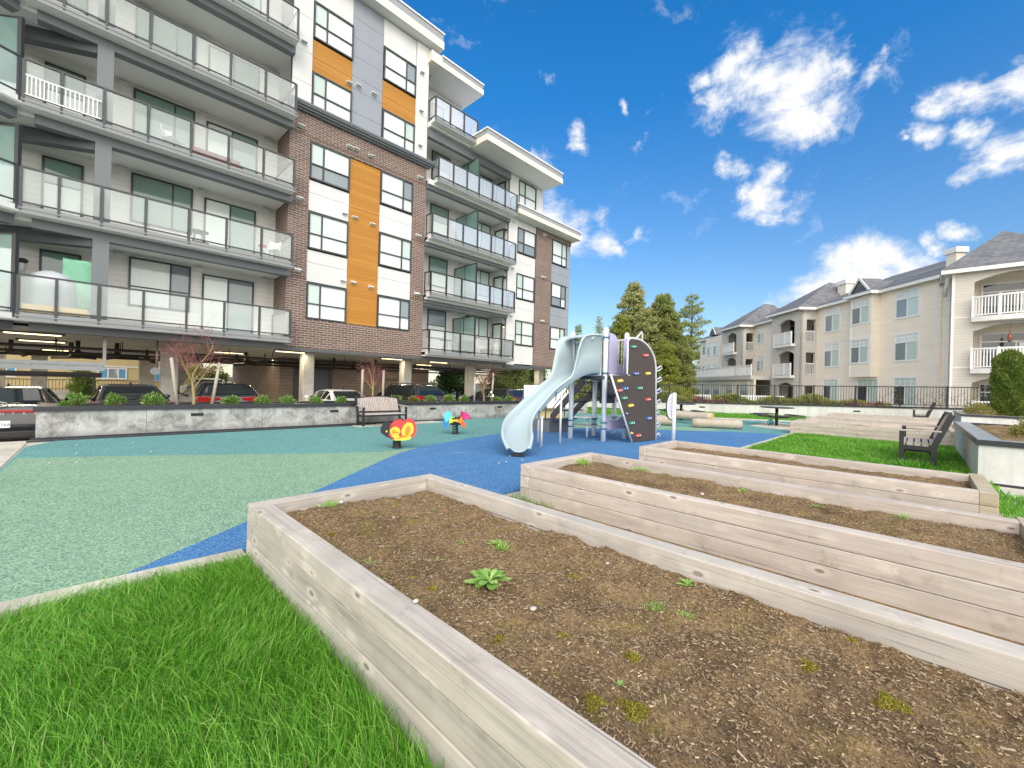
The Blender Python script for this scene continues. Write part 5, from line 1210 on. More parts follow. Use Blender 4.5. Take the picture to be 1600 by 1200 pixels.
log((17.7,7.8,0.33),(17.75,5.95,0.33),0.17,'raised log with a bright yellow cut end', M_LOGEND)
log((15.6,8.05,0.17),(16.0,6.75,0.17),0.17,'short pale log partly behind the round sign post')
# round sign on a post
sg = thing('sign_panel', 'round white play panel with fine print on a white post before the third bed', 'sign', (11.42,4.84,0))
m = MB(); m.tube([(11.42,4.84,-0.05),(11.42,4.84,1.30)], 0.052, 14); m.ball((11.42,4.84,1.30), 0.052, (1,1,0.6), 14, 6); m.build('post', M_WHITE, sg)
sd_ = Vector((0.93,-0.36,0)).normalized(); sv = Vector((0.36,0.93,0)).normalized()
DISC = lambda a, b, w: Vector((11.42,4.84,0.95)) + Vector((0.40,0.916,0))*0 + Vector((math.cos(R(3)), math.sin(R(3)), 0))*(a-0.02) + Vector((math.sin(R(3)), -math.cos(R(3)), 0))*w + Vector((0,0,b))
M_SIGN = mk_panel('pale sign face', lin((214,216,224)), 0.03)
circ = [(0.365*math.cos(2*PI*k/40), 0.365*math.sin(2*PI*k/40)) for k in range(40)]
m = MB(); m.prism(circ, DISC, -0.075, -0.055); m.build('disc', M_SIGN, sg)
m = MB(); n = 40
for k in range(n):
    a0, a1 = 2*PI*k/n, 2*PI*(k+1)/n
    m.beam(DISC(0.37*math.cos(a0),0.37*math.sin(a0),-0.065), DISC(0.37*math.cos(a1),0.37*math.sin(a1),-0.065), 0.02, 0.03)
m.build('rim', simple('navy rim', lin((44,44,64)), 0.5), sg)
m = MB(); rg = random.Random(3)
for k in range(15):
    b = 0.26-0.037*k; hw = math.sqrt(max(0.01, 0.32**2-b*b))*0.8; a = -hw
    while a < hw-0.01:
        l = rg.uniform(0.008,0.03); m.prism([(a,b),(min(a+l,hw),b),(min(a+l,hw),b+0.012),(a,b+0.012)], DISC, -0.0549, -0.0535); a += l+0.008
m.build('fine_print', simple('print grey', lin((140,142,156)), 0.7), sg)

# ------------------------------------------------------------------ play structure
M_SLIDE = simple('pale blue moulded plastic', lin((166,182,187)), 0.32, var=0.04, scale=1.2, spec=0.4)
M_POST = simple('light blue grey post', lin((226,229,233)), 0.4, var=0.03)
M_LILAC = simple('lilac plastic panel', lin((180,174,208)), 0.5, var=0.05)
M_CLIMB = simple('dark brown climbing panel', lin((66,58,56)), 0.62, var=0.16, scale=1.4)
M_DECK = simple('charcoal coated steel', lin((64,68,74)), 0.65, var=0.12, scale=4)
M_COLLAR = simple('blue clamp', lin((58,112,138)), 0.4, 0.2)
M_SILVER = simple('white pipe', lin((206,208,212)), 0.35, 0.1, var=0.04)
PS = thing('play_structure', 'playground tower with pale blue slide, lilac panels and dark climbing wall', 'play structure', (9.6,6.0,0))
posts = [((9.63,5.95),3.0),((9.42,6.86),2.94),((10.48,6.80),1.9),((11.46,6.72),1.16),((10.64,5.90),2.97)]
for (x, y), h in posts:
    m = MB(); m.tube([(x,y,-0.05),(x,y,h-0.05),(x,y,h-0.02),(x,y,h)], [0.066,0.066,0.055,0.02], 16); m.build('post', M_POST, PS)
    for z in (0.34,0.50,1.80,2.74):
        if z < h: m = MB(); m.tube([(x,y,z-0.022),(x,y,z+0.022)], 0.078, 16); m.box(x-0.02,x+0.02,y-0.105,y-0.07,z-0.02,z+0.02); m.build('clamp', M_COLLAR, PS)
m = MB(); m.prism([(9.55,5.92),(9.38,6.86),(10.52,6.86),(10.68,5.90)], lambda a,b,w: (a,b,w), 1.64, 1.72); m.build('deck', M_DECK, PS)
# purple panel between the two front posts
A2, B2 = Vector((9.63,5.93,0)), Vector((10.64,5.87,0)); pd = (B2-A2).normalized(); pnv = Vector((pd.y,-pd.x,0))
PP = lambda a, b, w: A2 + pd*a + pnv*w + Vector((0,0,b))
arcp = [(0.10,1.79),(0.10,2.87),(0.27,2.86),(0.36,2.83),(0.44,2.76),(0.49,2.65),(0.50,2.5),(0.50,1.86),(0.80,1.86),(0.80,1.79)]
m = MB(); m.prism(arcp, PP, 0.0, 0.03); m.prism([(0.80,1.79),(0.80,2.72),(0.84,2.79),(0.92,2.81),(0.95,2.79),(0.95,1.79)], PP, 0.0, 0.03); m.build('lilac_panel', M_LILAC, PS)
m = MB(); m.prism([(0.52,1.87)]+[(0.66+0.14*math.cos(PI-PI*k/8), 1.95+0.12*math.sin(PI*k/8)) for k in range(9)]+[(0.80,1.87)], PP, -0.03, -0.005); m.build('lilac_panel', M_LILAC, PS)
m = MB(); m.box(9.75,10.45,6.78,6.82,1.73,2.55); m.build('lilac_panel', M_LILAC, PS)
m = MB(); m.tube([PP(0.15,1.76,0.0),PP(0.97,1.76,0.0)], 0.025, 8); m.build('rail', M_POST, PS)
# pickets seen through the slide mouth, with a steering wheel
m = MB()
for k in range(8): y = 6.0+0.1*k; m.tube([(10.56,y,1.73),(10.56,y,2.75)], 0.014, 6)
m.tube([(10.56,5.95,2.76),(10.56,6.8,2.76)], 0.02, 6); m.build('barrier', M_SILVER, PS)
m = MB(); n = 20
m.tube([(10.50,6.3+0.19*math.cos(2*PI*k/n),2.35+0.19*math.sin(2*PI*k/n)) for k in range(n+1)], 0.018, 6); m.tube([(10.5,6.12,2.35),(10.5,6.48,2.35)],0.014,6); m.tube([(10.5,6.3,2.18),(10.5,6.3,2.52)],0.014,6); m.build('play_wheel', M_BLACK, PS)
# climbing wall
A3 = Vector((9.96,5.36,0)); d3 = (Vector((11.05,5.17,0))-A3).normalized(); n3 = Vector((d3.y,-d3.x,0))
CW = lambda a, b, w: A3 + d3*a + n3*w + Vector((0,0,b))
poly = [(0.06,0.03),(-0.81,1.73),(-0.16,1.735),(-0.16,2.62),(-0.07,2.685),(0.17,2.685),(0.34,2.665),(0.48,2.62),(0.61,2.56),(0.73,2.475),(0.83,2.38),(0.91,2.27),(0.97,2.15),(1.0,2.0),(1.095,0.03)]
m = MB(); m.prism(poly, CW, -0.03, 0.0); m.build('climbing_wall', M_CLIMB, PS)
rim = [(-0.17,2.64),(-0.07,2.72),(0.17,2.72),(0.35,2.70),(0.50,2.65),(0.64,2.585),(0.76,2.50),(0.86,2.40),(0.945,2.285),(1.0,2.16),(1.03,2.0),(1.12,0.0)]
m = MB(); m.tube([CW(a,b,-0.015) for a, b in rim], 0.03, 10); m.build('edge_pipe', M_SILVER, PS)
m = MB(); m.tube([CW(-0.83,1.75,0.02),CW(0.02,0.0,0.06)], 0.026, 10); m.build('slant_pole', M_SILVER, PS)
m = MB(); m.tube([CW(-0.16,2.66,-0.02),CW(-0.16,1.80,-0.02),CW(-0.13,1.755,-0.02),CW(-0.05,1.75,-0.02)], 0.024, 10); m.build('edge_pipe', M_SILVER, PS)
m = MB(); m.tube([CW(0.86,2.42,-0.35),CW(0.86,2.95,-0.35),CW(0.83,2.99,-0.35),CW(0.35,2.62,-0.3)], 0.024, 8); m.build('hand_loop', M_SILVER, PS)
HC = {'g': lin((24,140,112)), 'r': lin((206,66,58)), 'b': lin((44,92,166)), 'y': lin((226,184,26))}
HM = {k: simple('climbing hold ' + k, v, 0.5, var=0.08) for k, v in HC.items()}
for k in HM: HM[k].name = {'g':'green hold','r':'red hold','b':'blue hold','y':'yellow hold'}[k]
holds = [(0.036,2.497,'g'),(0.545,2.305,'r'),(0.157,1.808,'b'),(0.676,1.827,'y'),(-0.454,1.60,'y'),(-0.46,1.36,'r'),(-0.25,1.412,'b'),(0.339,1.43,'g'),(-0.277,1.167,'g'),(0.7,1.131,'r'),(-0.002,0.973,'y'),(-0.185,0.773,'b'),(0.758,0.626,'b'),(0.056,0.519,'g'),(0.052,0.257,'y'),(0.327,0.181,'r')]
for i, (a, b, k) in enumerate(holds):
    m = MB(); w = 0.045 if i in (11,14) else 0.06
    c = CW(a,b,0.0)
    for s_ in ((-1,1) if w > 0.05 else (0,)):
        q = c + d3*(s_*0.045) + Vector((0,0,s_*0.006)); vb = MB()
        rot = lambda p: q + d3*(p[0]) + n3*(p[1]) + Vector((0,0,p[2]))
        vb.ball((0,0,0), w, (1,0.85,0.72), 12, 8); m.add([rot(p) for p in vb.v], vb.f, 0, True)
        tb = MB(); tb.tube([(0,0.038,0.0),(0,0.056,0.0)], 0.017, 8); m.add([rot(p) for p in tb.v], tb.f, 1)
    m.build('hold', [HM[k], M_POST], PS)
# curly climber on the far side of the wall
for k in range(7):
    z = 0.12 + 0.31*k; m = MB()
    m.tube([CW(1.11,z,-0.03), CW(1.24,z+0.08,0.0), CW(1.34,z+0.02,-0.02), CW(1.24,z-0.05,-0.06), CW(1.11,z-0.06,-0.03)], 0.02, 7); m.build('foot_loop', M_SILVER, PS)
    if k in (0,2,4): m = MB(); m.ball(CW(1.22,z+0.0,-0.02), 0.045, (1,1,0.6), 10, 6); m.build('hold', HM['b'] if k != 2 else M_LILAC, PS)
# slide
def slide():
    P = [Vector(p) for p in ((9.50,6.40,1.735),(9.25,6.42,1.72),(9.0,6.46,1.66),(8.65,6.52,1.48),(8.25,6.57,1.22),(7.85,6.60,0.95),(7.45,6.58,0.70),(7.10,6.52,0.50),(6.83,6.40,0.36),(6.60,6.22,0.26),(6.40,6.03,0.19),(6.24,5.86,0.145),(6.12,5.72,0.12),(6.05,5.64,0.11))]
    Q = []
    for i in range(len(P)-1):            # smooth path
        p0, p1, p2, p3 = P[max(0,i-1)], P[i], P[i+1], P[min(len(P)-1,i+2)]
        for k in range(4):
            t = k/4; Q.append(0.5*((2*p1)+(p2-p0)*t+(2*p0-5*p1+4*p2-p3)*t*t+(3*p1-p0-3*p2+p3)*t**3))
    Q.append(P[-1]); m = MB(); N = len(Q); ns = 18; vs = []
    L = 0; acc = [0]
    for i in range(1,N): L += (Q[i]-Q[i-1]).length; acc.append(L)
    for i, c in enumerate(Q):
        d = (Q[min(N-1,i+1)]-Q[max(0,i-1)]).normalized(); s_ = Vector((d.y,-d.x,0)).normalized(); u = s_.cross(d).normalized()
        if u.z < 0: u = -u
        t = acc[i]/L; dist = acc[i]
        hw = 0.27 if dist > 1.5 else (0.41 if dist < 0.5 else 0.41 - 0.14*(dist-0.5))
        q_ = (dist-0.50)/0.55; hh = 0.26 if q_ > 1 else (1.06 if q_ < 0 else 1.06 - 0.80*(3*q_**2-2*q_**3))
        if t > 0.9: hh = 0.26 - 0.19*((t-0.9)/0.1); hw = 0.27 - 0.10*((t-0.9)/0.1)**1.5
        if dist < 1.3: up = Vector((0,0,1)); u = (u + up*2).normalized()
        prof = []
        for k in range(ns+1):
            a = -1 + 2*k/ns
            x = hw*math.sin(a*PI/2)*1.0; e = abs(a)
            z = 0.13*(1-math.cos(a*PI/2)) if e < 0.8 else 0.13*(1-math.cos(0.8*PI/2)) + (hh-0.09)*((e-0.8)/0.2)
            if e >= 0.8: x = math.copysign(hw*(0.951+0.049*((e-0.8)/0.2)) + (0.02*((e-0.8)/0.2)), a)
            prof.append((x, z))
        lip = 0.045
        prof = [(prof[0][0]-lip, prof[0][1]-0.03),(prof[0][0]-lip*0.6, prof[0][1]+0.012)] + prof + [(prof[-1][0]+lip*0.6, prof[-1][1]+0.012),(prof[-1][0]+lip, prof[-1][1]-0.03)]
        for x, z in prof: vs.append(c + s_*x + u*z)
    n = ns+5; fs = [(i*n+j, i*n+j+1, (i+1)*n+j+1, (i+1)*n+j) for i in range(N-1) for j in range(n-1)]
    m.add(vs, fs, 0, True); o = m.build('slide', M_SLIDE, PS)
    so = o.modifiers.new('thickness', 'SOLIDIFY'); so.thickness = 0.018; so.offset = 0
    e = MB(); c = Q[-1]; e.beam(c+Vector((-0.05,0.14,-0.06)), c+Vector((0.14,-0.03,-0.06)), 0.08, 0.05); e.build('slide_foot', M_BLACK, PS)
    # moulded stiffening ribs under the outer side
    for i in (18, 25, 31):
        c = Q[i]; d = (Q[i+1]-Q[i-1]).normalized(); s_ = Vector((d.y,-d.x,0)).normalized()
        if s_.y > 0: s_ = -s_
        e = MB(); e.beam(c+s_*0.30+Vector((0,0,0.20)), c+s_*0.285+Vector((0,0,-0.01)), 0.012, 0.03, up=d); e.build('joint', M_COLLAR, PS)
slide()
# hood over the slide mouth
m = MB(); hv = []; nh = 12                                     # arched cover joining both flanks above the mouth
for i, (xx, zz) in enumerate(((9.55,2.76),(9.40,2.77),(9.22,2.76),(9.08,2.72),(9.00,2.66))):
    for j in range(nh+1):
        a = -1+2*j/nh; hv.append((xx+0.05*abs(a)**3, 6.40+0.43*a, zz+0.05*(1-a*a)-0.03*abs(a)**6*(i == 4)))
m.add(hv, [(i*(nh+1)+j, i*(nh+1)+j+1, (i+1)*(nh+1)+j+1, (i+1)*(nh+1)+j) for i in range(4) for j in range(nh)], 0, True)
o = m.build('hood', M_SLIDE, PS); so = o.modifiers.new('thickness', 'SOLIDIFY'); so.thickness = 0.03
for ya, yb in ((5.99,6.12),(6.70,6.81)): m = MB(); m.box(9.48,9.53,ya,yb,1.72,2.62); m.build('hood', M_SLIDE, PS, bevel=0.015)
for x, y, h in ((7.52,6.30,0.72),(8.31,6.36,1.22)):
    m = MB(); m.tube([(x,y,-0.05),(x,y,h)], 0.028, 10); m.build('slide_support', M_SILVER, PS)
m = MB(); m.tube([(8.05,6.85,0),(8.05,6.85,1.0)], 0.03, 10); m.build('slide_support', M_SILVER, PS)
# stairs behind, transfer box, handrails
m = MB(); ST = [(10.55,7.95,0.38),(10.55,6.90,1.64)]
for k in range(5):
    t = k/4; y = 7.90-0.95*t; z = 0.42+1.15*t; m.box(10.1,11.0,y-0.14,y+0.14,z-0.03,z)
m.build('steps', M_DECK, PS)
for x in (10.06,11.02):
    m = MB(); m.prism([(8.1,0.30),(8.1,0.55),(6.88,1.78),(6.88,1.50)], lambda a,b,w: (w,a,b), x, x+0.03); m.build('stringer', M_DECK, PS)
    m = MB(); m.tube([(x,8.3,0.3),(x,8.25,1.02),(x,8.1,1.14),(x,6.95,2.45),(x,6.86,2.45)], 0.02, 8); m.tube([(x,8.0,0.75),(x,6.9,2.0)], 0.016, 8); m.tube([(x,7.5,1.2),(x,7.5,1.82)], 0.016, 8); m.build('handrail', M_STEEL, PS)
m = MB(); m.box(9.95,11.1,8.05,8.75,0.0,0.36); m.build('transfer_box', M_STEEL, PS, bevel=0.01)
m = MB(); m.box(10.02,11.03,8.12,8.68,0.361,0.372); m.build('perforated_top', M_DECK, PS)
m = MB(); m.tube([(9.98,8.8,0.0),(9.98,8.8,0.80),(9.98,8.72,0.88),(9.98,8.3,0.88),(9.98,8.22,0.80),(9.98,8.22,0.36)], 0.02, 8); m.build('handrail', M_STEEL, PS)
# low counters and panels under the deck
m = MB(); m.box(9.72,10.30,6.50,6.95,0.56,0.59); m.build('counter', M_POST, PS, bevel=0.008)
m = MB(); m.tube([(10.02,6.72,0),(10.02,6.72,0.56)], 0.035, 10); m.build('counter_leg', M_POST, PS)
m = MB(); m.beam((9.42,6.86,0.40),(9.63,5.95,0.40),0.10,0.03); m.build('bridge_plank', M_STEEL, PS)
m = MB(); m.prism([(0.06,0.30),(0.06,0.72),(0.16,0.62),(0.28,0.55),(0.60,0.55),(0.74,0.60),(0.90,0.74),(0.95,0.30)], PP, -0.02, 0.01); m.build('lilac_panel', M_LILAC, PS)
m = MB(); m.box(10.0,10.6,6.05,6.35,0.60,0.625); m.build('counter', M_POST, PS)
m = MB(); m.box(10.62,11.4,6.68,6.72,0.95,1.60); m.build('side_panel', M_DECK, PS)
m = MB(); m.box(10.55,11.5,6.1,6.75,1.20,1.24); m.build('landing', M_DECK, PS)

# ------------------------------------------------------------------ spring riders
def facing(px, py):          # across the line of sight
    v = Vector((px,py,0)).normalized(); return Vector((v.y,-v.x,0))
def spring(t, x, y, z1, r=0.075):
    m = MB(); n = 72; m.tube([(x+r*math.cos(2*PI*k/12), y+r*math.sin(2*PI*k/12), 0.02+(z1-0.02)*k/n) for k in range(n+1)], 0.014, 7); m.build('spring', M_BLACK, t)
    m = MB(); m.tube([(x,y,0.005),(x,y,0.03)], 0.11, 16); m.build('base_plate', M_BLACK, t)
def colm(n_, c): return simple(n_, lin(c), 0.45, var=0.04)
C_RED, C_ORG, C_YEL, C_LIME, C_BLK = colm('red paint',(222,60,60)), colm('orange paint',(240,128,40)), colm('yellow paint',(250,190,60)), colm('lime paint',(186,212,70)), colm('black paint',(34,34,38))
C_BLU, C_CYN, C_MAG, C_GRN, C_ORD = colm('blue paint',(34,120,190)), colm('cyan paint',(84,190,226)), colm('magenta paint',(196,44,120)), colm('green paint',(90,170,90)), colm('deep orange paint',(232,90,36))
rx, ry = 4.79, 8.06; rd = facing(rx, ry); rv = Vector((rd.y*-1, rd.x, 0))*-1
t = thing('spring_rider', 'ladybird shaped spring rider, black head with red and yellow patterned body', 'spring rider', (rx,ry,0), 0, 'spring riders on the teal rubber')
spring(t, rx, ry, 0.20)
RP = lambda a, b, w: Vector((rx,ry,0)) + rd*a - Vector((-rd.y, rd.x, 0))*w + Vector((0,0,b))
K = 0.0138     # metres per photo pixel at the rider
def rp(pts): return [((x-624)*K, 0.62-(y-655.5)*K*0.98) for x, y in pts]
body = rp([(614,664),(621,657),(628,655),(634,658),(640,655),(648,657),(652,663),(653,672),(651,680),(645,686),(636,688),(620,688),(612,680)])
head = rp([(599,669),(604,661),(611,660),(616,664),(613,674),(618,686),(608,682),(600,676)])
dome = rp([(620,660),(624,655),(631,654),(635,659),(630,661),(624,662)])
for w0, w1 in ((0.10,0.13),(-0.13,-0.10)):
    m = MB(); m.prism(body, RP, w0, w1); m.build('side_panel', C_RED, t)
    m = MB(); m.prism(head, RP, w0-0.002, w1-0.002); m.build('head', C_BLK, t)
w = 0.131
m = MB(); m.prism(rp([(613,672),(617,667),(622,666),(627,669),(629,674),(626,679),(629,683),(622,686),(616,681)]), RP, w, w+0.006); m.prism(rp([(632,683),(630,674),(633,665),(639,659),(646,661),(649,668),(648,676),(642,682)]), RP, w, w+0.006); m.build('painted_pattern', C_YEL, t)
m = MB(); m.prism(rp([(616,673),(619,671),(622,673),(621,677),(617,677)]), RP, w+0.007, w+0.011); m.prism(rp([(636,671),(639,665),(643,666),(644,672),(641,679),(637,681),(636,676)]), RP, w+0.007, w+0.011); m.prism(rp([(626,684),(632,680),(640,681),(636,685)]), RP, w+0.007, w+0.011); m.build('painted_pattern', C_ORG, t)
m = MB(); m.prism(rp([(618,686.5),(630,684.5),(646,681.5),(644,686),(636,688),(621,688)]), RP, w+0.012, w+0.015); m.build('painted_pattern', C_LIME, t)
m = MB(); m.prism(dome, RP, -0.09, 0.09); m.build('seat', C_BLK, t)
m = MB(); m.tube([RP(0.0,0.36,-0.22),RP(0.0,0.36,0.22)], 0.012, 8); m.tube([RP(-0.11,0.49,-0.22),RP(-0.11,0.49,0.22)], 0.014, 8); m.build('grip', M_BLACK, t)
m = MB(); m.prism(rp([(607,673),(609,672),(610,674),(608,675.5)]), RP, w, w+0.004); m.build('eye', C_YEL, t)
m = MB(); m.box(rx-0.10,rx+0.10,ry-0.08,ry+0.08,0.19,0.27); m.build('mount', M_BLACK, t)
rx, ry = 7.38, 9.34; rd = facing(rx, ry)
t = thing('spring_rider', 'angular pony shaped spring rider in blue, lime, orange and magenta facets', 'spring rider', (rx,ry,0), 0, 'spring riders on the teal rubber')
spring(t, rx, ry, 0.28)
RP2 = lambda a, b, w: Vector((rx,ry,0)) + rd*a - Vector((-rd.y, rd.x, 0))*w + Vector((0,0,b))
K2 = 0.0261/1.45*1.0
def rp2(pts): return [((x-712)*K2, 0.665-(y-641)*K2*0.98) for x, y in pts]
for mat_, pts in ((C_CYN, [(696,645),(700,642.5),(705,644),(707,651),(702,655),(698,661),(695,660),(694,652)]),(C_BLU, [(694,652),(698,661),(702,655),(703,661),(699,669),(694,668)]),(C_LIME, [(702,655),(707,651),(713,653),(711,660),(704,661),(700,665)]),
     (C_YEL, [(711,653),(717,652),(716,659),(711,660)]),(C_ORG, [(716,652.5),(722,651),(724,657),(721,662),(715,659)]),(C_ORD, [(721,659),(724,657),(728,664),(727,668),(721,666)]),(C_MAG, [(719,650),(721,642),(727,644),(733,648),(734,654),(728,655),(724,653)]),(C_RED, [(719,650),(721,642),(724,646),(722,652)])):
    m = MB(); m.prism(rp2(pts), RP2, -0.10, 0.10); m.build('facet', mat_, t)
m = MB(); m.prism(rp2([(707,652.5),(719,651.5),(719,653.5),(707,654.5)]), RP2, -0.13, 0.13); m.build('seat', M_BLACK, t)
m = MB(); m.tube([RP2(0.10,0.50,-0.25),RP2(0.10,0.50,0.25)], 0.014, 8); m.build('grip', M_BLACK, t)
m = MB(); m.box(rx-0.12,rx+0.12,ry-0.10,ry+0.10,0.26,0.36); m.build('mount', M_BLACK, t)

# ------------------------------------------------------------------ little play house behind the stairs
PH = thing('play_house', 'small timber playhouse with white roof behind the slide', 'playhouse', (12.4,10.3,0))
M_HTIM = mk_wood('yellow cedar boards', 0, (0.42,0.29,0.12), (0.66,0.50,0.25), knots=False); M_HBR = simple('brown cedar', lin((164,98,44)), 0.7, var=0.2)
hf = frame_fn((12.0,10.75,0), Vector((0.72,-0.69,0)).normalized(), Vector((-0.69,-0.72,0)).normalized())
m = MB(); fbox(m, hf, 0, 1.35, -1.2, 0, 0, 0.72); m.build('wall', M_HTIM, PH)
m = MB(); m.prism([(0,0.72),(-1.2,0.72),(-0.6,1.30)], lambda a,b,w: hf(w,a,b), 0.02, 1.33); m.build('gable', M_HBR, PH)
m = MB(); fbox(m, hf, 1.351, 1.37, -1.15, -0.05, 0.05, 0.85); m.build('door_wall', M_HBR, PH)
M_WSIDE = mk_panel('white roof boards', lin((216,210,204)), 0.06)
m = MB(); m.add([hf(-0.15,0.22,0.62),hf(1.55,0.22,0.62),hf(1.55,-0.6,1.42),hf(-0.15,-0.6,1.42),hf(-0.15,0.22,0.57),hf(1.55,0.22,0.57),hf(1.55,-0.6,1.37),hf(-0.15,-0.6,1.37)], [(0,1,2,3),(7,6,5,4),(0,4,5,1),(1,5,6,2),(3,2,6,7),(0,3,7,4)]); 
m.add([hf(-0.15,-1.42,0.62),hf(1.55,-1.42,0.62),hf(1.55,-0.61,1.42),hf(-0.15,-0.61,1.42),hf(-0.15,-1.42,0.57),hf(1.55,-1.42,0.57),hf(1.55,-0.61,1.37),hf(-0.15,-0.61,1.37)], [(0,1,2,3),(7,6,5,4),(0,4,5,1),(1,5,6,2),(3,2,6,7),(0,3,7,4)]); m.build('roof', M_WSIDE, PH)
m = MB(); m.beam(hf(1.38,0.0,0.0),hf(1.38,0.0,0.75),0.10,0.04); m.beam(hf(1.56,0.24,0.60),hf(1.56,-0.6,1.40),0.05,0.12); m.beam(hf(1.56,-1.44,0.60),hf(1.56,-0.6,1.40),0.05,0.12); m.build('trim', M_WSIDE, PH)
m = MB(); m.beam(hf(0.05,0.02,0.05),hf(0.75,0.02,0.70),0.03,0.08); m.beam(hf(1.3,0.02,0.05),hf(0.75,0.02,0.70),0.03,0.08); m.build('brace', M_HTIM, PH)
# ------------------------------------------------------------------ vegetation
M_BARK = simple('bark', (0.10,0.075,0.055), 0.9, var=0.35, scale=6, bump=0.5, bscale=25)
M_TWIG = simple('olive young bark', lin((150,132,88)), 0.7, var=0.15, scale=8)
M_TWIGR = simple('dark red twig', lin((134,86,82)), 0.7, var=0.2)
M_BUD = leafmat('red buds', [(0, lin((120,52,58))), (0.6, lin((150,72,74))), (1, lin((176,110,100)))], 0.6, 0.3)
M_CON = [leafmat('conifer needles pale', [(0, (0.25,0.28,0.10)), (0.5, (0.44,0.46,0.19)), (1, (0.64,0.63,0.32))], 0.65, 0.5),
         leafmat('conifer needles dark', [(0, (0.16,0.20,0.06)), (0.5, (0.31,0.36,0.11)), (1, (0.49,0.51,0.19))], 0.65, 0.5),
         leafmat('leaves yellow green', [(0, (0.19,0.24,0.04)), (0.5, (0.35,0.39,0.08)), (1, (0.50,0.51,0.15))], 0.6, 0.5),
         leafmat('leaves mid green', [(0, (0.05,0.10,0.03)), (0.5, (0.10,0.18,0.05)), (1, (0.18,0.27,0.09))], 0.6, 0.35)]
def conifer(label, loc, h, rad, n, mat, seed, base=0.06, leaf=(0.42,0.13), shape=0.8, gap=0.0, up=0.25, name='conifer_tree', group='conifers beyond the fence', lumpy=0.35):
    """trunk with whorls of limbs; needle sprays hang along the limbs"""
    rg = np.random.default_rng(seed); rr = random.Random(seed)
    t = thing(name, label, 'tree', loc, 0, group)
    m = MB(); m.tube([(0,0,-0.3),(0.05*rad*rr.uniform(-1,1),0,h*0.5),(0,0,h*0.97)], [0.02*h+0.05,0.012*h+0.03,0.02], 8); m.build('trunk', M_BARK, t, False)
    limbs = MB(); P = []; D = []
    nl = int(16 + h*4.0)
    for k in range(nl):
        f = base + (1-base)*(k+rr.random())/nl
        z = h*f; env = (1-f)**shape if shape else 1
        if f < 0.22: env *= 0.75 + 0.25*(f/0.22)
        L = rad*env*rr.uniform(1-lumpy, 1.12) + 0.15
        if rr.random() < gap: continue
        a = k*2.399 + rr.uniform(-0.4,0.4); d = np.array([math.cos(a), math.sin(a), 0.0])
        rise = rr.uniform(-0.12, up)
        tip = np.array([0,0,z]) + d*L + np.array([0,0,L*rise]); root = np.array([0,0,z])
        mid = (root+tip)/2 + np.array([0,0,L*0.06])
        limbs.tube([root, mid, tip], [0.012*L+0.02, 0.008*L+0.015, 0.008], 5)
        q = max(6, int(n*L/(rad*nl*0.5)))
        q = int(q*1.7); s_ = rg.beta(1.7,1.0,q)[:,None]; pos = root + (tip-root)*s_ + np.array([0,0,1])*(0.24*L*(s_*(1-s_)))
        side = np.array([-d[1], d[0], 0]); spread = (0.20*L*(1.15-s_) + 0.22)
        pos = pos + side*rg.normal(size=(q,1))*spread + np.array([0,0,1])*(rg.normal(size=(q,1))*0.15*(0.5+0.16*L) - 0.05)
        P.append(pos); D.append(np.repeat(d[None]*0.9, q, 0) + side*rg.normal(size=(q,1))*0.5)
    limbs.build('limbs', M_BARK, t, False)
    P = np.concatenate(P); D = np.concatenate(D); k = rg.random(len(P))
    V = leaf_verts(P, leaf[0]*0.8, leaf[1]*0.8, 0.12, rg, D*0.9)
    fast_mesh('crown', V, 4, len(P), mat, t); return t
conifer('tall pale conifer, highest of the group beyond the fence', (44.6,24.0,-0.4), 13.9, 3.3, 17000, M_CON[0], 1, shape=0.52, leaf=(0.5,0.16))
conifer('broad dark conifer right of the highest tree, behind the climbing wall', (45.0,20.6,-0.4), 12.2, 4.2, 20000, M_CON[1], 2, shape=0.62, leaf=(0.5,0.16))
conifer('dark conifer close to the left end of the cream building', (45.8,19.9,-0.4), 9.4, 3.3, 14000, M_CON[1], 9, shape=0.6, leaf=(0.5,0.16))
conifer('yellow green conifer with open branches rising behind the far end of the cream building', (75.5,29.2,-0.4), 18.8, 6.4, 10500, M_CON[2], 3, shape=0.7, leaf=(0.46,0.16), gap=0.15, up=0.6)
conifer('yellow green tree left of the highest conifer, above the lilac panel', (39.8,22.9,-0.4), 9.5, 2.3, 8000, M_CON[2], 4, shape=0.6, leaf=(0.4,0.14))
conifer('thin pointed far conifer left of the lilac panel', (51.5,33.0,-0.4), 11.8, 1.5, 2600, M_CON[0], 5, shape=1.0)
conifer('small far conifer just right of the grey apartment block', (49.4,35.1,-0.4), 10.5, 1.6, 3000, M_CON[2], 6, shape=0.8)
conifer('dark green tree behind the slide hood, low by the fence', (38.0,26.4,-0.4), 5.0, 2.6, 8000, M_CON[3], 7, shape=0.4, leaf=(0.3,0.13), base=0.02)
conifer('low mid green tree filling the gap left of the broad conifer', (41.0,21.0,-0.4), 4.6, 2.4, 7000, M_CON[3], 8, shape=0.35, leaf=(0.3,0.13), base=0.02)
conifer('pale bushy conifer between the highest tree and the broad conifer', (43.6,21.9,-0.4), 10.6, 3.0, 13000, M_CON[0], 31, shape=0.5, leaf=(0.46,0.16))
conifer('light green conifer filling in behind the top of the climbing wall', (47.0,22.6,-0.4), 11.0, 3.6, 13000, M_CON[0], 32, shape=0.5, leaf=(0.5,0.17))
conifer('yellow green conifer low in front, right of the climbing wall', (43.0,19.6,-0.4), 6.6, 2.5, 10000, M_CON[2], 33, shape=0.5, leaf=(0.42,0.15))
conifer('green conifer behind the lilac panel, left edge of the group', (41.2,25.0,-0.4), 7.6, 2.4, 9000, M_CON[3], 34, shape=0.5, leaf=(0.42,0.15))
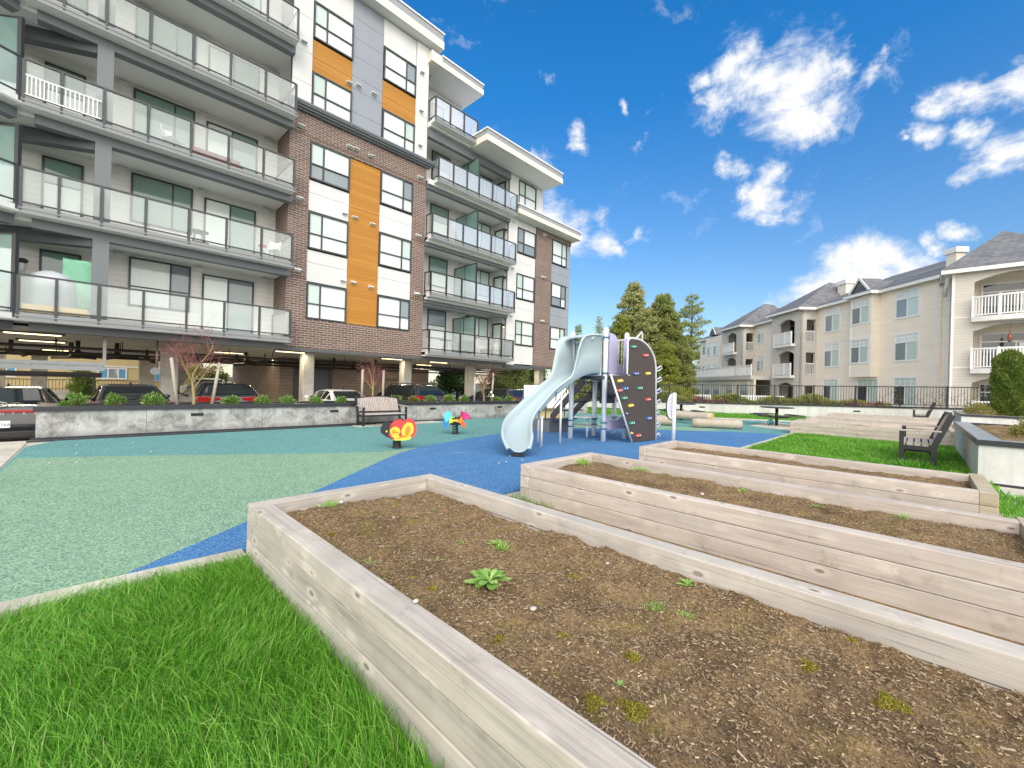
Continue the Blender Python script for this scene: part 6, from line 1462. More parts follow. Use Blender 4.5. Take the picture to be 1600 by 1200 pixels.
def broad(label, loc, h, rad, n, mat, seed, leaf=(0.26,0.14), name='broadleaf_tree', group='trees behind the car park'):
    rg = np.random.default_rng(seed); rr = random.Random(seed); t = thing(name, label, 'tree', loc, 0, group)
    limbs = MB(); limbs.tube([(0,0,-0.3),(0,0,h*0.35)], [0.05*rad+0.06,0.05*rad], 8); limbs.build('trunk', M_BARK, t, False)
    P = []; br = MB()
    for k in range(26):
        a = rr.uniform(0,2*PI); e = rr.uniform(0.05,1.0); c = np.array([math.cos(a)*rad*0.75*math.sqrt(1-e*e*0.6)*rr.uniform(0.5,1.1), math.sin(a)*rad*0.75*math.sqrt(1-e*e*0.6)*rr.uniform(0.5,1.1), h*(0.12+0.72*e)])
        br.tube([(0,0,h*0.25), tuple(c*0.6+np.array([0,0,h*0.1])), tuple(c)], [0.05,0.035,0.01], 5)
        q = n//26; r_ = rad*rr.uniform(0.28,0.42); v = rg.normal(size=(q,3)); v /= np.linalg.norm(v,axis=1)[:,None]; P.append(c + v*(r_*rg.uniform(0.55,1.05,q)[:,None])*np.array([1,1,0.75]))
    br.build('limbs', M_BARK, t, False)
    P = np.concatenate(P); P[:,2] = np.maximum(P[:,2], 0.1); V = leaf_verts(P, leaf[0], leaf[1], 0.2, rg); fast_mesh('crown', V, 4, len(P), mat, t); return t
broad('dark green tree behind the right end of the car park, left of the slide', (33.0,31.0,-0.4), 5.4, 3.6, 14000, M_CON[3], 21)
broad('dark green tree right behind the last car park column', (29.2,28.4,-0.4), 4.6, 2.4, 9000, M_CON[1], 22)
broad('dark tree seen through the car park past the right middle column', (26.6,33.5,-0.4), 4.2, 2.4, 8000, M_CON[3], 23)
broad('yellow green tree beside the slide posts behind the handrails', (33.6,25.0,-0.4), 4.4, 2.3, 9000, M_CON[2], 24)
broad('yellow green bush seen through the car park behind the white SUV', (7.6,43.0,-0.3), 2.6, 1.9, 4000, M_CON[2], 25)
# hedge and flowers along the far fence
M_HEDGE = leafmat('hedge leaves', [(0, (0.20,0.23,0.04)), (0.5, (0.36,0.38,0.09)), (1, (0.52,0.52,0.20))], 0.6, 0.35)
M_FLOWER = leafmat('pink blossom and twigs', [(0, lin((132,98,80))), (0.5, lin((182,140,122))), (1, lin((214,178,164)))], 0.7, 0.3)
def hedge(label, u0, u1, w0, w1, z0, z1, n, mat, seed, name='hedge', cat='hedge', size=(0.12,0.07)):
    rg = np.random.default_rng(seed); u = rg.uniform(u0,u1,n); w = rg.uniform(w0,w1,n); bump_ = 0.72+0.28*np.sin(u*2.1+seed)*np.cos(u*0.9); z = z0 + (z1-z0)*np.sqrt(rg.uniform(0,1,n))*bump_
    P = np.stack([FA.x+FDv.x*u+FNv.x*w, FA.y+FDv.y*u+FNv.y*w, z],1); V = leaf_verts(P, size[0], size[1], 0.5, rg)
    return tag(fast_mesh(name, V, 4, n, mat), label, cat, 'planting behind the black fence')
hedge('clipped yellow green hedge behind the left part of the black fence', fu(1026), fu(1075), -2.6, -1.0, 0.2, 1.5, 9000, M_HEDGE, 3)
hedge('long yellow green hedge behind the middle of the black fence', fu(1115), fu(1400), -1.6, -0.4, 0.3, 1.32, 17000, M_HEDGE, 4)
hedge('low pink flowering heather behind the black fence, left of the picnic table', fu(1085), fu(1135), -1.2, -0.35, 0.4, 0.98, 3000, M_FLOWER, 5, 'flowering_shrub', 'shrub')
hedge('low pink flowering heather behind the black fence near the middle bay window', fu(1325), fu(1385), -1.0, -0.3, 0.5, 1.05, 3500, M_FLOWER, 6, 'flowering_shrub', 'shrub')
for k, (u, w, hh, lb) in enumerate(((fu(1042),-2.5,2.0,'small pointed conifer in the hedge behind the round sign'),(fu(1059),-2.8,1.75,'small pointed conifer left of the cream building, behind the fence'),(fu(1075),-3.4,1.6,'little round topped conifer right of the other small ones'))):
    p = FF(u,w,0.2); conifer(lb, (p.x,p.y,0.2), hh-0.3, 0.36, 900, M_CON[2], 60+k, shape=0.6, leaf=(0.13,0.06), base=0.02, group='small conifers behind the fence')
m = MB(); 
u = 7.6
while u < 13.0: fbox(m, FF, u-0.03, u+0.03, -4.4, -4.37, 0.0, 1.05); u += 0.16
fbox(m, FF, 7.5, 13.1, -4.42, -4.36, 1.05, 1.12); fbox(m, FF, 7.5, 13.1, -4.42, -4.36, 0.12, 0.18)
tag(m.build('picket_fence', M_WHITE), 'white picket railing on the ground behind the hedge, at the foot of the cream building', 'fence')
def vine(label, u0, u1, seed):
    rr = random.Random(seed); m = MB(); rg = np.random.default_rng(seed); tips = []
    for k in range(9):
        u = rr.uniform(u0,u1); z = 0.4; pts = [FF(u,-0.22,z)]; 
        for j in range(9):
            u += rr.uniform(-0.22,0.22); z += rr.uniform(0.04,0.2); pts.append(FF(u,-0.18+rr.uniform(-.06,.03),min(z,1.85)))
            if rr.random() < 0.5: q = FF(u+rr.uniform(-.35,.35),-0.18,min(z+rr.uniform(-.05,.2),1.9)); m.tube([pts[-1],q], [0.008,0.004], 4); tips.append(q)
        m.tube(pts, [0.018-0.0013*i for i in range(len(pts))], 5)
    t = thing('climbing_vine', label, 'vine', tuple(FF(u0,0,0.3)), 0, 'bare vines on the black fence'); m.build('stems', M_TWIG, t)
    P = np.array([tuple(p) for p in tips for _ in range(5)]) + rg.normal(0,0.05,(len(tips)*5,3)); o = fast_mesh('leaves', leaf_verts(P-np.array(tuple(FF(u0,0,0.3))), 0.05, 0.03, 0.3, rg), 4, len(P), M_WEED, t); return t
vine('bare climbing vine on the fence left of the right hand wing', fu(1392), fu(1462), 5); vine('bare climbing vine on the fence in front of the right hand wing', fu(1465), fu(1528), 6)
# tall cypresses and low plants in the right planters
M_CYP = leafmat('cypress foliage', [(0, (0.07,0.14,0.025)), (0.5, (0.15,0.25,0.045)), (0.88, (0.26,0.32,0.06)), (1, (0.34,0.24,0.05))], 0.65, 0.25)
def cypress(label, loc, h, r, n, seed):
    rg = np.random.default_rng(seed); t = thing('cypress', label, 'shrub', loc, 0, 'columnar cypresses'); m = MB(); m.tube([(0,0,-0.1),(0,0,h*0.9)],[0.06,0.02],6); m.build('trunk', M_BARK, t, False)
    f = rg.uniform(0,1,n); a = rg.uniform(0,2*PI,n); prof = np.minimum(1, (1-f)/0.15)**0.6*(0.86+0.14*np.minimum(1,f/0.2)); rr = r*prof*(0.82+0.22*np.sqrt(rg.uniform(0,1,n)))*(0.9+0.1*np.sin(a*5+f*13))
    P = np.stack([rr*np.cos(a), rr*np.sin(a), f*h],1); out = np.stack([np.cos(a),np.sin(a),np.zeros(n)],1)*0.7
    fast_mesh('foliage', leaf_verts(P, 0.13, 0.045, 1.0, rg, out), 4, n, M_CYP, t); return t
cypress('tall column cypress at the edge of the right hand wing, left one of the pair', (27.6,-2.75,0.65), 2.75, 0.50, 15000, 1)
cypress('tall column cypress cut off by the right edge of the photo', (27.4,-4.05,0.65), 3.0, 0.52, 13000, 2)
M_LOWP = leafmat('yellowish low shrub', [(0, (0.12,0.13,0.03)), (0.5, (0.26,0.25,0.06)), (1, (0.42,0.38,0.13))], 0.6, 0.3)
def shrub(label, loc, r, n, mat, seed, leaf=(0.085,0.03), flat=0.8, name='shrub', group=None, cat='shrub'):
    rg = np.random.default_rng(seed); t = thing(name, label, cat, loc, 0, group); rr = random.Random(seed)
    m = MB(); cs = []
    for k in range(15):
        a = rr.uniform(0,2*PI); e = rr.uniform(0.15,1.35); L = r*rr.uniform(0.65,1.0); c = np.array([math.cos(a)*math.sin(e)*L, math.sin(a)*math.sin(e)*L, max(0.05, math.cos(e)*L*flat*1.3+0.02)]); cs.append(c)
        m.tube([(0,0,-0.03), tuple(c*0.55), tuple(c)], [0.009,0.006,0.003], 4)
    m.build('stems', M_TWIG, t, False)
    cs = np.array(cs); q = n//15; P = []; O = []
    for c in cs:
        v = rg.normal(size=(q,3)); v /= np.linalg.norm(v,axis=1)[:,None]; P.append(c + v*r*0.30*rg.uniform(0.15,1,q)[:,None]); O.append(v*0.9 + c/np.linalg.norm(c)*0.5)
    P = np.concatenate(P); P[:,2] = np.maximum(P[:,2],0.01); O = np.concatenate(O)
    fast_mesh('foliage', leaf_verts(P, leaf[0], leaf[1], 0.45, rg, O, bend=0.08), 4, len(P), mat, t); return t
M_SHRUB = leafmat('glossy shrub leaves', [(0, (0.07,0.16,0.028)), (0.4, (0.14,0.28,0.05)), (0.8, (0.25,0.40,0.10)), (1, (0.42,0.55,0.22))], 0.38, 0.3)
SH = [(118,'leftmost shrub in the mottled planter, beside the car at far left'),(179,'shrub in the planter in front of the dark grey sedan'),(241,'largest shrub in the planter, below the first concrete column'),(361,'shrub in the planter in front of the tail light of the black SUV'),(410,'shrub in the planter right of the black SUV'),
      (449,'small ragged shrub in the planter before the service door'),(494,'shrub in the planter at the foot of the second column'),(534,'shrub in the planter in front of the white coupe, left of the bench'),(619,'shrub behind the right half of the planter bench'),(647,'shrub just right of the planter bench'),
      (672,'upright shrub in the planter before the wagon rear window'),(701,'wide shrub in the planter behind the wagon, above the pony rider'),(728,'shrub in the planter left of the right middle column'),(778,'shrub in the planter right of the last young tree'),(797,'shrub in the planter nearest the slide')]
def on_planter(px, w=-0.62, z=0.62):
    d = FW + RT*((px-800)/FPX); best = None
    for k in range(2000):
        u = k*0.01; p = PFn(u, w, z); q = (p - Vector((0,0,H)))
        if abs(q.dot(RT)/q.dot(FW)*FPX + 800 - px) < 0.6: return p
    return PFn(19, w, z)
for k, (px, lb) in enumerate(SH):
    p = on_planter(px); r = (0.31,0.30,0.36,0.27,0.28,0.26,0.25,0.26,0.30,0.25,0.29,0.33,0.29,0.27,0.28)[k]
    shrub(lb, (p.x,p.y,0.62), r*0.76, 640, M_SHRUB if k not in (9,13) else M_LOWP if k == 9 else M_SHRUB, 100+k, leaf=(0.085,0.03), group='shrubs in the long planter', name='planter_shrub')
for k, (x,y,z,r,lb) in enumerate(((25.9,-1.75,0.66,0.55,'low yellowish shrub on the near corner of the farther white planter'),(28.2,-2.2,0.66,0.6,'low mixed shrub at the foot of the left cypress'),(12.9,-1.75,0.68,0.42,'spreading yellowish shrub in the nearest white planter'),(14.4,-2.0,0.68,0.50,'spreading yellowish shrub farther back in the nearest white planter'),(12.0,-1.9,0.68,0.3,'bright green sprig at the right edge in the nearest white planter'))):
    shrub(lb, (x,y,z), r, 1500, M_LOWP if k != 4 else M_WEED, 150+k, leaf=(0.06,0.028), flat=0.55, group='low shrubs in the white planters', name='low_shrub')
tuft((10.0,-0.45,0), 0.12, 0.22, 120, 'weedy grass clump at the corner of the nearest white planter', 77, mat=M_GRASS)
tuft((11.35,0.05,0), 0.25, 0.20, 200, 'long grass under the near lawn bench', 78, mat=M_GRASS)

# young trees with stakes in the long planter
def young_tree(label, loc, h, seed, spread=1.0, group='young red twigged trees in the planter'):
    rr = random.Random(seed); t = thing('young_tree', label, 'tree', loc, 0, group); M1 = MB(); M2 = MB(); tips = []
    def grow(p, d, L, r, depth):
        n = 4; pts = [p]; q = p
        for i in range(n):
            d = (d + Vector((rr.gauss(0,0.10), rr.gauss(0,0.10), 0.05 if depth < 3 else 0.02))).normalized(); q = q + d*(L/n); pts.append(q)
        (M1 if depth < 2 else M2).tube(pts, [r*(1-0.45*i/n) for i in range(n+1)], 6 if depth < 2 else 4, cap=False)
        if depth >= 2: tips.extend(pts[2:])
        if depth >= 4: return
        for k in range((7,5,4,3)[depth]):
            f = rr.uniform(0.3,1.0) if depth else rr.uniform(0.55,1.0); b = pts[min(n, max(1, int(round(f*n))))]
            a = rr.uniform(0,2*PI); tilt = (0.42,0.62,0.75,0.8)[depth]*rr.uniform(0.6,1.25)*spread
            side = d.orthogonal().normalized(); side.rotate(Matrix.Rotation(a,3,d)); nd = (d*math.cos(tilt)+side*math.sin(tilt)).normalized()
            grow(b, nd, L*rr.uniform(0.55,0.85)*(1.2 if depth == 0 else 0.95), r*0.44, depth+1)
    grow(Vector((0,0,0)), Vector((0.02,0,1)), h*0.33, 0.042, 0)
    M1.build('trunk', M_TWIG, t, False); M2.build('twigs', M_TWIGR, t, False)
    rg = np.random.default_rng(seed); P = np.array([tuple(p) for p in tips]); P = np.repeat(P, 2, 0) + rg.normal(0,0.02,(len(P)*2,3)); P = P[P[:,2] > h*0.30]
    fast_mesh('buds', leaf_verts(P[::3], 0.020, 0.009, 0.3, rg), 4, len(P[::3]), M_BUD, t); return t
p1_, p2_, p3_ = on_planter(303,-0.55), on_planter(583,-0.6), on_planter(757,-0.6)
young_tree('bare young tree with red twigs left of the black SUV', (p1_.x,p1_.y,0.6), 2.75, 3, 1.3)
young_tree('bare young tree with red twigs behind the planter bench', (p2_.x,p2_.y,0.6), 2.15, 8, 1.35)
young_tree('bare young tree with red twigs beside the right middle column', (p3_.x,p3_.y,0.6), 2.15, 12, 1.35)
for px, hh, lean, lb in ((278,1.28,-0.16,'leaning wooden stake left of the leftmost young tree'),(330,1.2,0.16,'leaning wooden stake right of the leftmost young tree'),(565,1.2,0.0,'wooden stake left of the young tree behind the bench'),(598,1.2,0.0,'wooden stake right of the young tree behind the bench'),(768,1.3,0.06,'wooden stake right of the young tree by the right middle column'),(741,1.1,0.0,'wooden stake left of the young tree by the right middle column')):
    p = on_planter(px, -0.5); m = MB(); m.tube([(p.x,p.y,0.55),(p.x+lean,p.y-0.02,0.6+hh)], [0.04,0.038], 9); tag(m.build('wooden_stake', M_STAKE), lb, 'stake', 'tree stakes')

# ------------------------------------------------------------------ cars
def paint(name, col, rough=0.25):
    m = Mat(name); m.set(col, rough, 0.0, 0.5, 1.0); return m.m
P_BLK, P_GRY, P_WHT, P_DRK = paint('black car paint', (0.008,0.008,0.011)), paint('graphite car paint', (0.03,0.034,0.04)), paint('white car paint', (0.70,0.70,0.69)), paint('dark blue car paint', (0.014,0.017,0.028))
m_ = Mat('car window glass'); m_.set((0.012,0.016,0.017), 0.03, 0, 0.8); M_CARGLASS = m_.m
m_ = Mat('red tail lamp'); m_.set((0.30,0.012,0.010), 0.12, 0, 0.6, 0.6); M_TAIL = m_.m
M_TYRE = simple('tyre rubber', (0.015,0.015,0.015), 0.8); M_RIM = simple('alloy rim', (0.35,0.35,0.36), 0.3, 0.7); M_PLATE = simple('licence plate', (0.72,0.73,0.76), 0.4, var=0.03)
M_PLTXT = simple('plate lettering', lin((60,74,130)), 0.5); M_CHROME = simple('chrome', (0.62,0.63,0.65), 0.18, 0.9); M_TRIMB = simple('black car trim', (0.02,0.02,0.021), 0.5)
def car(label, loc, rz, mat, L=4.6, W=1.82, Ht=1.45, suv=False, tail='corner', plate=None, letters=None, rails=False, name='parked_car'):
    """rear bumper at y=0, nose at +L"""
    t = thing(name, label, 'car', loc, rz, 'cars under the apartment block'); w = W/2; k = Ht
    belt = 0.68*k if not suv else 0.70*k
    if suv: st = [(0.0,0.40,0.80,0.80,.86,.80),(0.06,0.28,belt,belt+0.02,.95,.86),(0.12,0.24,belt+.02,belt+.05,.98,.88),(0.52,0.22,belt+.02,k-0.07,1,.70),(0.72,0.2,belt,k-0.01,1,.72),(2.0,0.2,belt-.02,k,1,.74),(2.75,0.2,belt-.04,k-0.05,1,.73),(3.55,0.2,belt-.06,belt+0.02,1,.84),(L-0.5,0.22,belt-.16,belt-.12,.97,.82),(L-0.08,0.26,0.66,0.70,.86,.74),(L,0.34,0.55,0.58,.78,.7)]
    else: st = [(0.0,0.40,0.70,0.72,.84,.78),(0.07,0.27,belt-.02,belt,.93,.84),(0.20,0.24,belt,belt+.035,.97,.86),(0.62,0.21,belt,belt+.05,.99,.80),(1.30,0.2,belt,k-0.06,1,.66),(1.75,0.2,belt-.01,k,1,.67),(2.5,0.2,belt-.02,k-0.03,1,.68),(3.35,0.2,belt-.05,belt+.0,1,.82),(L-0.5,0.21,belt-.15,belt-.11,.96,.8),(L-0.08,0.25,0.58,0.62,.85,.72),(L,0.33,0.5,0.53,.76,.68)]
    vs = []; nn = 14
    for y, zb, zl, zr, fb, fr in st:
        b = w*fb; r = w*fr; zm = zb + (zl-zb)*0.45
        half = [(b*0.86,zb),(b*0.985,zb+0.08),(b,zm),(b*0.985,zl-0.05),(b*0.955,zl),(r,zr-0.035),(r*0.82,zr)]
        vs += [(x,y,z) for x,z in half] + [(-x,y,z) for x,z in half[::-1]]
    fs = []
    ns = len(st)
    for i in range(ns-1):
        for j in range(nn-1): fs.append((i*nn+j, i*nn+j+1, (i+1)*nn+j+1, (i+1)*nn+j))
        fs.append((i*nn+nn-1, i*nn, (i+1)*nn, (i+1)*nn+nn-1))
    fs.append(list(range(nn))[::-1]); fs.append([(ns-1)*nn+j for j in range(nn)])
    m = MB(); m.add(vs, fs, 0, True); b = m.build('body', mat, t, False)
    bv = b.modifiers.new('soften', 'BEVEL'); bv.width = 0.02; bv.segments = 2; bv.limit_method = 'ANGLE'; bv.angle_limit = R(28)
    V = [Vector(v) for v in vs]
    def pane(idx, nm='window', shrink=0.90, off=0.006):
        q = [V[i] for i in idx]; c = sum(q, Vector())/len(q); n_ = (q[1]-q[0]).cross(q[-1]-q[0]).normalized()
        if n_.dot(c-Vector((0,L/2,0.6))) < 0: n_ = -n_
        m = MB(); o = [c+(p-c)*shrink+n_*off for p in q]; i2 = [p-n_*0.02 for p in o]; k_ = len(o); m.add(o+i2, [list(range(k_))]+[[a,(a+1)%k_,(a+1)%k_+k_,a+k_] for a in range(k_)], 0); m.build(nm, M_CARGLASS, t, False)
    I = lambda i, j: i*nn+j
    cab = (3,4,5,6) if suv else (4,5)
    r0 = 2 if suv else 3; r1 = 3 if suv else 4; f0, f1 = (6,7)
    def strip_pane(a, b, nm):
        m = MB(); rows = []
        for tt in (0.10, 0.93):
            row = []
            for j in (5,6,7,8):
                p = V[I(a,j)].lerp(V[I(b,j)], tt); row.append(Vector((p.x*(0.90 if j in (5,8) else 0.97), p.y, p.z)))
            rows.append(row)
        nrm = (rows[0][2]-rows[0][1]).cross(rows[1][1]-rows[0][1]).normalized()
        if nrm.z < 0: nrm = -nrm
        vs = [p+nrm*0.016 for p in rows[0]+rows[1]]; vs += [p-nrm*0.03 for p in vs]
        m.add(vs, [(0,1,5,4),(1,2,6,5),(2,3,7,6),(0,8,9,1),(1,9,10,2),(2,10,11,3),(4,5,13,12),(5,6,14,13),(6,7,15,14),(0,4,12,8),(3,11,15,7)]); m.build(nm, M_CARGLASS, t, False)
    strip_pane(r0, r1, 'rear_window'); strip_pane(f1, f0, 'windscreen')
    for i in range(r1, f0):
        for a_, c_ in ((4,5),(9,8)): pane([I(i,a_),I(i+1,a_),I(i+1,c_),I(i,c_)], 'side_window', 0.88)
    for a_, c_ in ((4,5),(9,8)): pane([I(r0,a_),I(r1,a_),I(r1,c_)], 'side_window', 0.6); pane([I(f0,a_),I(f1,a_),I(f0,c_)], 'side_window', 0.7)
    for y in (0.85, L-0.9):
        for sx in (-1,1):
            m = MB(); m.tube([(sx*(w-0.20),y,0.33),(sx*(w+0.005),y,0.33)], 0.335, 22); ty = m.build('tyre', M_TYRE, t, False)
            m = MB(); m.tube([(sx*(w+0.006),y,0.33),(sx*(w+0.014),y,0.33)], 0.22, 18); m.build('rim', M_RIM, ty, False)
    zt = (belt-0.10) if not suv else belt-0.06
    rearx = w*0.93
    if tail == 'bar':
        m = MB(); m.box(-rearx*0.98,rearx*0.98,0.015,0.09,zt-0.02,zt+0.05); m.build('tail_light', M_TAIL, t, False, bevel=0.012)
    for sx in (-1,1):
        m = MB()
        if tail == 'wide': m.prism([(0.30,zt-0.02),(0.30,zt+0.05),(w*0.965,zt+0.10),(w*0.975,zt-0.10),(w*0.60,zt-0.09)], lambda a,b_,c: (sx*a,c,b_), 0.012, 0.14)
        elif tail == 'tall': m.prism([(w*0.72,zt-0.12),(w*0.66,zt+0.10),(w*0.90,zt+0.14),(w*0.97,zt-0.14)], lambda a,b_,c: (sx*a,c,b_), 0.01, 0.22)
        else: m.prism([(w*0.55,zt-0.06),(w*0.52,zt+0.06),(w*0.93,zt+0.10),(w*0.97,zt-0.12)], lambda a,b_,c: (sx*a,c,b_), 0.01, 0.20)
        m.build('tail_light', M_TAIL, t, False, bevel=0.012)
        m = MB(); m.ball((sx*(w+0.10),L-1.65,belt+0.06), 0.11, (0.9,0.5,0.7), 10, 7); m.tube([(sx*(w-0.05),L-1.6,belt+0.01),(sx*(w+0.1),L-1.65,belt+0.03)],0.025,6); m.build('mirror', mat, t, False)
    m = MB(); m.box(-w*0.80,w*0.80,-0.03,0.03,0.30,0.44); m.build('bumper', M_TRIMB, t, False, bevel=0.02)
    if plate:
        m = MB(); zp = 0.60; m.box(-0.155,0.155,-0.035,-0.018,zp-0.078,zp+0.078); pl = m.build('licence_plate', M_PLATE, t, False, bevel=0.006)
        tm = text_mb(plate, 0.085, lambda a,b_,c: (a-0.135,-0.0375+c*0.2,zp-0.035+b_)); tm.build('lettering', M_PLTXT, pl, False)
    if letters:
        word, z = letters
        for i, ch in enumerate(word):
            tm = text_mb(ch, 0.085, lambda a,b_,c: (-0.50+0.165*i+a,0.003+c*0.2,z+b_)); tm.build('lettering', M_CHROME, t, False)
        m = MB(); n = 28; m.tube([(0.10*math.cos(2*PI*q/n),0.02,z+0.24+0.05*math.sin(2*PI*q/n)) for q in range(n+1)], 0.008, 6)
        m.beam((-0.035,0.02,z+0.205),(-0.02,0.02,z+0.275),0.012,0.012); m.beam((0.02,0.02,z+0.205),(0.035,0.02,z+0.275),0.012,0.012); m.beam((-0.03,0.02,z+0.235),(0.03,0.02,z+0.245),0.012,0.012); m.build('emblem', M_CHROME, t, False)
    if rails:
        for sx in (-1,1): m = MB(); m.tube([(sx*w*0.66,0.75,k-0.02),(sx*w*0.67,0.9,k+0.06),(sx*w*0.67,2.5,k+0.05),(sx*w*0.66,2.75,k-0.04)], 0.022, 7); m.build('roof_rail', M_TRIMB, t, False)
    m = MB(); m.tube([(0,0.9 if suv else 1.5,k-0.01),(0,0.82 if suv else 1.42,k+0.05)],0.02,6); m.build('antenna', M_TRIMB, t, False)
    return t
GZ = -0.35
car('black sedan at far left edge with a red light bar across its tail', (-1.20,14.45,GZ), 0, P_BLK, 4.65, 1.83, 1.42, tail='bar', plate='CD-76A', letters=('ELANTRA', 0.80))
car('graphite sedan with upright red tail lamps behind the second shrub', (1.05,15.2,GZ), 0, P_GRY, 4.6, 1.80, 1.48, tail='tall', plate='LB4 21K')
car('black SUV with wide red tail lamps behind the leftmost young tree', (3.50,16.2,GZ), 0, P_BLK, 4.7, 1.90, 1.58, True, 'wide', plate='KR9 05D')
car('black wagon with roof rails behind the planter bench', (11.0,15.5,GZ), 0, P_BLK, 4.7, 1.82, 1.64, True, 'corner', plate='MJ2 88S', rails=True)
car('white coupe behind the bench, in front of the block wall', (7.95,16.4,GZ), 0, P_WHT, 4.5, 1.82, 1.36, tail='corner')
car('dark blue car at the right end of the car park, left of the slide', (17.1,15.6,GZ), 0, P_DRK, 4.6, 1.84, 1.52, True, 'corner')
car('white SUV parked far back, seen past the first concrete column', (4.9,30.5,GZ), R(180), P_WHT, 4.6, 1.85, 1.65, True, 'corner')

# ------------------------------------------------------------------ beyond the car park
M_HOUSE = simple('mustard render', lin((196,176,128)), 0.85, var=0.06, scale=0.5)
HS = thing('house', 'low mustard coloured house seen through the car park at far left', 'house', (0,46,0))
m = MB(); m.box(-14,7.5,46,46.3,-0.4,4.5); m.build('wall', M_HOUSE, HS)
m = MB(); m.box(-14,7.5,45.94,45.998,1.9,2.0); m.build('trim', M_TRIMW, HS)
M_BLUEC = simple('blue curtain', lin((92,150,186)), 0.6, var=0.15)
for x0, x1, z0, z1 in ((1.06,2.58,1.05,1.75),(3.6,4.7,0.9,1.7),(-4.6,-3.2,1.05,1.75),(5.2,6.4,0.9,1.7)):
    m = MB(); m.box(x0-.1,x1+.1,45.95,45.998,z1,z1+.1); m.box(x0-.1,x1+.1,45.95,45.998,z0-.1,z0); m.box(x0-.1,x0,45.95,45.998,z0,z1); m.box(x1,x1+.1,45.95,45.998,z0,z1); a=x0+(x1-x0)*.33; c=x0+(x1-x0)*.72; m.box(a-.04,a+.04,45.952,45.998,z0,z1); m.box(c-.04,c+.04,45.952,45.998,z0,z1); f_ = m.build('window', M_TRIMW, HS)
    m = MB(); m.box(x0,a-.04,45.975,45.99,z0,z1,1); m.box(a+.04,c-.04,45.975,45.99,z0,z1,0); m.box(c+.04,x1,45.975,45.99,z0,z1,1); m.build('pane', [M_DGLASS, M_BLUEC], f_)
HFN = frame_fn((-9,42,0), (1,0,0), (0,-1,0))
bf = thing('metal_fence', 'black metal fence in front of the mustard house', 'fence', (-9,42,0))
m = MB(); fbox(m, HFN, 0, 18, -0.1, 0.1, -0.4, 0.15); m.build('kerb_wall', M_CONC, bf)
m = MB(); fbox(m, HFN, 0, 18, -0.02, 0.02, 0.86, 0.91); fbox(m, HFN, 0, 18, -0.02, 0.02, 0.24, 0.28); m.build('rail', M_BLACK, bf)
m = MB(); u = 0.05
while u < 18: fbox(m, HFN, u-0.012, u+0.012, -0.012, 0.012, 0.15, 0.86); u += 0.16
m.build('pickets', M_BLACK, bf)
conifer('pointed green cedar in front of the mustard house', (0.12,41.5,-0.1), 1.75, 0.55, 2200, M_CYP, 71, shape=0.55, leaf=(0.16,0.06), base=0.02, group='cedar by the mustard house')
m = MB(); m.box(6.9,30,46,46.5,-0.4,1.2); tag(m.build('garden_wall', M_HOUSE), 'pale garden wall far behind the car park', 'wall')

# ------------------------------------------------------------------ things on the balconies
def bx(name, mat, label, cat, *boxes, group=None, bevel=0.0):
    m = MB()
    for b in boxes: m.box(*b)
    return tag(m.build(name, mat, bevel=bevel), label, cat, group)
M_SHEET = simple('grey barbecue cover', lin((190,194,200)), 0.6, var=0.12, scale=5)
m = MB(); n = 18
for k in range(1):
    prof = [(0.50,2.98),(0.52,3.3),(0.50,3.85),(0.47,4.05),(0.38,4.20),(0.16,4.30),(0.03,4.33)]
    vs = []; 
    for r_, z in prof:
        for j in range(36):
            a = 2*PI*j/36; q = r_*(1+0.035*math.sin(a*9+z*7)); vs.append((-0.62+q*math.cos(a), 17.95+q*0.7*math.sin(a), z))
    m.add(vs, [(i*36+j,i*36+(j+1)%36,(i+1)*36+(j+1)%36,(i+1)*36+j) for i in range(len(prof)-1) for j in range(36)], 0, True)
tag(m.build('covered_barbecue', M_SHEET), 'grey cloth covered barbecue on the lowest balcony at far left', 'barbecue')
m = MB(); rr = random.Random(2); vs = []
for i in range(15):
    for j in range(9): vs.append((-0.40+0.085*j, 17.9+0.03*math.sin(i*1.3+j)+0.02*rr.random(), 3.3+1.45*i/14))
m.add(vs, [(i*9+j,i*9+j+1,(i+1)*9+j+1,(i+1)*9+j) for i in range(14) for j in range(8)], 0, True)
o = m.build('green_sheet', leafmat('mint cloth', [(0,(0.25,0.55,0.38)),(1,(0.30,0.62,0.45))], 0.7, 0.2)); so = o.modifiers.new('thickness','SOLIDIFY'); so.thickness = 0.01
tag(o, 'mint green cloth screen hung beside the column of the lowest balcony', 'cloth')
M_YELB = simple('pale yellow board', lin((226,196,140)), 0.7); m = MB(); m.box(-1.12,-0.53,17.36,17.38,3.05,3.26); m.box(-0.45,0.12,17.36,17.38,3.05,3.26); tag(m.build('kick_board', M_YELB), 'pale yellow board along the foot of the lowest left railing', 'board')
m = MB(); z = FLOORS[2]
for k in range(8): x = -1.12+0.076*k; m.box(x-0.012,x+0.012,17.26,17.28,z+0.14,z+0.62)
for k in range(8): x = -0.42+0.09*k; m.box(x-0.012,x+0.012,17.26,17.28,z+0.14,z+0.62)
m.box(-1.16,0.30,17.255,17.285,z+0.62,z+0.65); m.box(-1.16,0.30,17.255,17.285,z+0.11,z+0.14); tag(m.build('baby_gate', M_WHITE), 'white baby gate tied to the railing of the third balcony', 'gate')
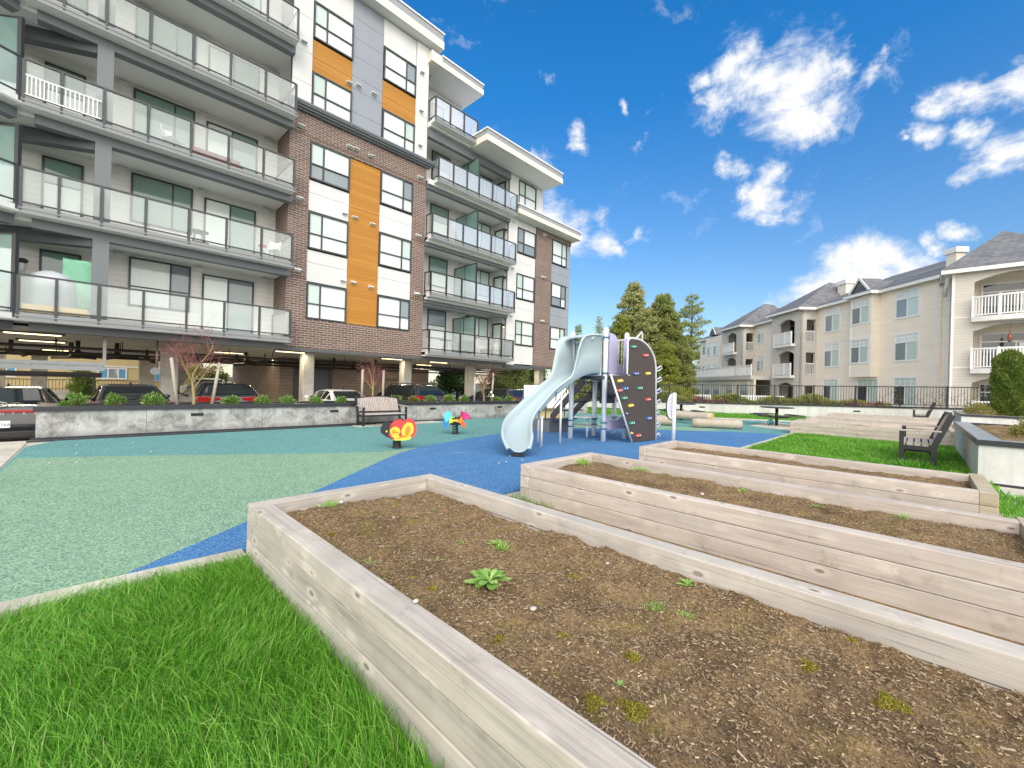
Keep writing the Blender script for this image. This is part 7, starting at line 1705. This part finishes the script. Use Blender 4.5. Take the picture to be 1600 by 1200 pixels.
def chair(label, x, y, z, mat, rz=0, legs=M_STAKE):
    t = thing('balcony_chair', label, 'chair', (x,y,z), rz, 'chairs on the balconies')
    m = MB(); vs = []
    for i in range(9):
        s_ = i/8; yy = -0.22+0.44*min(1,s_*1.8) if s_ < 0.55 else 0.22+0.12*(s_-0.55)/0.45; zz = 0.44 if s_ < 0.55 else 0.44+0.42*(s_-0.55)/0.45
        for j in range(7): xx = -0.24+0.08*j; vs.append((xx*(1-0.15*s_), yy-0.10*(xx/0.24)**2*(1 if s_ > .5 else 0), zz+0.06*(xx/0.24)**2*(1-s_*0.4)))
    m.add(vs, [(i*7+j,i*7+j+1,(i+1)*7+j+1,(i+1)*7+j) for i in range(8) for j in range(6)], 0, True); o = m.build('seat', mat, t, False); so = o.modifiers.new('thickness','SOLIDIFY'); so.thickness = 0.02
    for sx in (-1,1):
        for sy in (-1,1): m = MB(); m.tube([(sx*0.14,sy*0.14,0.44),(sx*0.22,sy*0.22,0)], 0.014, 6); m.build('leg', legs, t, False)
M_CREAM = simple('white shell seat', (0.72,0.71,0.68), 0.45, var=0.04); M_REDB = simple('dark red cushion', lin((120,54,50)), 0.7)
chair('white shell chair on the bottom balcony of the middle bay', 16.95, 17.85, 2.96, M_CREAM, R(-60)); chair('patterned chair beside the privacy screen on the bottom middle balcony', 15.6, 18.0, 2.96, simple('pale cushion', lin((196,196,176)), 0.8, var=0.3, scale=14), R(20))
chair('white shell chair at the right end of the second balcony', 5.05, 17.9, 5.84, M_CREAM, R(-40)); chair('white chair on the top corner balcony', 13.9, 17.95, 14.49, M_CREAM, R(200), M_STEEL); chair('white chair at the left of the dark sofa on the third balcony', 2.0, 17.9, 8.72, M_CREAM, R(40))
bx('sofa', M_REDB, 'dark red outdoor sofa on the third balcony of the left part', 'sofa', (2.5,4.0,17.75,18.3,8.72,9.05), (2.5,4.0,18.2,18.32,9.051,9.4), group='balcony furniture', bevel=0.03)
def btable(label, x, y, z, r=0.3, hgt=0.7):
    t = thing('balcony_table', label, 'table', (x,y,z), 0, 'tables on the balconies'); m = MB(); m.tube([(0,0,hgt-0.02),(0,0,hgt)], r, 20); m.build('table_top', M_DECK, t, False)
    for k in range(4): a = PI/4+PI/2*k; m = MB(); m.tube([(0.12*math.cos(a),0.12*math.sin(a),hgt-0.02),(r*0.8*math.cos(a),r*0.8*math.sin(a),0)], 0.012, 6); m.build('leg', M_BLACK, t, False)
btable('dark bistro table on the bottom balcony of the middle bay', 13.5, 17.95, 2.96, 0.42); btable('small pale table on the second balcony of the left part', 2.75, 17.9, 5.84, 0.3, 0.55)
bx('crate', simple('red bin', lin((206,70,58)), 0.5), 'red topped bin at the right end of the second balcony', 'bin', (4.55,4.78,17.6,17.85,6.25,6.37)); bx('storage_box', M_WHITE, 'white box below the red bin on the second balcony', 'box', (4.5,4.83,17.57,17.88,5.84,6.245))
bx('storage_box', M_DECK, 'dark box on the floor of the second balcony', 'box', (2.6,3.0,17.55,17.85,5.84,5.98), bevel=0.01)
bx('storage_bin', simple('teal storage bin', lin((96,124,122)), 0.5), 'grey teal storage bin beside the privacy screen on the bottom middle balcony', 'bin', (14.25,14.75,17.7,18.15,2.96,3.75), bevel=0.03)
t = thing('wall_lamp', 'black wall lantern beside the door of the lowest left balcony', 'lamp', (-1.25,19.4,4.6)); m = MB(); m.tube([(-1.25,19.45,4.72),(-1.25,19.25,4.78)],0.03,8); m.ball((-1.25,19.25,4.72),0.12,(1,1,0.7),12,7); m.build('bracket', M_BLACK, t); m = MB(); m.tube([(-1.25,19.25,4.42),(-1.25,19.25,4.68)],0.06,10); m.build('glass', M_CREAM, t)
for k in range(3):
    z = FLOORS[k]+1.95; t = thing('wall_lamp', ('black wall lamp by the side door of the bottom middle balcony','black wall lamp by the side door of the second middle balcony','black wall lamp by the side door of the third middle balcony')[k], 'lamp', (17.85,18.15,z), 0, 'wall lamps of the middle bay'); m = MB(); m.box(17.78,17.868,18.10,18.2,z,z+0.16); m.build('housing', M_BLACK, t)
    m = MB(); m.box(17.79,17.86,18.11,18.19,z-0.03,z-0.001); m.build('lens', M_TUBE if k == 0 else M_CREAM, t)
